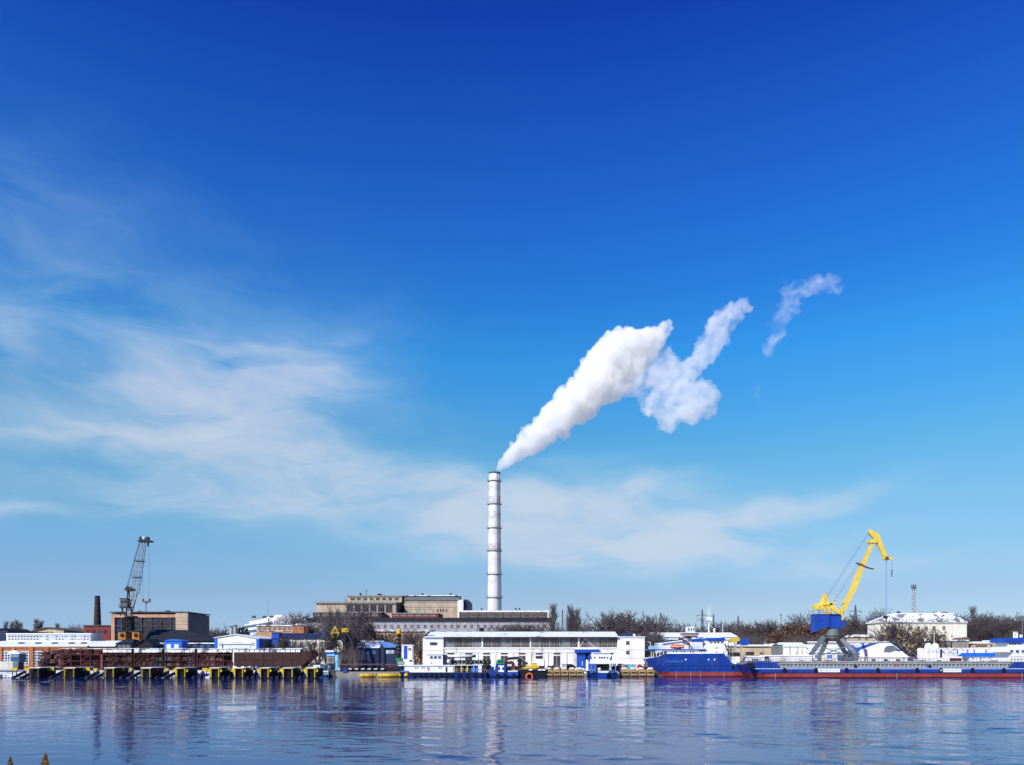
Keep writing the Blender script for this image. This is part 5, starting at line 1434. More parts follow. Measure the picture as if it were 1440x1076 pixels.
    m = MB(); m.bx(1417.5, 1460, 903.5, 910, D + 2.5, 6); wh = m.build('wheelhouse', 'white_clean', o)
    for x in (1419, 1422.6, 1426.2, 1429.8, 1433.4): window(wh, x, x + 2.8, 904.4, 907, D + 2.5, nx=1, nz=1, fm='white_paint', gm='glass', t=.04)
    for x in (1420, 1428, 1436): window(sh, x, x + 5, 914, 918, D + 1.5, nx=1, nz=1, fm='white_paint', gm='glass_blue', t=.05)
    m = MB(); m.pprism([(1413, 903.5), (1415, 897.4), (1460, 897), (1460, 903.5)], D + 1.8, 7.6); m.build('wheelhouse_awning', 'blue', o)
    m = MB(); m.bx(1426, 1428, 889.5, 897.4, D + 4, .5); m.bx(1429.8, 1431.6, 888.4, 897.4, D + 4, .5); m.bx(1426, 1431.6, 888.6, 889.6, D + 4, .5); m.ball(P(1436, 894.8, D + 4), .5, 8); m.build('mast_frame', 'white_clean', o)
    m = MB(); rail(m, [(X(1424, D), D + .6, zz(931)), (X(1460, D), D + .6, zz(930.6))], 1.5, 8, .06); m.build('stern_railing', 'rust_red', o)
    m = MB(); m.tube(P(1437.6, 897, D + 6), P(1437.6, 869, D + 6), .12, n=6); m.bx(1436, 1441, 868, 873, D + 5.8, .8); m.build('signal_post', 'grey_steel', o)


def work_boats():
    # white and blue river boat
    D = 238; zz = lambda y: Z(y, D); yc = D + 3
    o = thing('work_boat', 'white-housed work boat with dark blue hull and row of tyre fenders', 'work boat', (X(625, D), yc, 0))
    m = MB(); st = [(X(557, D), X(566, D), zz(943), .6, .2), (X(562, D), X(570, D), zz(943.6), 2, 1.4), (X(570, D), X(576, D), zz(945.2), 3, 2.6), (X(580, D), X(582, D), zz(945.6), 3, 3), (X(684, D), X(684, D), zz(945.6), 3, 3)]
    hull_mesh(m, st, yc, .12); m.build('hull', ['hull_dark', 'hull_dark', 'grey_steel', 'black'], o)
    m = MB(); m.bx(560, 575, 936.5, 945, D + 1.5, 3); m.build('bow_gear', 'navy', o)
    m = MB(); m.pprism([(562, 944.2), (574, 943), (574, 945.4), (564, 945.4)], D + .4, .4); m.build('bow_bulwark', 'blue_pale', o)
    for x in (583, 591, 598.5, 606, 613, 620.5, 628, 635, 646, 657, 668, 678):
        m = MB(); m.torus((X(x, D), D - .15, zz(949)), .42, .2); m.build('tyre_fender', 'rubber', o)
    m = MB(); m.bx(568.5, 637.5, 936.6, 945.8, D + .7, 4.4); dh = m.build('deckhouse', 'white_clean', o)
    m = MB(); m.bx(560, 640, 935.2, 936.6, D + .4, 5); m.build('boat_deck', 'white_paint', o)
    for x in (583.8, 586.6, 592.5, 595.3, 600, 602.8, 616.5, 619.4): window(dh, x, x + 1.3, 938, 940.2, D + .7, nx=1, nz=1, fm='white_paint', gm='glass', t=.03)
    m = MB(); m.bx(626.6, 629, 938.2, 945, D + .62, .1); m.build('door', 'black', dh)
    m = MB(); m.bx(601.6, 603.4, 940.4, 943.2, D + .62, .1); m.build('lifebuoy', 'red', dh)
    m = MB(); m.bx(569, 581, 927, 935.4, D + 1.4, 3); fc = m.build('fore_cabin', 'white_paint', o)
    window(fc, 575.5, 579.8, 928, 930.6, D + 1.4, nx=1, nz=1, fm='white_paint', gm='glass', t=.05)
    m = MB(); m.bx(600.5, 622.6, 920.6, 935.4, D + 1.2, 3.4); wh = m.build('wheelhouse', 'white_clean', o)
    for x in (604.6, 610.2, 616): window(wh, x, x + 4.2, 922.4, 926.4, D + 1.2, nx=1, nz=1, fm='white_paint', gm='glass_blue', t=.06)
    m = MB(); m.bx(606, 607.8, 931.4, 933.6, D + 1.1, .12); m.build('red_sign', 'red', wh)
    m = MB(); m.bx(622.6, 628, 921, 935.4, D + 1.4, 3); m.build('aft_screen', 'navy', o)
    m = MB(); m.bx(599.6, 623.6, 919.6, 920.6, D + .9, 4); m.build('wheelhouse_roof', 'snow', o)
    m = MB(); m.ball(P(631.2, 930, D + .8), .62, 12); m.build('lamp_globe', 'cream', o)
    m = MB(); m.tube(P(631.2, 930, D + .8), P(631.2, 935.4, D + .8), .1, n=5); m.build('lamp_post', 'pale_steel', o)
    m = MB(); m.bx(637.5, 674, 935.2, 936, D + .5, 4.6)
    for x in (638.5, 648, 657, 666, 673): m.bx(x, x + .6, 936, 946, D + .6, .15)
    m.build('aft_canopy', 'white_paint', o)
    m = MB(); m.bx(638, 684, 936, 945.6, D + 4.6, .4); m.bx(662, 669, 937, 945.6, D + 1.6, 2); m.build('aft_bulkhead', 'dark_steel', o)
    m = MB(); m.bx(663, 672, 937, 945, D + 1.2, .4); m.build('blue_panel', 'blue_bright', o)
    for i, x in enumerate((642, 649.6, 657)):
        m = MB(); m.lathe(X(x, D + 2), D + 2, [(.25, zz(945.6)), (.25, zz(941.5)), (.55, zz(940.6)), (.6, zz(938.4)), (.3, zz(937.2))], 10); m.beam(P(x - 1.6, 944, D + 1.6), P(x + 2, 938, D + 1.6), .25); m.build('pump', 'yellow', o)
    m = MB(); m.bx(672.6, 677.4, 936, 946.4, D + .4, 1.4); m.build('white_post', 'white_clean', o)
    m = MB(); rail(m, [(X(638, D), D + .2, zz(945.4)), (X(684, D), D + .2, zz(945.4))], 1.0, 14); m.build('railing', 'pale_steel', o)
    # dark ribbed conveyor with white discharge pipe behind it
    D2 = 245
    c = thing('discharge_pipe', 'long white discharge pipe with a black upturned end behind the work boat', 'pipe', at(648, D2))
    m = MB(); m.tube(P(630, 922.6, D2), P(664, 923.2, D2), .36, n=12); m.build('pipe', 'white_clean', c, smooth=True)
    m = MB(); m.pprism([(663.5, 924.6), (663.5, 922), (669, 920.4), (669.2, 924.6)], D2 - .4, .8); m.beam(P(630, 924.8, D2), P(664, 925.6, D2), .2); m.build('end_piece', 'black', c)
    m = MB()
    for x in (633, 660): m.beam(P(x, 924.6, D2), P(x, 941.5, D2), .2)
    m.build('support', 'dark_steel', c)
    c = thing('belt_conveyor', 'dark ribbed belt conveyor lying behind the work boat canopy', 'conveyor', at(662, 243.4))
    m = MB(); m.lattice(P(634, 931.6, 243.4), P(690, 930.8, 243.4), 1.2, 1.2, 16, .09); m.bx(634, 690, 929.4, 933, 243.8, .5); m.build('truss', 'dark_steel', c)
    m = MB()
    for x in frange(638, 686, 9): m.ball(P(x, 931.4, 243), .35, 8)
    m.build('roller', 'grey_steel', c)
    m = MB()
    for x in (642, 664, 684): m.beam(P(x, 933, 243.6), P(x, 942, 243.6), .25)
    m.build('trestle', 'dark_steel', c)
    # pusher boat with a white I on a blue front
    D = 237; zz = lambda y: Z(y, D); yc = D + 3
    o = thing('pusher_boat', 'blue pusher boat with a white letter I on its front and green cabin', 'pusher boat', (X(710, D), yc, 0))
    m = MB(); hull_mesh(m, [(X(689, D), X(690, D), zz(944.4), 2.6, 2.4), (X(694, D), X(694, D), zz(944.6), 3, 3), (X(724, D), X(724, D), zz(944.6), 3, 3), (X(730, D), X(729, D), zz(943), 2, 1.6)], yc, .1); m.build('hull', ['hull_blue', 'hull_dark', 'grey_steel', 'black'], o)
    m = MB(); m.pprism([(695, 951), (697, 934), (710, 934), (712.5, 951)], D - .7, .9); m.bx(689, 695, 938, 950, D - .4, .6); fr = m.build('pushing_front', 'hull_blue', o)
    m = MB(); m.bx(701, 708.6, 936, 938.2, D - .84, .14); m.bx(703.4, 706.2, 938.2, 942.6, D - .84, .14); m.bx(701, 708.6, 942.6, 945, D - .84, .14); m.build('letter', 'white_clean', fr)
    m = MB(); m.bx(713, 728.5, 944.6, 950.6, D - .4, .6); m.build('side_fender_plate', 'blue', o)
    m = MB(); m.bx(714, 721, 943.2, 945, D - .5, .3); m.bx(721.6, 727.8, 943, 944.8, D - .5, .3); m.build('white_coaming', 'white_paint', o)
    for x in (700, 710, 722.5):
        m = MB(); m.torus((X(x, D), D - .95, zz(950)), .45, .22); m.build('tyre_fender', 'rubber', o)
    m = MB(); m.pprism([(698, 934), (698.6, 929), (701, 927.4), (708, 927.4), (708.4, 934)], D + 1.6, 2.4); gc = m.build('cabin', 'green', o)
    window(gc, 700, 703.4, 929, 931, D + 1.6, nx=1, nz=1, fm='green', gm='glass', t=.05); window(gc, 704.4, 707.4, 929, 931, D + 1.6, nx=1, nz=1, fm='green', gm='glass', t=.05)
    m = MB(); m.bx(709, 720, 930.5, 944.6, D + 2, 2.4); en = m.build('engine_box', 'dark_steel', o)
    m = MB(); m.pprism([(712, 931), (720, 929), (724, 933), (723, 942), (719, 942), (719, 934)], D + 1.6, .8); m.build('winch_frame', 'rust_red', o)
    m = MB(); m.bx(713.8, 716.4, 934, 937, D + 1.5, .4); m.bx(717, 719.2, 934, 937, D + 1.5, .4); m.build('white_panel', 'white_clean', en)
    # grab of a dredger and its pale booms
    D3 = 244
    c = thing('dredge_arm', 'dark bent dredging arm with pale rails and white joint behind the pusher boat', 'dredging arm', at(728, D3))
    m = MB(); pts = [(713, 926.6), (729, 925.4), (736, 929.6), (742, 934)]
    for a, b in zip(pts, pts[1:]): m.beam(P(*a, D3), P(*b, D3), .5, .8)
    m.bx(726, 733, 928, 936, D3 + .3, 1.2); m.beam(P(730, 930, D3), P(731, 942, D3), .6); m.build('arm', 'dark_steel', c)
    m = MB(); m.beam(P(713, 924.6, D3 - .4), P(730, 923.4, D3 - .4), .16); m.beam(P(730, 923.4, D3 - .4), P(741, 932, D3 - .4), .16); m.build('rail', 'pale_steel', c)
    m = MB(); m.pprism([(724, 930.4), (727, 929), (728.6, 932), (727.6, 936), (724.4, 935)], D3 - .5, .8); m.build('joint', 'white_paint', c)
    # yellow launch
    D = 238; zz = lambda y: Z(y, D)
    o = thing('yellow_launch', 'small yellow pointed launch lying high beside the pusher boat', 'launch', (X(746, D), D + 2, zz(940)))
    m = MB(); hull = [(733, 939.2), (741, 936.8), (755, 935.4), (759, 938.6), (752, 940), (738, 940.4)]
    m.loftp([(X(a, D), D, Z(b, D)) for a, b in hull], [(X(a, D) + (.6 if a < 745 else 0), D + 2.6, Z(b, D)) for a, b in hull]); m.build('hull', 'yellow', o)
    m = MB(); m.bx(746, 755, 932.6, 936, D + .6, 1.5); m.build('cabin', 'yellow', o)
    m = MB(); m.bx(744.5, 756, 931.6, 932.6, D + .4, 2); m.build('cabin_roof', 'snow', o)
    # dark mooring pontoon under it
    o = thing('mooring_pontoon', 'low black pontoon between pusher boat and tan barge, carrying the yellow launch', 'pontoon', (X(750, 238), 240, 0))
    m = MB(); m.bx(731, 768, 942, 953.6, 237.6, 6); m.build('hull', 'black', o)
    m = MB(); m.bx(730, 769, 940.6, 942, 237.4, 6.6); m.build('deck', 'timber', o)
    m = MB()
    for i, x in enumerate((744, 757, 762.5)): m.bx(x, x + 4.6, 941, 943, 237.1, .4)
    m.build('snow_cap', 'snow', o)
    m = MB(); m.tube(P(765.6, 941, 238), P(765.6, 929, 238), .1, n=5); m.build('pole', 'dark_steel', o)
    m = MB(); m.torus((X(744.4, 237), 236.8, Z(951.6, 237)), .95, .24, 20, 8); tag(m.build('life_ring', 'lifeboat', smooth=True), 'orange life ring hanging at the waterline under the yellow launch', 'life ring')
    # tan cargo pontoons
    for (x0, x1, n, lb, sd) in ((767, 821, 5, 'tan timber pontoon heaped with snowy winches left of the blue tug', 3), (874, 921, 4, 'tan timber pontoon with sand-coloured gear between blue tug and blue ship', 9)):
        D = 238.5; rg = random.Random(sd); o = thing('timber_pontoon', lb, 'pontoon', (X((x0 + x1) / 2, D), D + 3, 0))
        m = MB(); m.pprism([(x0, 944.6), (x1, 944.6), (x1 - 1, 953.8), (x0 + 2, 953.8)], D, 6); m.build('hull', 'timber', o)
        m = MB(); m.bx(x0 - .5, x1 + .3, 943.4, 944.6, D - .2, 6.4); m.bx(x0 + 1, x1 - 1, 948.6, 949.6, D - .15, .2); m.build('deck_edge', 'tan', o)
        for i in range(n):
            x = x0 + (x1 - x0) * (i + .5) / n; w = (x1 - x0) / n * .42
            m = MB(); m.pprism([(x - w, 950), (x - w * .8, 942.5), (x - w * .2, 940.6), (x + w * .6, 941), (x + w, 944), (x + w, 950)], D - .5, .6); m.lathe(X(x, D), D + 2, [(1.1, Z(944, D)), (.9, Z(940.6, D)), (.4, Z(939.4, D))], 12); g = m.build('gear_heap', 'tan', o)
            m = MB(); m.ball((X(x + rg.uniform(-1, 1), D), D + 1.2, Z(940.4, D)), (.9, .8, .35), 10); m.build('snow_cap', 'snow', g)
            m = MB(); m.bx(x - w * .7, x + w * .7, 945.2, 947.2, D - .56, .1); m.build('opening', 'black', g)
    D = 244
    for x0, x1, y0, mt, lb in ((790.5, 796, 934, 'pale_steel', 'narrow pale cabinet standing on the quay left of the blue gate'), (797, 805, 934.5, 'black', 'square black box standing on the quay left of the blue gate')):
        m = MB(); m.bx(x0, x1, y0, None, D, 1.6); m.bx(x0 - .3, x1 + .3, y0 - .5, y0, D - .1, 1.8); tag(m.build('quay_box', mt), lb, 'box')
    m = MB()
    for i in range(5): m.ball((X(813 + i * 1.6, 243), 243.9 + .3 * (i % 2), G + .25), (1.0, .6, .55), 8)
    tag(m.build('snow_pile', 'snow'), 'pile of cleared snow on the quay before the blue gate', 'snow pile')
    for i, (x0, x1, mt, lb) in enumerate(((870, 876, 'white_wall', 'white cabin with dark top on the quay right of the blue tug'), (876.6, 882.4, 'pale_steel', 'pale grey cabin on the quay left of the cyan containers'),
                                          (883.5, 889, 'cyan', 'left cyan container on the quay below the white end block'), (889.6, 895, 'cyan', 'right cyan container on the quay below the white end block'))):
        o = thing('quay_cabin', lb, 'cabin' if i < 2 else 'container', at((x0 + x1) / 2, 245)); m = MB(); m.bx(x0, x1, 934.4, None, 245, 2.4)
        for k in range(6): xx = x0 + .4 + (x1 - x0 - 1) * k / 5; m.bx(xx, xx + .3, 935, None, 244.94, .06)
        bd = m.build('cabin_body', mt, o); m = MB(); m.bx(x0 - .3, x1 + .3, 933.4, 934.4, 244.8, 2.8); m.build('roof', 'navy' if i == 0 else 'snow', o)
        if i < 2: window(bd, x0 + 1.6, x1 - 1.6, 936, 938.4, 245, nx=1, nz=1, gm='glass', fm='frame_dark', t=.04)
    m = MB(); m.pprism([(897.4, 940), (897.4, 935.5), (900.5, 934), (903.6, 936.5), (903.6, 940)], 244.4, 2); m.ball(P(899, 940.4, 244.6), .5, 8); m.ball(P(902.4, 940.4, 244.6), .5, 8)
    tag(m.build('fuel_bowser', 'red'), 'small red wheeled fuel bowser right of the cyan containers', 'fuel bowser')
    # blue tug seen head on
    D = 236; zz = lambda y: Z(y, D); xc = 848.5
    o = thing('tug_boat', 'blue tug seen bow-on with white stepped wheelhouse and pale blue frames', 'tug', (X(xc, D), D + 6, 0))
    m = MB(); prof = [(-8.6, 944.5), (8.6, 944.5), (7.4, 953), (4.5, 956), (-4.5, 956), (-7.4, 953)]
    m.loftp([(X(xc + a * .62, D), D, Z(b, D)) for a, b in prof], [(X(xc + a * 1.7, D), D + 12, Z(b, D)) for a, b in prof]); m.build('hull', 'hull_blue', o)
    m = MB(); m.bx(xc - 7.6, xc + 8, 943.6, 945.6, D - .2, .8); m.bx(xc - 6, xc + 6.5, 944.2, 946.4, D - .3, .3); m.build('bow_fender', 'white_steel', o)
    m = MB(); m.bx(828, 868.5, 943.5, 953.6, D + 3, 9); m.build('deck_hull', 'hull_dark', o)
    m = MB()
    for x in (831, 836.6, 859, 865): m.bx(x, x + 1.3, 934, 945.6, D + 2.6, .4)
    m.bx(830.5, 838, 933.4, 934.6, D + 2.6, .5); m.bx(858.5, 866.5, 933.4, 934.6, D + 2.6, .5); m.build('pushing_frame', 'blue_pale', o)
    for x in (833.2, 863):
        m = MB(); m.torus((X(x, D), D + 2.5, zz(944.6)), .4, .14); m.build('fairlead', 'blue_pale', o)
    m = MB(); m.bx(840, 857, 934, 944, D + 5, 5); dkh = m.build('deckhouse', 'black', o)
    m = MB(); m.bx(839.4, 857.2, 937, 937.7, D + 4.7, .3); m.bx(839.4, 840, 932, 944, D + 4.7, .3); m.bx(856.6, 857.2, 932, 944, D + 4.7, .3); m.build('hand_rail', 'tan', dkh)
    m = MB(); m.bx(829.5, 866.5, 931.4, 933.8, D + 3.4, 7); m.build('upper_deck', 'white_paint', o)
    m = MB(); m.pprism([(832, 931.4), (832.5, 927), (857, 927), (858, 931.4)], D + 4.2, 5); m.build('upper_house', 'white_clean', o)
    m = MB(); m.pprism([(834.5, 927), (832, 921), (835, 918.6), (857, 918.6), (860, 921), (857.6, 927)], D + 4.6, 4); wh = m.build('wheelhouse', 'white_clean', o)
    for x in (835.2, 842, 845.2, 848.6, 853): window(wh, x, x + 2.4, 923.6, 926.2, D + 4.6, nx=1, nz=1, fm='white_paint', gm='glass_blue', t=.04)
    m = MB(); m.bx(834, 858.6, 917.6, 918.6, D + 4.2, 4.8); m.build('wheelhouse_roof', 'snow', o)
    m = MB(); m.tube(P(846.6, 918, D + 6), P(846.6, 911.5, D + 6), .1, n=5); m.bx(844.6, 848.6, 914.6, 915.2, D + 5.9, .2); m.build('mast', 'white_paint', o)
    m = MB(); m.lathe(X(826, D + 3), D + 3, [(.5, zz(943.5)), (.42, zz(929)), (.5, zz(928))], 12); m.build('vent_trunk', 'white_clean', o)
    m = MB(); m.ball(P(843, 941.4, D + 1.5), .55, 10); m.build('searchlight', 'white_steel', o)
    # small dinghies beside it
    for (x, lb) in ((823.6, 'small grey dinghy moored left of the blue tug'), (869.6, 'small dark blue dinghy moored right of the blue tug')):
        o = thing('dinghy', lb, 'dinghy', (X(x, 237), 237.5, 0)); m = MB()
        pr = [(-4, 947.6), (4, 947.6), (3, 954.5), (-3, 954.5)]
        m.loftp([(X(x + a * .5, 237), 236.5, Z(b, 237)) for a, b in pr], [(X(x + a, 237), 240.5, Z(b, 237)) for a, b in pr]); m.build('hull', 'navy' if x > 850 else 'grey_steel', o)
        m = MB(); m.ball(P(x, 946.4, 238), (.55, .9, .35), 8); m.build('cover', 'blue_pale' if x > 850 else 'white_steel', o)
        m = MB(); m.beam(P(x - 2, 944, 238), P(x + 2.2, 950, 236.6), .12); m.build('oar', 'white_paint', o)
    # concrete pontoon with yellow floats left of the work boat
    D = 239
    o = thing('quay_pontoon', 'grey concrete pontoon with red deck edge and snow-capped fenders', 'pontoon', (X(518, D), D + 2, 0))
    m = MB(); m.bx(472, 562, 944.6, 954, D, 4.2); m.build('hull', 'concrete_grey', o)
    m = MB(); m.bx(478, 560, 941, 944.6, D + .6, 3); m.build('deck_house', 'black', o)
    m = MB(); m.bx(479, 538, 933.6, 935, D + .2, 3.6); m.bx(541, 566, 934.2, 935.4, D + .4, 3.4); m.build('canopy', 'rust_pale', o)
    m = MB()
    for x in frange(480, 560, 9): m.bx(x, x + .6, 935, 944.6, D + .5, .15)
    m.build('canopy_post', 'dark_steel', o)
    for x in (490, 499, 508, 517, 526, 535.5):
        m = MB(); m.bx(x, x + 4.4, 941.4, 943.4, D - .1, .6); f = m.build('fender_block', 'rubber', o)
        m = MB(); m.bx(x - .1, x + 4.5, 940.2, 941.4, D - .2, .8); m.build('snow_cap', 'snow', f)
    m = MB(); m.pprism([(481, 945), (483, 940.8), (487, 940.4), (488, 945)], D - .4, 1.2); m.build('tarpaulin', 'blue', o)
    for (x0, x1, lb) in ((506.5, 528.5, 'shorter yellow sausage float beside the grey pontoon'), (532, 563.5, 'longer yellow sausage float beside the grey pontoon')):
        D4 = 236; o = thing('yellow_float', lb, 'float', (X((x0 + x1) / 2, D4), D4, 0)); m = MB()
        a, b = P(x0 + 2, 949.8, D4), P(x1 - 2, 949.8, D4); n = 7
        m.tube(a, b, .58, n=14); m.ball(a, (.7, .58, .58), 12); m.ball(b, (.7, .58, .58), 12); m.build('tube', 'yellow', o, smooth=True)
        m = MB()
        for k in range(1, n): q = a.lerp(b, k / n); m.tube(q - Vector((.06, 0, 0)), q + Vector((.06, 0, 0)), .63, n=14)
        m.build('band', 'orange', o)
    m = MB(); m.ball(P(571.4, 949.4, 235.5), (.75, .6, .6), 12); m.tube(P(571.4, 949.4, 235.5), P(571.4, 945.8, 235.5), .12, n=6)
    tag(m.build('mooring_buoy', 'yellow', smooth=True), 'small round yellow buoy floating at the bow of the white work boat', 'buoy')


def quay_clutter():
    rg = random.Random(21); D0 = 243.9
    kinds = ['cable_drum', 'winch_unit', 'scrap_bin', 'bollard', 'oil_drum']
    mats = {'cable_drum': ['timber', 'black'], 'winch_unit': ['dark_steel', 'rust_red'], 'scrap_bin': ['rust', 'dark_steel'], 'bollard': ['black', 'black'], 'oil_drum': ['rust', 'navy']}
    words = {'cable_drum': 'timber cable drum', 'winch_unit': 'dark deck winch', 'scrap_bin': 'rusty scrap bin', 'bollard': 'black mooring bollard', 'oil_drum': 'dark oil drum'}
    spots = [441, 452, 458, 484, 499, 548, 553, 640, 645, 651, 658, 664, 671, 677, 683, 688, 728, 733, 738, 744, 751, 757, 762, 768, 774, 779, 784, 789, 806, 864, 870, 905, 908]
    cnt = {}
    for i, px in enumerate(spots):
        kd = kinds[(i * 7 + i // 3) % 5]; cnt[kd] = cnt.get(kd, 0) + 1; D = D0 + rg.uniform(.3, 3.5); p = at(px, D)
        o = thing(kd, f'{ORD[cnt[kd] - 1]} {words[kd]} from the left along the quay edge', words[kd].split(' ', 1)[1], p, words[kd] + 's along the quay')
        a, b = mats[kd]; m = MB()
        if kd == 'cable_drum':
            for dy in (-.5, .4): m.tube(p + Vector((0, dy, .85)), p + Vector((0, dy + .12, .85)), .85, n=16)
            m.build('flange', a, o); m = MB(); m.tube(p + Vector((0, -.38, .85)), p + Vector((0, .4, .85)), .55, n=14); m.build('cable_coil', b, o)
        elif kd == 'winch_unit':
            m.box(p.x - 1, p.x + 1, p.y - .6, p.y + .6, p.z, p.z + .4); m.box(p.x - .9, p.x - .6, p.y - .5, p.y + .5, p.z + .4, p.z + 1.5); m.box(p.x + .6, p.x + .9, p.y - .5, p.y + .5, p.z + .4, p.z + 1.7); m.build('frame', a, o)
            m = MB(); m.tube(p + Vector((-.6, 0, 1)), p + Vector((.6, 0, 1)), .45, n=12); m.build('winch_drum', b, o)
        elif kd == 'scrap_bin':
            m.prism([(p.x - 1.3, p.z + 1.3), (p.x + 1.3, p.z + 1.3), (p.x + .95, p.z + .1), (p.x - .95, p.z + .1)], p.y - .7, p.y + .7); m.build('bin_body', a, o)
            m = MB()
            for _ in range(9): q = p + Vector((rg.uniform(-1, 1), rg.uniform(-.5, .5), 1.3)); m.beam(q, q + Vector((rg.uniform(-.7, .7), 0, rg.uniform(.2, .9))), .12)
            m.build('scrap', b, o)
        elif kd == 'bollard':
            m.lathe(p.x, p.y, [(.3, p.z), (.22, p.z + .15), (.2, p.z + .6), (.36, p.z + .7), (.3, p.z + .85)], 14); m.build('post', a, o)
            m = MB(); m.torus((p.x, p.y, p.z + .2), .34, .08, 14, 6); m.build('rope_turn', 'tan', o)
        else:
            m.lathe(p.x, p.y, [(.42, p.z), (.42, p.z + 1.2)], 16); m.lathe(p.x + .9, p.y + .2, [(.42, p.z), (.42, p.z + 1.2)], 16); m.v, m.f, m.m = m.v[:32], m.f[:18], m.m[:18]; m.build('drum_body', a, o)
            m = MB(); m.lathe(p.x, p.y, [(.45, p.z + .4), (.45, p.z + .5)], 16); m.build('drum_hoop', b, o)


BUILDERS += [quay_clutter, blue_ship, deck_crane_yellow, barge, work_boats]
# ------------------------------------------------------------------ right bank and trees
def yellow_crane():
    D = 262
    o = thing('portal_crane', 'tall yellow portal crane with square blue machine house on grey splayed legs', 'crane', at(1170, D))
    # portal
    for (xt, xb, dy) in ((1158, 1140.5, -4.5), (1164, 1152.5, 4.5), (1176, 1190, 4.5), (1180, 1202, -4.5)):
        m = MB(); kx = xb + (3.5 if xb < 1170 else -3.0)
        a = P(xt, 896, D + dy * .35); k = P(kx, 915.5, D + dy * .9); e = P(xb, 920, D + dy); f = P(xb, 941.3, D + dy)
        m.beam(a, k, 1.15, 1.25); m.beam(k, e, 1.1, 1.1); m.beam(e, f, .95, .95)
        m.box(f.x - 1.4, f.x + 1.4, f.y - .6, f.y + .6, G, G + .9); m.build('leg', 'grey_steel', o)
    m = MB(); m.beam(P(1141, 930, D - 4.5), P(1152.5, 930, D + 4.5), .5); m.beam(P(1202, 930, D - 4.5), P(1190, 930, D + 4.5), .5); m.beam(P(1150, 908, D - 3), P(1193, 922, D - 4), .3); m.beam(P(1192, 908, D - 3), P(1148, 924, D - 4), .3); m.build('portal_brace', 'grey_steel', o)
    m = MB(); x = X(1171, D); m.lathe(x, D, [(3.2, Z(897, D)), (3.2, Z(894.4, D)), (2.1, Z(893.4, D)), (1.9, Z(884.6, D))], 24); m.build('slewing_ring', 'grey_steel', o)
    m = MB(); m.lathe(x, D, [(3.6, Z(894.8, D)), (3.6, Z(894.2, D))], 24); m.build('ring_walkway', 'dark_steel', o)
    # machine house
    m = MB(); m.pprism([(1145.5, 864.4), (1167, 864.4), (1167, 882), (1159, 882), (1145.5, 889)], D - 2.0, 3.4); mh = m.build('machine_house', 'crane_blue', o)
    m = MB(); m.bx(1167.2, 1182.5, 865, 884, D - 1.8, 3); m.build('front_house', 'crane_blue', o)
    m = MB(); m.bx(1166.6, 1167.4, 865, 882, D - 2.12, .3); m.bx(1145, 1183, 863.6, 864.5, D - 2.2, 3.7); m.build('house_trim', 'navy', mh)
    m = MB(); m.bx(1153, 1155.4, 872, 874.6, D - 2.06, .08); m.build('house_window', 'glass', mh)
    m = MB(); m.pprism([(1182.6, 872), (1187, 872), (1190, 876), (1189, 881), (1182.6, 881)], D - 2.2, 1.8); cb = m.build('driver_cab', 'crane_blue', o)
    m = MB(); m.bx(1183.4, 1187, 873.4, 877, D - 2.26, .08); m.build('cab_window', 'glass', cb)
    m = MB(); rail(m, [(X(1146, D), D - 2.1, Z(864, D)), (X(1166, D), D - 2.1, Z(864, D))], 1.1, 9); m.build('railing', 'blue_pale', mh)
    # yellow superstructure: counterweight lever, A-frame, strut
    m = MB(); m.pprism([(1146, 857.4), (1151, 848.6), (1155.6, 851.4), (1157.6, 855), (1152.6, 858), (1149.6, 857.6)], D - 1.2, 2.2); m.pprism([(1146, 851), (1149, 849), (1153, 853), (1151.6, 857), (1147, 857.8)], D - 1.4, 2.6); m.build('counterweight', 'crane_yellow', o)
    m = MB()
    for dy in (-.9, .9):
        q = lambda a: P(a[0], a[1], D + dy)
        for a, b, w in (((1152, 854), (1160, 835.5), .8), ((1155, 856), (1161.5, 838), .7), ((1160, 835), (1164, 848), .55), ((1156, 851), (1172, 848.5), .9), ((1158, 853), (1160.5, 864), .9), ((1163, 850), (1166.5, 862.8), .8), ((1167, 849), (1180.5, 861.4), .9),
                        ((1166, 853), (1182, 864), .8), ((1168.5, 861), (1176.5, 856), .5), ((1160, 851), (1170, 864), .5), ((1182.5, 858), (1183.6, 880), .9)): m.beam(q(a), q(b), w)
    m.bx(1157, 1166, 846.5, 851, D - 1.6, 3.2); m.build('a_frame', 'crane_yellow', o)
    m = MB()
    for a, b in (((1161.6, 840), (1186, 845.6)), ((1162, 836), (1174, 840)), ((1170, 848), (1187, 846))): m.beam(P(*a, D - 1), P(*b, D - 1), .12)
    m.build('tie_rod', 'crane_yellow', o)
    # boom (tapered box) and jib
    m = MB(); dy = 1.1
    m.pprism([(1181, 867), (1184.4, 867.4), (1193, 850.4), (1204.4, 829), (1215.6, 798), (1230, 763.6), (1226, 762.6), (1209, 798), (1196.4, 829), (1186, 850), (1181.6, 862)], D - .55, 1.1); bm_ = m.build('boom', 'crane_yellow', o)
    m = MB(); m.bx(1181.6, 1184.4, 860, 880, D - 1.3, .4); m.build('boom_link', 'crane_yellow', o)
    m = MB(); m.pprism([(1205.6, 790.8), (1213, 793.4), (1221, 797.6), (1229.6, 799.6), (1229.2, 800.6), (1216, 797), (1205.4, 791.8)], D - .9, 1.3); m.build('boom_walkway', 'rust_pale', bm_)
    m = MB(); m.pprism([(1220.6, 762.6), (1222, 760), (1233, 757.6), (1234.4, 763), (1226, 763.6)], D - .9, 1.8); m.build('boom_head', 'crane_yellow', bm_)
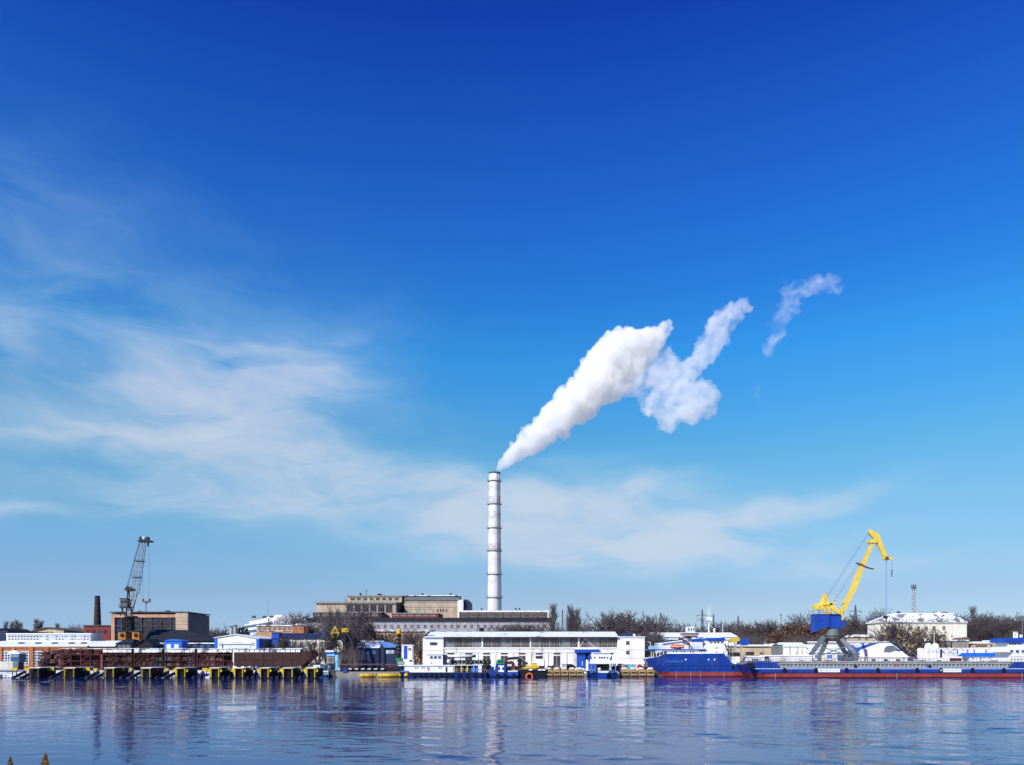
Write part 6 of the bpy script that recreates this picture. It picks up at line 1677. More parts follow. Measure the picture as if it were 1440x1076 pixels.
    m = MB(); m.pprism([(1221.4, 746.6), (1224, 744.4), (1231, 748), (1236.6, 751.6), (1238.6, 757), (1241.6, 766), (1246, 775.4), (1249, 783), (1255.6, 784.2), (1255.6, 787), (1246, 787.6), (1242.6, 786), (1242.4, 783.2), (1239.6, 776), (1233, 763.4), (1229.4, 757.4), (1221.6, 749.4)], D - .5, 1.0); m.build('jib', 'crane_yellow', o)
    m = MB(); m.lathe(0, 0, [(.6, 0), (.6, .3)], 14); m.v = [(a + X(1245, D), D - 1 - c_, b + Z(785.6, D)) for a, b, c_ in m.v]; m.build('jib_sheave', 'rust_pale', o)
    m = MB()
    for dy in (-.5, .5):
        m.tube(P(1159.6, 842, D + dy), P(1221.8, 747.4, D + dy), .07, n=4); m.tube(P(1162.4, 842, D + dy), P(1222, 749, D + dy), .07, n=4)
        m.tube(P(1171, 848, D + dy), P(1207, 790, D + dy), .07, n=4); m.tube(P(1172.6, 848, D + dy), P(1228, 762, D + dy), .05, n=4)
    m.build('stay_rope', 'cable', o)
    m = MB()
    for px in (1245.8, 1246.9): m.tube(P(px, 786, D), P(px, 867, D), .065, n=4)
    m.build('hoist_rope', 'cable', o)
    m = MB(); m.tube(P(1254.6, 787, D), P(1254.6, 801, D), .05, n=4); m.bx(1254, 1255.2, 801, 811, D - .2, .4); m.build('limit_chain', 'grey_steel', o)
    m = MB(); m.bx(1244, 1248.6, 866, 869.6, D - .5, 1.0); m.tube(P(1246.3, 869, D), P(1246.3, 873.5, D), .2, n=6); m.build('hook_block', 'dark_steel', o)


def right_buildings():
    D = 300
    b = thing('long_white_store', 'long white snow-roofed store behind the ship mast', 'store', at(980, D))
    m = MB(); m.bx(922, 1036, 895.5, None, D, 12); m.build('wall', 'white_wall', b)
    m = MB(); m.prismx([(D - .5, Z(896, D)), (D - .5, Z(895, D)), (D + 9, Z(889.6, D + 9)), (D + 12.5, Z(892, D + 12))], X(921, D), X(1037, D)); m.build('roof', 'snow', b)
    m = MB(); m.bx(924, 1034, 899.6, 900.6, D - .2, .2); m.build('gutter_line', 'blue_pale', b)
    D = 272
    b = thing('white_canteen', 'white stepped flat-roofed building left of the ship funnel', 'building', at(940, D))
    m = MB(); m.pprism([(926, 940), (926, 906), (960, 901.8), (962, 901.8), (962, 940)], D, 6); m.build('wall', 'white_wall', b)
    m = MB(); m.pprism([(925.4, 905.8), (960, 901.6), (962.6, 901.6), (962.6, 900.4), (960, 900.4), (925.4, 904.6)], D - .4, 7); m.build('roof', 'snow', b)
    for x in (931, 941, 951): window(b, x, x + 4, 908, 911.6, D, gm='glass', fm='white_paint')
    D = 268
    b = thing('beige_depot', 'low beige depot with snowy flat roof right of the small blue cab crane', 'depot', at(1060, D))
    m = MB(); m.bx(1036, 1084.5, 909, None, D, 10); m.build('wall', 'beige', b)
    m = MB(); m.bx(1034.5, 1086, 906.6, 909, D - .6, 11.2); m.build('roof', 'snow', b)
    m = MB(); m.bx(1046, 1082, 909.2, 910.2, D - .3, .3); m.build('painted_roof_shadow', 'roof_dark', b)  # dark strip paints in the shade under the roof edge
    window(b, 1048.5, 1060, 916.8, 921, D, nx=4, nz=1, gm='glass_brown', fm='frame_dark'); window(b, 1068, 1074, 917, 921, D, gm='glass', fm='frame_pale')
    m = MB(); m.bx(1037, 1041, 918, None, D - .1, .1); m.build('door', 'frame_dark', b)
    for i, (x0, x1, y0, D, mt, lb) in enumerate(((1052, 1075, 924.5, 252, 'white_wall', 'white low hut in front of the beige depot'), (1076.5, 1081.6, 923, 251, 'navy', 'narrow navy cabinet between white hut and snowy slab'),
                                               (1082, 1142, 922.6, 254, 'white_wall', 'long white snow-topped slab wall left of the yellow crane legs'))):
        o = thing('quay_hut', lb, 'hut', at((x0 + x1) / 2, D)); m = MB(); m.bx(x0, x1, y0, None, D, 5)
        bd = m.build('wall', mt, o); m = MB(); m.bx(x0 - .5, x1 + .5, y0 - 1.4, y0, D - .3, 5.6); m.build('roof', 'snow', o)
        if i == 0:
            for x in (1057, 1066): window(bd, x, x + 4, 927, 930, D, gm='glass', fm='white_paint')
        if i == 2:
            m = MB()
            for x in (1096, 1110, 1126): m.bx(x, x + .5, y0, None, D - .05, .06)
            m.build('panel_joint', 'marks', o)
    # white plate stacks and snowy roofs further back
    D = 285
    for i, (x0, x1, lb) in enumerate(((1102, 1110.5, 'left of three white snow-covered sheds behind the slab wall'), (1112, 1121.6, 'middle of three white snow-covered sheds behind the slab wall'), (1123, 1134, 'right of three white snow-covered sheds behind the slab wall'))):
        o = thing('snowy_shed', lb, 'shed', at((x0 + x1) / 2, D), 'white snow-covered sheds behind the slab wall'); m = MB(); m.bx(x0, x1, 909, None, D, 8); m.build('wall', 'white_wall', o)
        m = MB(); m.prismx([(D - .4, Z(909.4, D)), (D - .4, Z(908.6, D)), (D + 5, Z(903.6, D + 5)), (D + 8.4, Z(909, D + 8))], X(x0 - .4, D), X(x1 + .4, D)); m.build('roof', 'snow', o)
    o = thing('grey_store', 'grey weathered store with patchy snow between beige depot and snowy sheds', 'store', at(1094, D)); m = MB(); m.bx(1086, 1101, 906.5, None, D + 1, 8); m.build('wall', 'grey_steel', o)
    m = MB(); m.bx(1085, 1102, 905, 906.5, D + .6, 9); m.build('roof', 'snow_thin', o)
    D = 292
    o = thing('perimeter_wall', 'long pale perimeter wall with snow cap behind the yellow crane', 'wall', at(1230, D)); m = MB(); m.bx(1136, 1262, 903.5, None, D, .5); m.build('wall_panel', 'concrete_grey', o)
    m = MB(); m.bx(1136, 1262, 902.2, 903.5, D - .2, .9); m.build('coping', 'snow', o)
    D = 283
    o = thing('low_snowy_hall', 'low hall with broad snowy roof seen between the yellow crane legs', 'hall', at(1185, D)); m = MB(); m.bx(1137, 1206, 918, None, D, 8); m.build('wall', 'white_wall', o)
    m = MB(); m.prismx([(D - .5, Z(918.4, D)), (D - .5, Z(917.4, D)), (D + 8, Z(906.4, D + 8)), (D + 8.3, Z(908, D + 8))], X(1136, D), X(1207, D)); m.build('roof', 'snow_roof', o)
    m = MB()
    for x in (1146, 1163, 1187): m.bx(x, x + 7, 921, 926, D - .06, .06)
    m.build('gate', 'blue_pale', o)
    D = 270
    o = thing('snowy_workshop', 'white workshop with snowy roof and a blue roof stripe right of the yellow crane', 'workshop', at(1240, D)); m = MB(); m.bx(1212, 1276, 924, None, D, 12); m.build('wall', 'white_wall', o)
    m = MB(); m.prismx([(D - .5, Z(924.4, D)), (D - .5, Z(923.4, D)), (D + 12, Z(904.6, D + 12)), (D + 12.4, Z(906, D + 12))], X(1210, D), X(1277, D)); rf = m.build('roof', 'snow', o)
    za, zb = Z(923.4, D), Z(904.6, D + 12)
    def onroof(px, u, dz=.1): return Vector((X(px, D), D - .5 + 12.5 * u, za + (zb - za) * u + dz))
    m = MB(); m.loftp([onroof(1216, .02), onroof(1220, .02), onroof(1236, .97), onroof(1232, .97)], [onroof(1216, .02, .2), onroof(1220, .02, .2), onroof(1236, .97, .2), onroof(1232, .97, .2)]); m.build('roof_stripe', 'blue_pale', rf)
    pt = [(1249, .30), (1256, .55), (1264, .75), (1275, .80), (1275.5, .45), (1266, .38), (1258, .28)]
    m = MB(); m.loftp([onroof(a, u, .06) for a, u in pt], [onroof(a, u, .12) for a, u in pt]); m.build('bare_patch', 'grey_steel', rf)
    for px in (1226, 1243, 1260): m = MB(); m.bx(px, px + 5.5, 927, 933, D - .06, .06); m.build('workshop_window', 'glass', o)
    o = thing('lattice_post', 'small red lattice post by the snowy workshop corner', 'post', at(1218, 256)); m = MB(); m.lattice(P(1218, 942, 256), P(1218, 914, 256), .9, .5, 6, .06); m.build('mast', 'rust_red', o); m = MB(); m.bx(1216.6, 1219.4, 913, 914.4, 255.7, .6); m.build('lamp', 'red', o)
    # cream two storey building with a hipped roof
    D = 318; Y1 = D + 8
    b = thing('cream_office', 'cream two-storey office with hipped snowy roof right of the yellow crane', 'office', at(1294, D))
    zE = Z(876, D)
    m = MB(); m.plan([(X(1232.5, D), D), (X(1359.5, D), D), (X(1359.5, D), Y1), (X(1232.5, D), Y1)], G, zE); m.build('wall', 'cream', b)
    m = MB(); m.bx(1231, 1361, 874.8, 876.4, D - .5, 9); m.build('cornice', 'cream', b)
    e = [(X(1230.4, D), D - .8, zE + .35), (X(1361.6, D), D - .8, zE + .35), (X(1361.6, D), Y1 + .8, zE + .35), (X(1230.4, D), Y1 + .8, zE + .35)]
    zr = Z(863.4, D + 4); t_ = [(X(1258, D), D + 3.5, zr), (X(1341, D), D + 3.5, zr), (X(1341, D), D + 5, zr), (X(1258, D), D + 5, zr)]
    m = MB(); m.loftp(e, t_); rf = m.build('roof', 'snow_thin', b)
    m = MB(); m.bx(1258, 1342, 862.4, 864.0, D + 3.4, 1.2); m.build('ridge_snow', 'snow', rf)
    m = MB(); m.pprism([(1278, 872), (1283, 866.5), (1290, 866.5), (1296, 872)], D + 1, 3); m.build('dormer', 'snow', rf)
    m = MB(); m.bx(1263, 1266, 859.8, 865, D + 4, 1.2); m.build('roof_stack', 'brick_dark', rf)
    m = MB(); m.bx(1319, 1321.6, 860.6, 865, D + 4, 1.2); m.build('roof_stack', 'white_wall', rf)
    m = MB(); m.torus((X(1329.4, D), D + 1.6, Z(867, D)), 1.15, .45, 16, 8); m.build('roof_ring', 'white_clean', rf)
    m = MB(); m.bx(1326.6, 1333, 860.8, 864.6, D + 4, 1.4); m.build('roof_stack', 'rust_pale', rf)
    for x in (1238, 1247, 1256, 1265, 1277, 1289, 1300, 1311, 1325):
        window(b, x, x + 4.6, 880.5, 886, D, fm='cream', gm='glass'); window(b, x, x + 4.6, 891.8, 897.4, D, fm='cream', gm='glass')
    window(b, 1337, 1340, 891.8, 896, D, fm='white_paint', gm='glass_pale', nx=1)
    m = MB()
    for x in (1272, 1306, 1343): m.bx(x, x + .8, 876.4, None, D - .15, .15)
    m.build('drain_pipe', 'white_paint', b)
    m = MB(); m.bx(1245.5, 1247.4, 886, 892, D - .6, .3); m.build('sign', 'yellow', b)
    o = thing('small_hut', 'small pale orange hut with snowy roof left of the cream office', 'hut', at(1214, 300)); m = MB(); m.bx(1201, 1228, 895.6, None, 300, 7); m.build('wall', 'beige', o); m = MB(); m.pprism([(1200, 895.8), (1203, 892.6), (1222, 892.6), (1229, 895.8)], 299.4, 8.2); m.build('roof', 'snow_thin', o)
    for x in (1206, 1216): window(o, x, x + 4, 897, 900, 300, gm='glass')
    # garages and yard walls
    D = 286
    o = thing('garage_block', 'pale concrete garage block with small blue hatch below the cream office', 'garage', at(1340, D)); m = MB(); m.bx(1310, 1362, 901.5, None, D, 8); m.build('wall', 'concrete_pale', o)
    m = MB(); m.bx(1309, 1363, 899.8, 901.5, D - .5, 9); m.build('roof', 'snow_thin', o); m = MB(); m.bx(1327.4, 1332, 903.6, 909, D - .08, .08); m.build('hatch', 'blue_bright', o); m = MB(); m.bx(1340, 1360, 902.8, 911, D - .08, .08); m.build('garage_door', 'concrete_grey', o); m = MB(); m.bx(1337.4, 1339, 901.5, None, D - .2, .2); m.build('pier', 'brick_dark', o)
    m = MB(); m.ball(P(1350, 899.4, D + 2), (3.2, 1.4, .7), 10); m.ball(P(1357, 899, D + 2), (2.2, 1.4, .8), 10); m.build('roof_rubble', 'rust_pale', o)
    o = thing('yard_shed', 'low shed with snow roof right of the garage block', 'shed', at(1382, D)); m = MB(); m.bx(1369, 1393, 905, None, D, 6); m.build('wall', 'beige', o); m = MB(); m.bx(1368, 1394, 902.4, 905, D - .5, 7); m.build('roof', 'snow', o)
    m = MB(); m.bx(1372, 1388, 907.5, 909.5, D - .06, .06); m.build('gap', 'brick_dark', o)
    o = thing('curved_wall', 'pale rounded masonry wall left of the barge stern house', 'wall', at(1404, D)); m = MB(); m.pprism([(1392, 940), (1392, 904), (1397, 901.6), (1408, 901.6), (1415, 905), (1418, 909), (1418, 940)], D + 1, 4); m.build('masonry', 'concrete_pale', o)
    m = MB(); m.bx(1392, 1414, 900.6, 901.9, D + .6, 4.8); m.build('coping', 'snow', o)
    D = 276
    o = thing('snow_wall', 'long low white wall with blue posts below the garage block', 'wall', at(1370, D)); m = MB(); m.bx(1318, 1420, 912.4, None, D, .6); m.build('wall_panel', 'white_wall', o)
    m = MB(); m.bx(1318, 1420, 911.2, 912.4, D - .2, 1); m.build('coping', 'snow', o)
    for x in (1346, 1360, 1369.6, 1386, 1402): m = MB(); m.bx(x, x + 1.4, 913.5, 920, D - .25, .25); m.build('wall_post', 'blue_pale', o)
    D = 256
    o = thing('deck_barge_house', 'long low blue-roofed cabin with white side behind the barge', 'cabin', at(1384, D)); m = MB(); m.bx(1363, 1410, 923.2, None, D, 4); bd = m.build('wall', 'white_clean', o)
    m = MB(); m.prismx([(D - .5, Z(923.4, D)), (D - .4, Z(922, D)), (D + 1.5, Z(918.2, D + 1.5)), (D + 4.5, Z(923.4, D))], X(1356, D), X(1412, D)); m.build('roof', 'blue_bright', o)
    for x in (1367, 1378, 1390): window(bd, x, x + 2, 925, 927, D, nx=1, nz=1, fm='white_paint', gm='glass_blue', t=.04)
    o = thing('snow_trailer', 'low snow-covered trailer with red frame behind the barge, left of the blue roof', 'trailer', at(1342, 252)); m = MB(); m.pprism([(1322, 931), (1324, 926), (1340, 923.6), (1352, 925), (1356, 931)], 252, 3); m.build('load', 'snow', o); m = MB(); m.bx(1336, 1352, 925.4, 929.4, 251.8, .3); m.bx(1320, 1358, 931, 933, 251.9, 3); m.build('frame', 'rust_red', o)
    m = MB()
    for x in (1326, 1334, 1346, 1353): m.tube(P(x, 936, 251.8), P(x, 936, 254.6), .9, n=12)
    m.build('wheel', 'rubber', o)
    o = thing('white_deckhouse', 'grey-white deckhouse with twin round domes below the small yellowish tree', 'deckhouse', at(1311, 262)); m = MB(); m.bx(1301, 1322, 911.5, None, 262, 5); bd = m.build('wall', 'white_wall', o)
    m = MB(); m.ball(P(1305.6, 910.4, 264), (1.3, 1.1, 1.5), 12); m.ball(P(1315.4, 910.4, 264), (1.3, 1.1, 1.5), 12); m.build('dome', 'white_wall', o)
    for x in (1304, 1309.5, 1315): window(bd, x, x + 3.4, 914.5, 917.5, 262, fm='white_paint', gm='glass_pale')
    m = MB(); m.tube(P(1313.6, 908, 264), P(1313.6, 886, 264), .1, .05, 5); m.build('pole', 'white_clean', o)
    m = MB(); m.bx(1322.2, 1325, 914, None, 262.5, 2); m.build('side_panel', 'navy', o)


def yard_bits():
    rg = random.Random(31)
    # heaps of snow and dark spoil on the yard
    for i, (px, D, w, h, mt, lb) in enumerate(((1196, 255, 11, 1.6, 'snow', 'broad snow heap right of the yellow crane feet'), (1226, 253, 12, 1.3, 'snow', 'snow heap below the snowy workshop wall'), (1290, 252, 14, 1.6, 'snow', 'wide snow heap left of the grey-white deckhouse'),
                                            (1150, 256, 10, 1.4, 'rust', 'dark red spoil heap between the yellow crane legs'))):
        m = MB()
        for k in range(7): m.ball((X(px, D) + rg.uniform(-.5, .5) * w * .4, D + rg.uniform(-1, 1), G), (w * .12 + rg.uniform(.4, 1.6), 1.5, h * rg.uniform(.5, 1.05)), 10)
        tag(m.build('snow_heap' if mt == 'snow' else 'spoil_heap', mt), lb, 'heap')


def pylons():
    for i, (px, yt, D, arms, lb) in enumerate(((791, 858, 430, 0, 'slim lattice mast between the poplars behind the warehouse'), (929, 862, 470, 1, 'grey lattice pylon above the bare trees left of the ship mast'), (987.5, 857, 430, 2, 'tall lattice pylon with two crossarms just left of the white ship mast'),
                                         (1003.4, 864, 440, 0, 'thin dark lattice mast just right of the white ship mast'), (1038, 866.5, 450, 1, 'lattice pylon with one crossarm above the small blue cab crane'), (1203, 851, 400, 2, 'lattice pylon with crossarms right of the yellow crane house'))):
        o = thing('lattice_pylon' if arms else 'lattice_mast', lb, 'pylon' if arms else 'mast', at(px, D)); zt = Z(yt, D)
        m = MB(); m.lattice(at(px, D), Vector((X(px, D), D, zt)), 3.0 if arms else 1.6, .35, 13, .13); m.build('tower', 'pylon', o)
        m = MB()
        for k in range(arms):
            y = yt + 9 + 6 * k; w = 8.5 - 1.0 * k
            m.beam(P(px - w, y, D), P(px + w, y, D), .22); m.beam(P(px - w, y, D), P(px, y - 3, D), .14); m.beam(P(px + w, y, D), P(px, y - 3, D), .14)
            for s_ in (-1, 1): m.beam(P(px + s_ * w, y, D), P(px + s_ * w, y + 3, D), .14)
        if arms: m.build('crossarm', 'pylon', o)
    o = thing('mast_pole', 'thin plain pole standing above the trees between ship and yellow crane', 'pole', at(1098.4, 400)); m = MB(); m.tube(at(1098.4, 400), P(1098.4, 864, 400), .3, .14, 6); m.build('pole', 'pylon', o); m = MB(); m.bx(1097.6, 1099.2, 864, 866, 399.8, .4); m.build('cap', 'dark_steel', o)
    D = 390
    o = thing('radio_mast', 'slender pale radio mast with a dark antenna cage behind the cream office', 'radio mast', at(1285, D)); m = MB(); m.lattice(at(1285, D), P(1285, 826, D), 1.7, 1.3, 26, .10); m.build('tower', 'pale_steel', o)
    m = MB(); m.lathe(X(1285, D), D, [(.9, Z(828, D)), (1.1, Z(827.6, D)), (1.1, Z(827, D)), (.5, Z(827, D))], 12)
    for k in range(6): a = k * math.pi / 3; x = X(1285, D) + .95 * math.cos(a); y = D + .95 * math.sin(a); m.box(x - .18, x + .18, y - .12, y + .12, Z(827, D), Z(822.4, D))
    m.build('antenna_cage', 'dark_steel', o); m = MB(); m.tube(P(1285, 827, D), P(1285, 808, D), .12, .05, 5); m.build('spike', 'pale_steel', o)
    # street lamps along the quay
    for i, (px, D, yt, lb) in enumerate(((585, 250, 905, 'thin grey lamp post left of the white warehouse end block'), (428, 256, 902, 'thin grey lamp post before the blue-roofed building'), (1072, 262, 904, 'thin grey lamp post before the beige depot'))):
        o = thing('lamp_post', lb, 'lamp post', at(px, D)); m = MB(); m.tube(at(px, D), P(px, yt, D), .09, .06, 6); m.tube(P(px, yt, D), P(px + 3.4, yt - .8, D), .05, n=5); m.build('post', 'grey_steel', o)
        m = MB(); m.bx(px + 2.6, px + 5, yt - 1.4, yt - .6, D - .12, .24); m.build('lamp_head', 'pale_steel', o)


def trees():
    tree_proto('b1', 1, 'broad', 'bark', ['twig']); tree_proto('b2', 2, 'broad', 'bark', ['twig_grey']); tree_proto('b3', 5, 'broad', 'bark', ['twig'])
    tree_proto('p1', 3, 'poplar', 'bark', ['twig']); tree_proto('p2', 4, 'poplar', 'bark', ['twig_grey'])
    tree_proto('l1', 6, 'broad sparse leaf', 'bark', ['twig_brown', 'leaf_brown']); tree_proto('y1', 7, 'broad sparse few leaf', 'bark', ['twig', 'leaf_yellow'])
    tree_proto('s1', 8, 'broad sparse', 'bark', ['twig']); tree_proto('s2', 9, 'broad sparse', 'bark', ['twig']); tree_proto('s3', 10, 'broad sparse', 'bark', ['twig_grey'])
    tree_proto('s4', 13, 'broad sparse', 'bark', ['twig_grey']); tree_proto('s5', 14, 'broad sparse', 'bark', ['twig_grey'])
    rg = random.Random(12)
    k3 = lambda: rg.choice(('s2', 's1', 's2', 's3', 's4', 's5'))
    # far left skyline
    tree_row([(8, 873, 600, 'p2', 1.1), (17, 873.5, 600, 'p1', 1.1), (24, 871, 605, 'p1', 1.1), (30, 875, 600, 'p2', 1.2), (53, 870, 600, 'p1', 1.2), (57, 872, 604, 'p2', 1.2), (82, 876, 610, 'p2', 1.1), (101, 880, 615, 'b2', 1.0), (106, 879, 615, 'b1', 1.0)],
             'pale distant poplar from the left above the left sheds', 'distant trees at the far left', 'poplar_tree')
    tree_row([(x, y, 420, k3(), 1.15) for x, y in ((300, 888), (308, 884), (314, 886), (320, 882), (297, 890), (304, 886))], 'bare tree from the left between dark factory side and pale flues', 'bare trees beside the flues')
    tree_row([(399, 868, 340, 's1', .9), (406, 861, 345, 's2', .9), (415, 864, 343, 's3', .9), (424, 870, 346, 's1', .9), (433, 874, 340, 's2', .9)], 'bare tree from the left between white stepped office and power station', 'bare trees by the stepped office')
    # in front of the blue roofed building and the power station
    tree('b1', 500, 848, 284, 'large dark bare tree with the widest crown before the power station', wide=.95, rot=1.0)
    tree('s3', 480, 858, 264, 'second large bare tree left of the widest crown, behind the yellow triangle', wide=.9, rot=2.0)
    tree('s2', 528, 868, 284, 'bare tree just right of the widest crown, above the white shed roof', wide=.9, rot=.4)
    tree('s3', 462, 866, 264, 'bare tree over the right end of the blue roof', wide=.9, rot=3.4)
    tree_row([(391, 899, 264, 's1', .8), (406, 895, 265, 's2', .8), (416, 899, 264, 's3', .8), (430, 896, 265, 's1', .8), (446, 899, 264, 's2', .8), (458, 897, 264, 's3', .8)], 'small bare tree from the left before the pale wall of the blue-roofed building', 'small bare trees before the blue-roofed building')
    tree_row([(578, 886, 279, 's2', .7), (585, 882, 280, 's1', .7), (591, 886, 278, 's3', .7), (524, 892, 280, 's1', .7)], 'bare tree from the left before the ochre store', 'bare trees before the ochre store')
    # behind the warehouse: shrubs against the station front, poplars, tree line
    tree_row([(x, y, 340, k3(), 1.25) for x, y in ((690, 881), (702, 880), (714, 878), (726, 879), (738, 877), (749, 878), (760, 878), (770, 874))], 'low bare tree from the left against the pale station front, above the warehouse roof', 'low bare trees behind the warehouse')
    tree_row([(780.5, 848, 390, 'p1', 1.15), (801, 850, 390, 'p2', 1.1), (807, 858, 392, 'p1', 1.1), (814, 855, 390, 'p1', 1.15)], 'tall bare poplar from the left behind the warehouse, right of the station', 'poplars behind the warehouse', 'poplar_tree')
    tree_row([(x, y, 385 + rg.uniform(-12, 25), k3(), w) for x, y, w in ((790, 880, .95), (824, 876, .95), (833, 870, .9), (844, 861, 1.05), (855, 866, .85), (864, 870, .85), (873, 860, .95), (886, 869, .9), (894, 859, 1.0), (905, 867, .9), (913, 861, .95), (923, 870, .9))],
             'bare tree from the left in the row over the warehouse right end', 'bare tree row behind the warehouse')
    tree_row([(913, 888, 290, 'b1', 1.0), (919, 885, 292, 'b3', 1.0), (925, 893, 288, 'b2', 1.0)], 'bare tree from the left in the gap between warehouse and blue ship', 'bare trees in the warehouse gap')
    tree_row([(x, y, 430 + rg.uniform(-20, 25), k3(), 1.2) for x, y in ((934, 876), (945, 879), (955, 877), (966, 873), (976, 878), (988, 878), (1000, 876), (1011, 873), (1022, 876), (1033, 878), (1042, 877))],
             'bare tree from the left in the row behind the blue ship', 'bare tree row behind the ship')
    tree_row([(x, y, 400 + rg.uniform(-15, 25), k3(), 1.2) for x, y in ((1050, 878), (1059, 875), (1068, 877), (1077, 877), (1086, 872), (1092, 872), (1100, 876), (1108, 882))], 'bare tree from the left in the row behind the beige depot', 'bare tree row behind the depot')
    tree_row([(1113, 880, 340, 'l1', 1.3), (1124, 877, 342, 'l1', 1.35), (1134, 879, 340, 'l1', 1.3), (1146, 882, 343, 'l1', 1.3), (1155, 884, 341, 'l1', 1.2)], 'russet-leaved tree from the left behind the snowy sheds', 'russet trees behind the snowy sheds', 'leafy_tree')
    tree_row([(1136, 860, 380, 'b2', .9), (1188, 868, 360, 'b1', 1.2), (1197, 866, 365, 'b2', 1.15), (1207, 866, 362, 'b3', 1.2), (1216, 874, 360, 'b1', 1.1), (1224, 876, 358, 'b2', 1.1)], 'bare tree from the left between yellow crane and cream office', 'bare trees by the yellow crane')
    tree_row([(1236, 858, 385, 'b1', 1.0), (1243, 861, 388, 'b3', 1.0), (1312, 861, 390, 'b2', 1.3), (1345, 866, 380, 'b1', 1.0)], 'bare tree from the left peeping over the cream office roof', 'bare trees behind the cream office')
    tree('s1', 1243, 873, 300, 'bare tree before the left windows of the cream office', wide=1.0); tree('s2', 1266, 871, 302, 'bare tree before the middle of the cream office', wide=.95)
    tree('y1', 1294, 877, 280, 'spreading tree with last yellowish leaves before the cream office', 'leafy_tree', wide=1.25, rot=.7); tree('y1', 1318, 884, 281, 'smaller tree with yellow leaves before the cream office right half', 'leafy_tree', wide=1.1, rot=2.7)
    tree('p2', 1370.5, 852, 400, 'single tall pointed poplar right of the cream office', 'poplar_tree', wide=1.2)
    tree_row([(x, y, 395 + rg.uniform(-10, 25), k, 1.35) for x, y, k in ((1362, 874, 'b2'), (1368, 868, 'b1'), (1376, 863, 'b2'), (1384, 864, 'b3'), (1391, 868, 'b1'), (1399, 874, 'b2'), (1407, 870, 'b3'), (1415, 867, 'b1'), (1424, 865, 'b2'), (1433, 867, 'b3'), (1441, 864, 'b1'))],
             'dense dark bare tree from the left at the right edge beyond the cream office', 'dark bare trees at the right edge')
    # scrub filling the foot of the tree belts
    rg2 = random.Random(77); m = MB()
    def scrub(x0, x1, y0, y1, D, n):
        for i in range(n):
            px = rg2.uniform(x0, x1); d = D + rg2.uniform(-8, 10); b = at(px, d); h = Z(rg2.uniform(y0, y1), d) - G
            for k in range(7):
                a = Vector((rg2.gauss(0, .5), rg2.gauss(0, .3), 0)); top = b + a * 2.2 + Vector((rg2.gauss(0, .8), 0, h * rg2.uniform(.6, 1.0)))
                mid = (b + a + top) / 2 + Vector((rg2.gauss(0, .4), 0, 0)); m.tube(b + a, mid, .07, .05, 3); m.tube(mid, top, .05, .02, 3)
                for _ in range(3): q = mid.lerp(top, rg2.random()); m.tube(q, q + Vector((rg2.gauss(0, .9), rg2.gauss(0, .5), rg2.uniform(.4, 1.6))), .03, .015, 3)
    scrub(780, 925, 884, 894, 372, 330); scrub(925, 1048, 885, 895, 400, 260); scrub(1045, 1112, 886, 897, 375, 200); scrub(1106, 1165, 888, 898, 330, 200); scrub(1185, 1230, 884, 896, 345, 140); scrub(1358, 1446, 880, 896, 380, 330); scrub(484, 502, 900, 920, 262, 40); scrub(680, 778, 880, 890, 335, 200); scrub(296, 326, 889, 900, 400, 60)
    tag(m.build('scrub', 'twig', origin=(0, 350, G)), 'bare brown undergrowth filling the foot of the tree belts', 'undergrowth', kind='stuff')


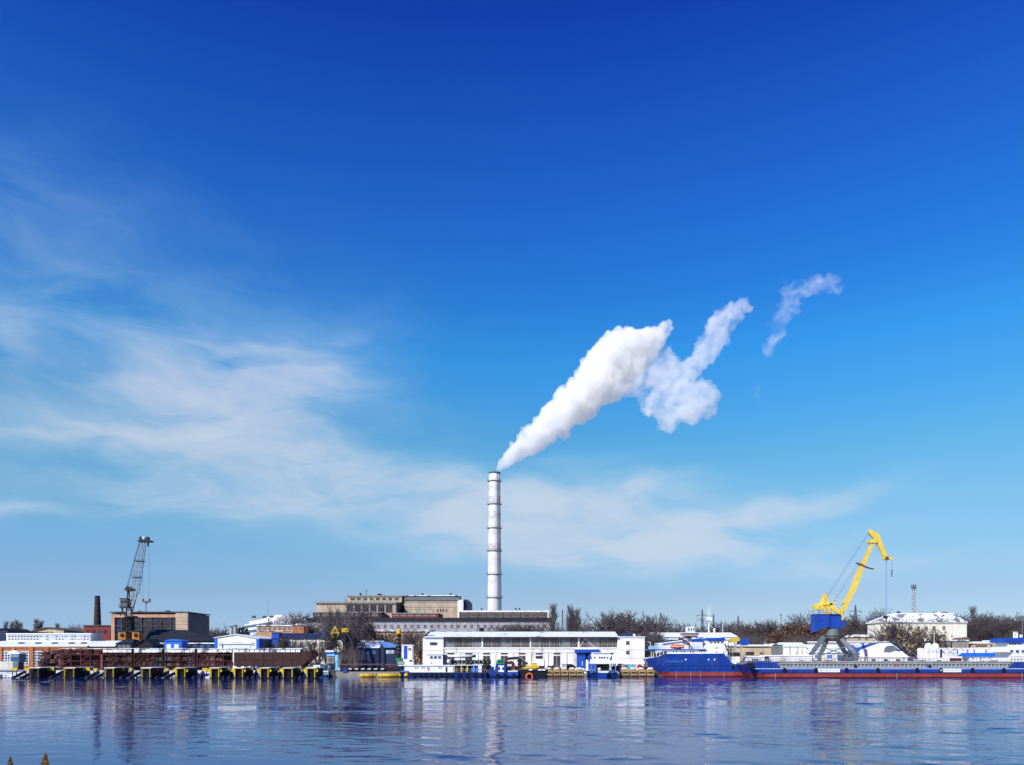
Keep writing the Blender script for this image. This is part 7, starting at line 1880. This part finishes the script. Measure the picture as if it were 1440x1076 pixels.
def near_plants():
    for i, (px, yt, D, w, lb) in enumerate(((14.5, 1062.5, 9.0, 1.0, 'left of two dry brown plume tips at the bottom left corner'), (63.5, 1059, 8.6, 1.25, 'right, taller of two dry brown plume tips at the bottom left corner'))):
        o = thing('dry_plume', lb, 'dry plant', at(px, D, 5.0), 'dry plumes on the near bank'); rg = random.Random(i); top = P(px, yt, D); b = at(px, D, 5.0); hh = top.z - 5.0
        m = MB(); m.tube(b, top, .014, .004, 6); m.build('stem', 'dry_dark', o)
        m = MB()
        for k in range(520):
            u = rg.random() ** .8; z = top.z - u * hh * .55 - .004; r = w * (.010 + u * hh * .55 * .30) ; a = rg.uniform(0, 6.283)
            p = Vector((top.x + rg.uniform(-.1, .1) * r, D, z)); d = Vector((math.cos(a), math.sin(a), .75)).normalized(); L = r * rg.uniform(.6, 1.1)
            q = p + d * L; s_ = d.cross(Vector((0, 0, 1))).normalized() * (.010 + .012 * rg.random())
            m.add([p, p + d * L * .55 + s_, q, p + d * L * .55 - s_], [(0, 1, 2, 3)], rg.choice((0, 0, 1)))
        m.build('plume', ['dry_tip', 'dry_dark'], o)


BUILDERS += [yellow_crane, right_buildings, yard_bits, pylons, trees, near_plants]
SUN_EL, SUN_AZ, SUN_STR = 33, 40, 5.0
SKY_STR, SKY_GAIN = .10, 2.0
SKY_TINT = [(0., (.29, .38, .64)), (.072, (.305, .358, .485)), (.172, (.315, .490, .555)), (.237, (.245, .545, .635)), (.353, (.115, .565, .885)),
            (.414, (.090, .462, .902)), (.482, (.074, .390, .932)), (.564, (.059, .294, .888)), (.635, (.039, .190, .820)), (.8, (.03, .14, .7))]
CLOUD_COL = (6.3, 7.1, 8.3); CLOUD_THIN = (2.9, 6.2, 8.6)
WAVE = .55; SWELL = .0095; WATERCOL = (.002, .022, .15)
CLOUDS = [  # photo x, y, half widths, strength, tilt
    (330, 550, 165, 62, .95, 0), (255, 600, 110, 45, .60, 0), (430, 500, 80, 32, .40, .1), (85, 598, 100, 15, .75, .1), (450, 655, 115, 30, .85, 0), (180, 520, 40, 14, .35, 0),
    (370, 705, 140, 22, .60, .05), (30, 720, 70, 9, .40, 0), (5, 480, 40, 40, .35, 0), (40, 345, 130, 90, .20, 0), (280, 470, 230, 100, .16, 0),
    (260, 680, 330, 70, .36, 0), (720, 722, 200, 44, 1.15, 0), (850, 690, 140, 22, .95, .1), (930, 772, 270, 30, .85, 0), (1060, 720, 120, 17, .9, .15),
    (940, 740, 220, 30, .5, .1), (650, 700, 90, 40, .30, 0), (1010, 805, 260, 20, .35, 0), (1340, 790, 150, 12, .22, 0), (820, 640, 130, 14, .15, .1)]
build_setting(); build_world(); build_camera()
for fn in BUILDERS: fn()
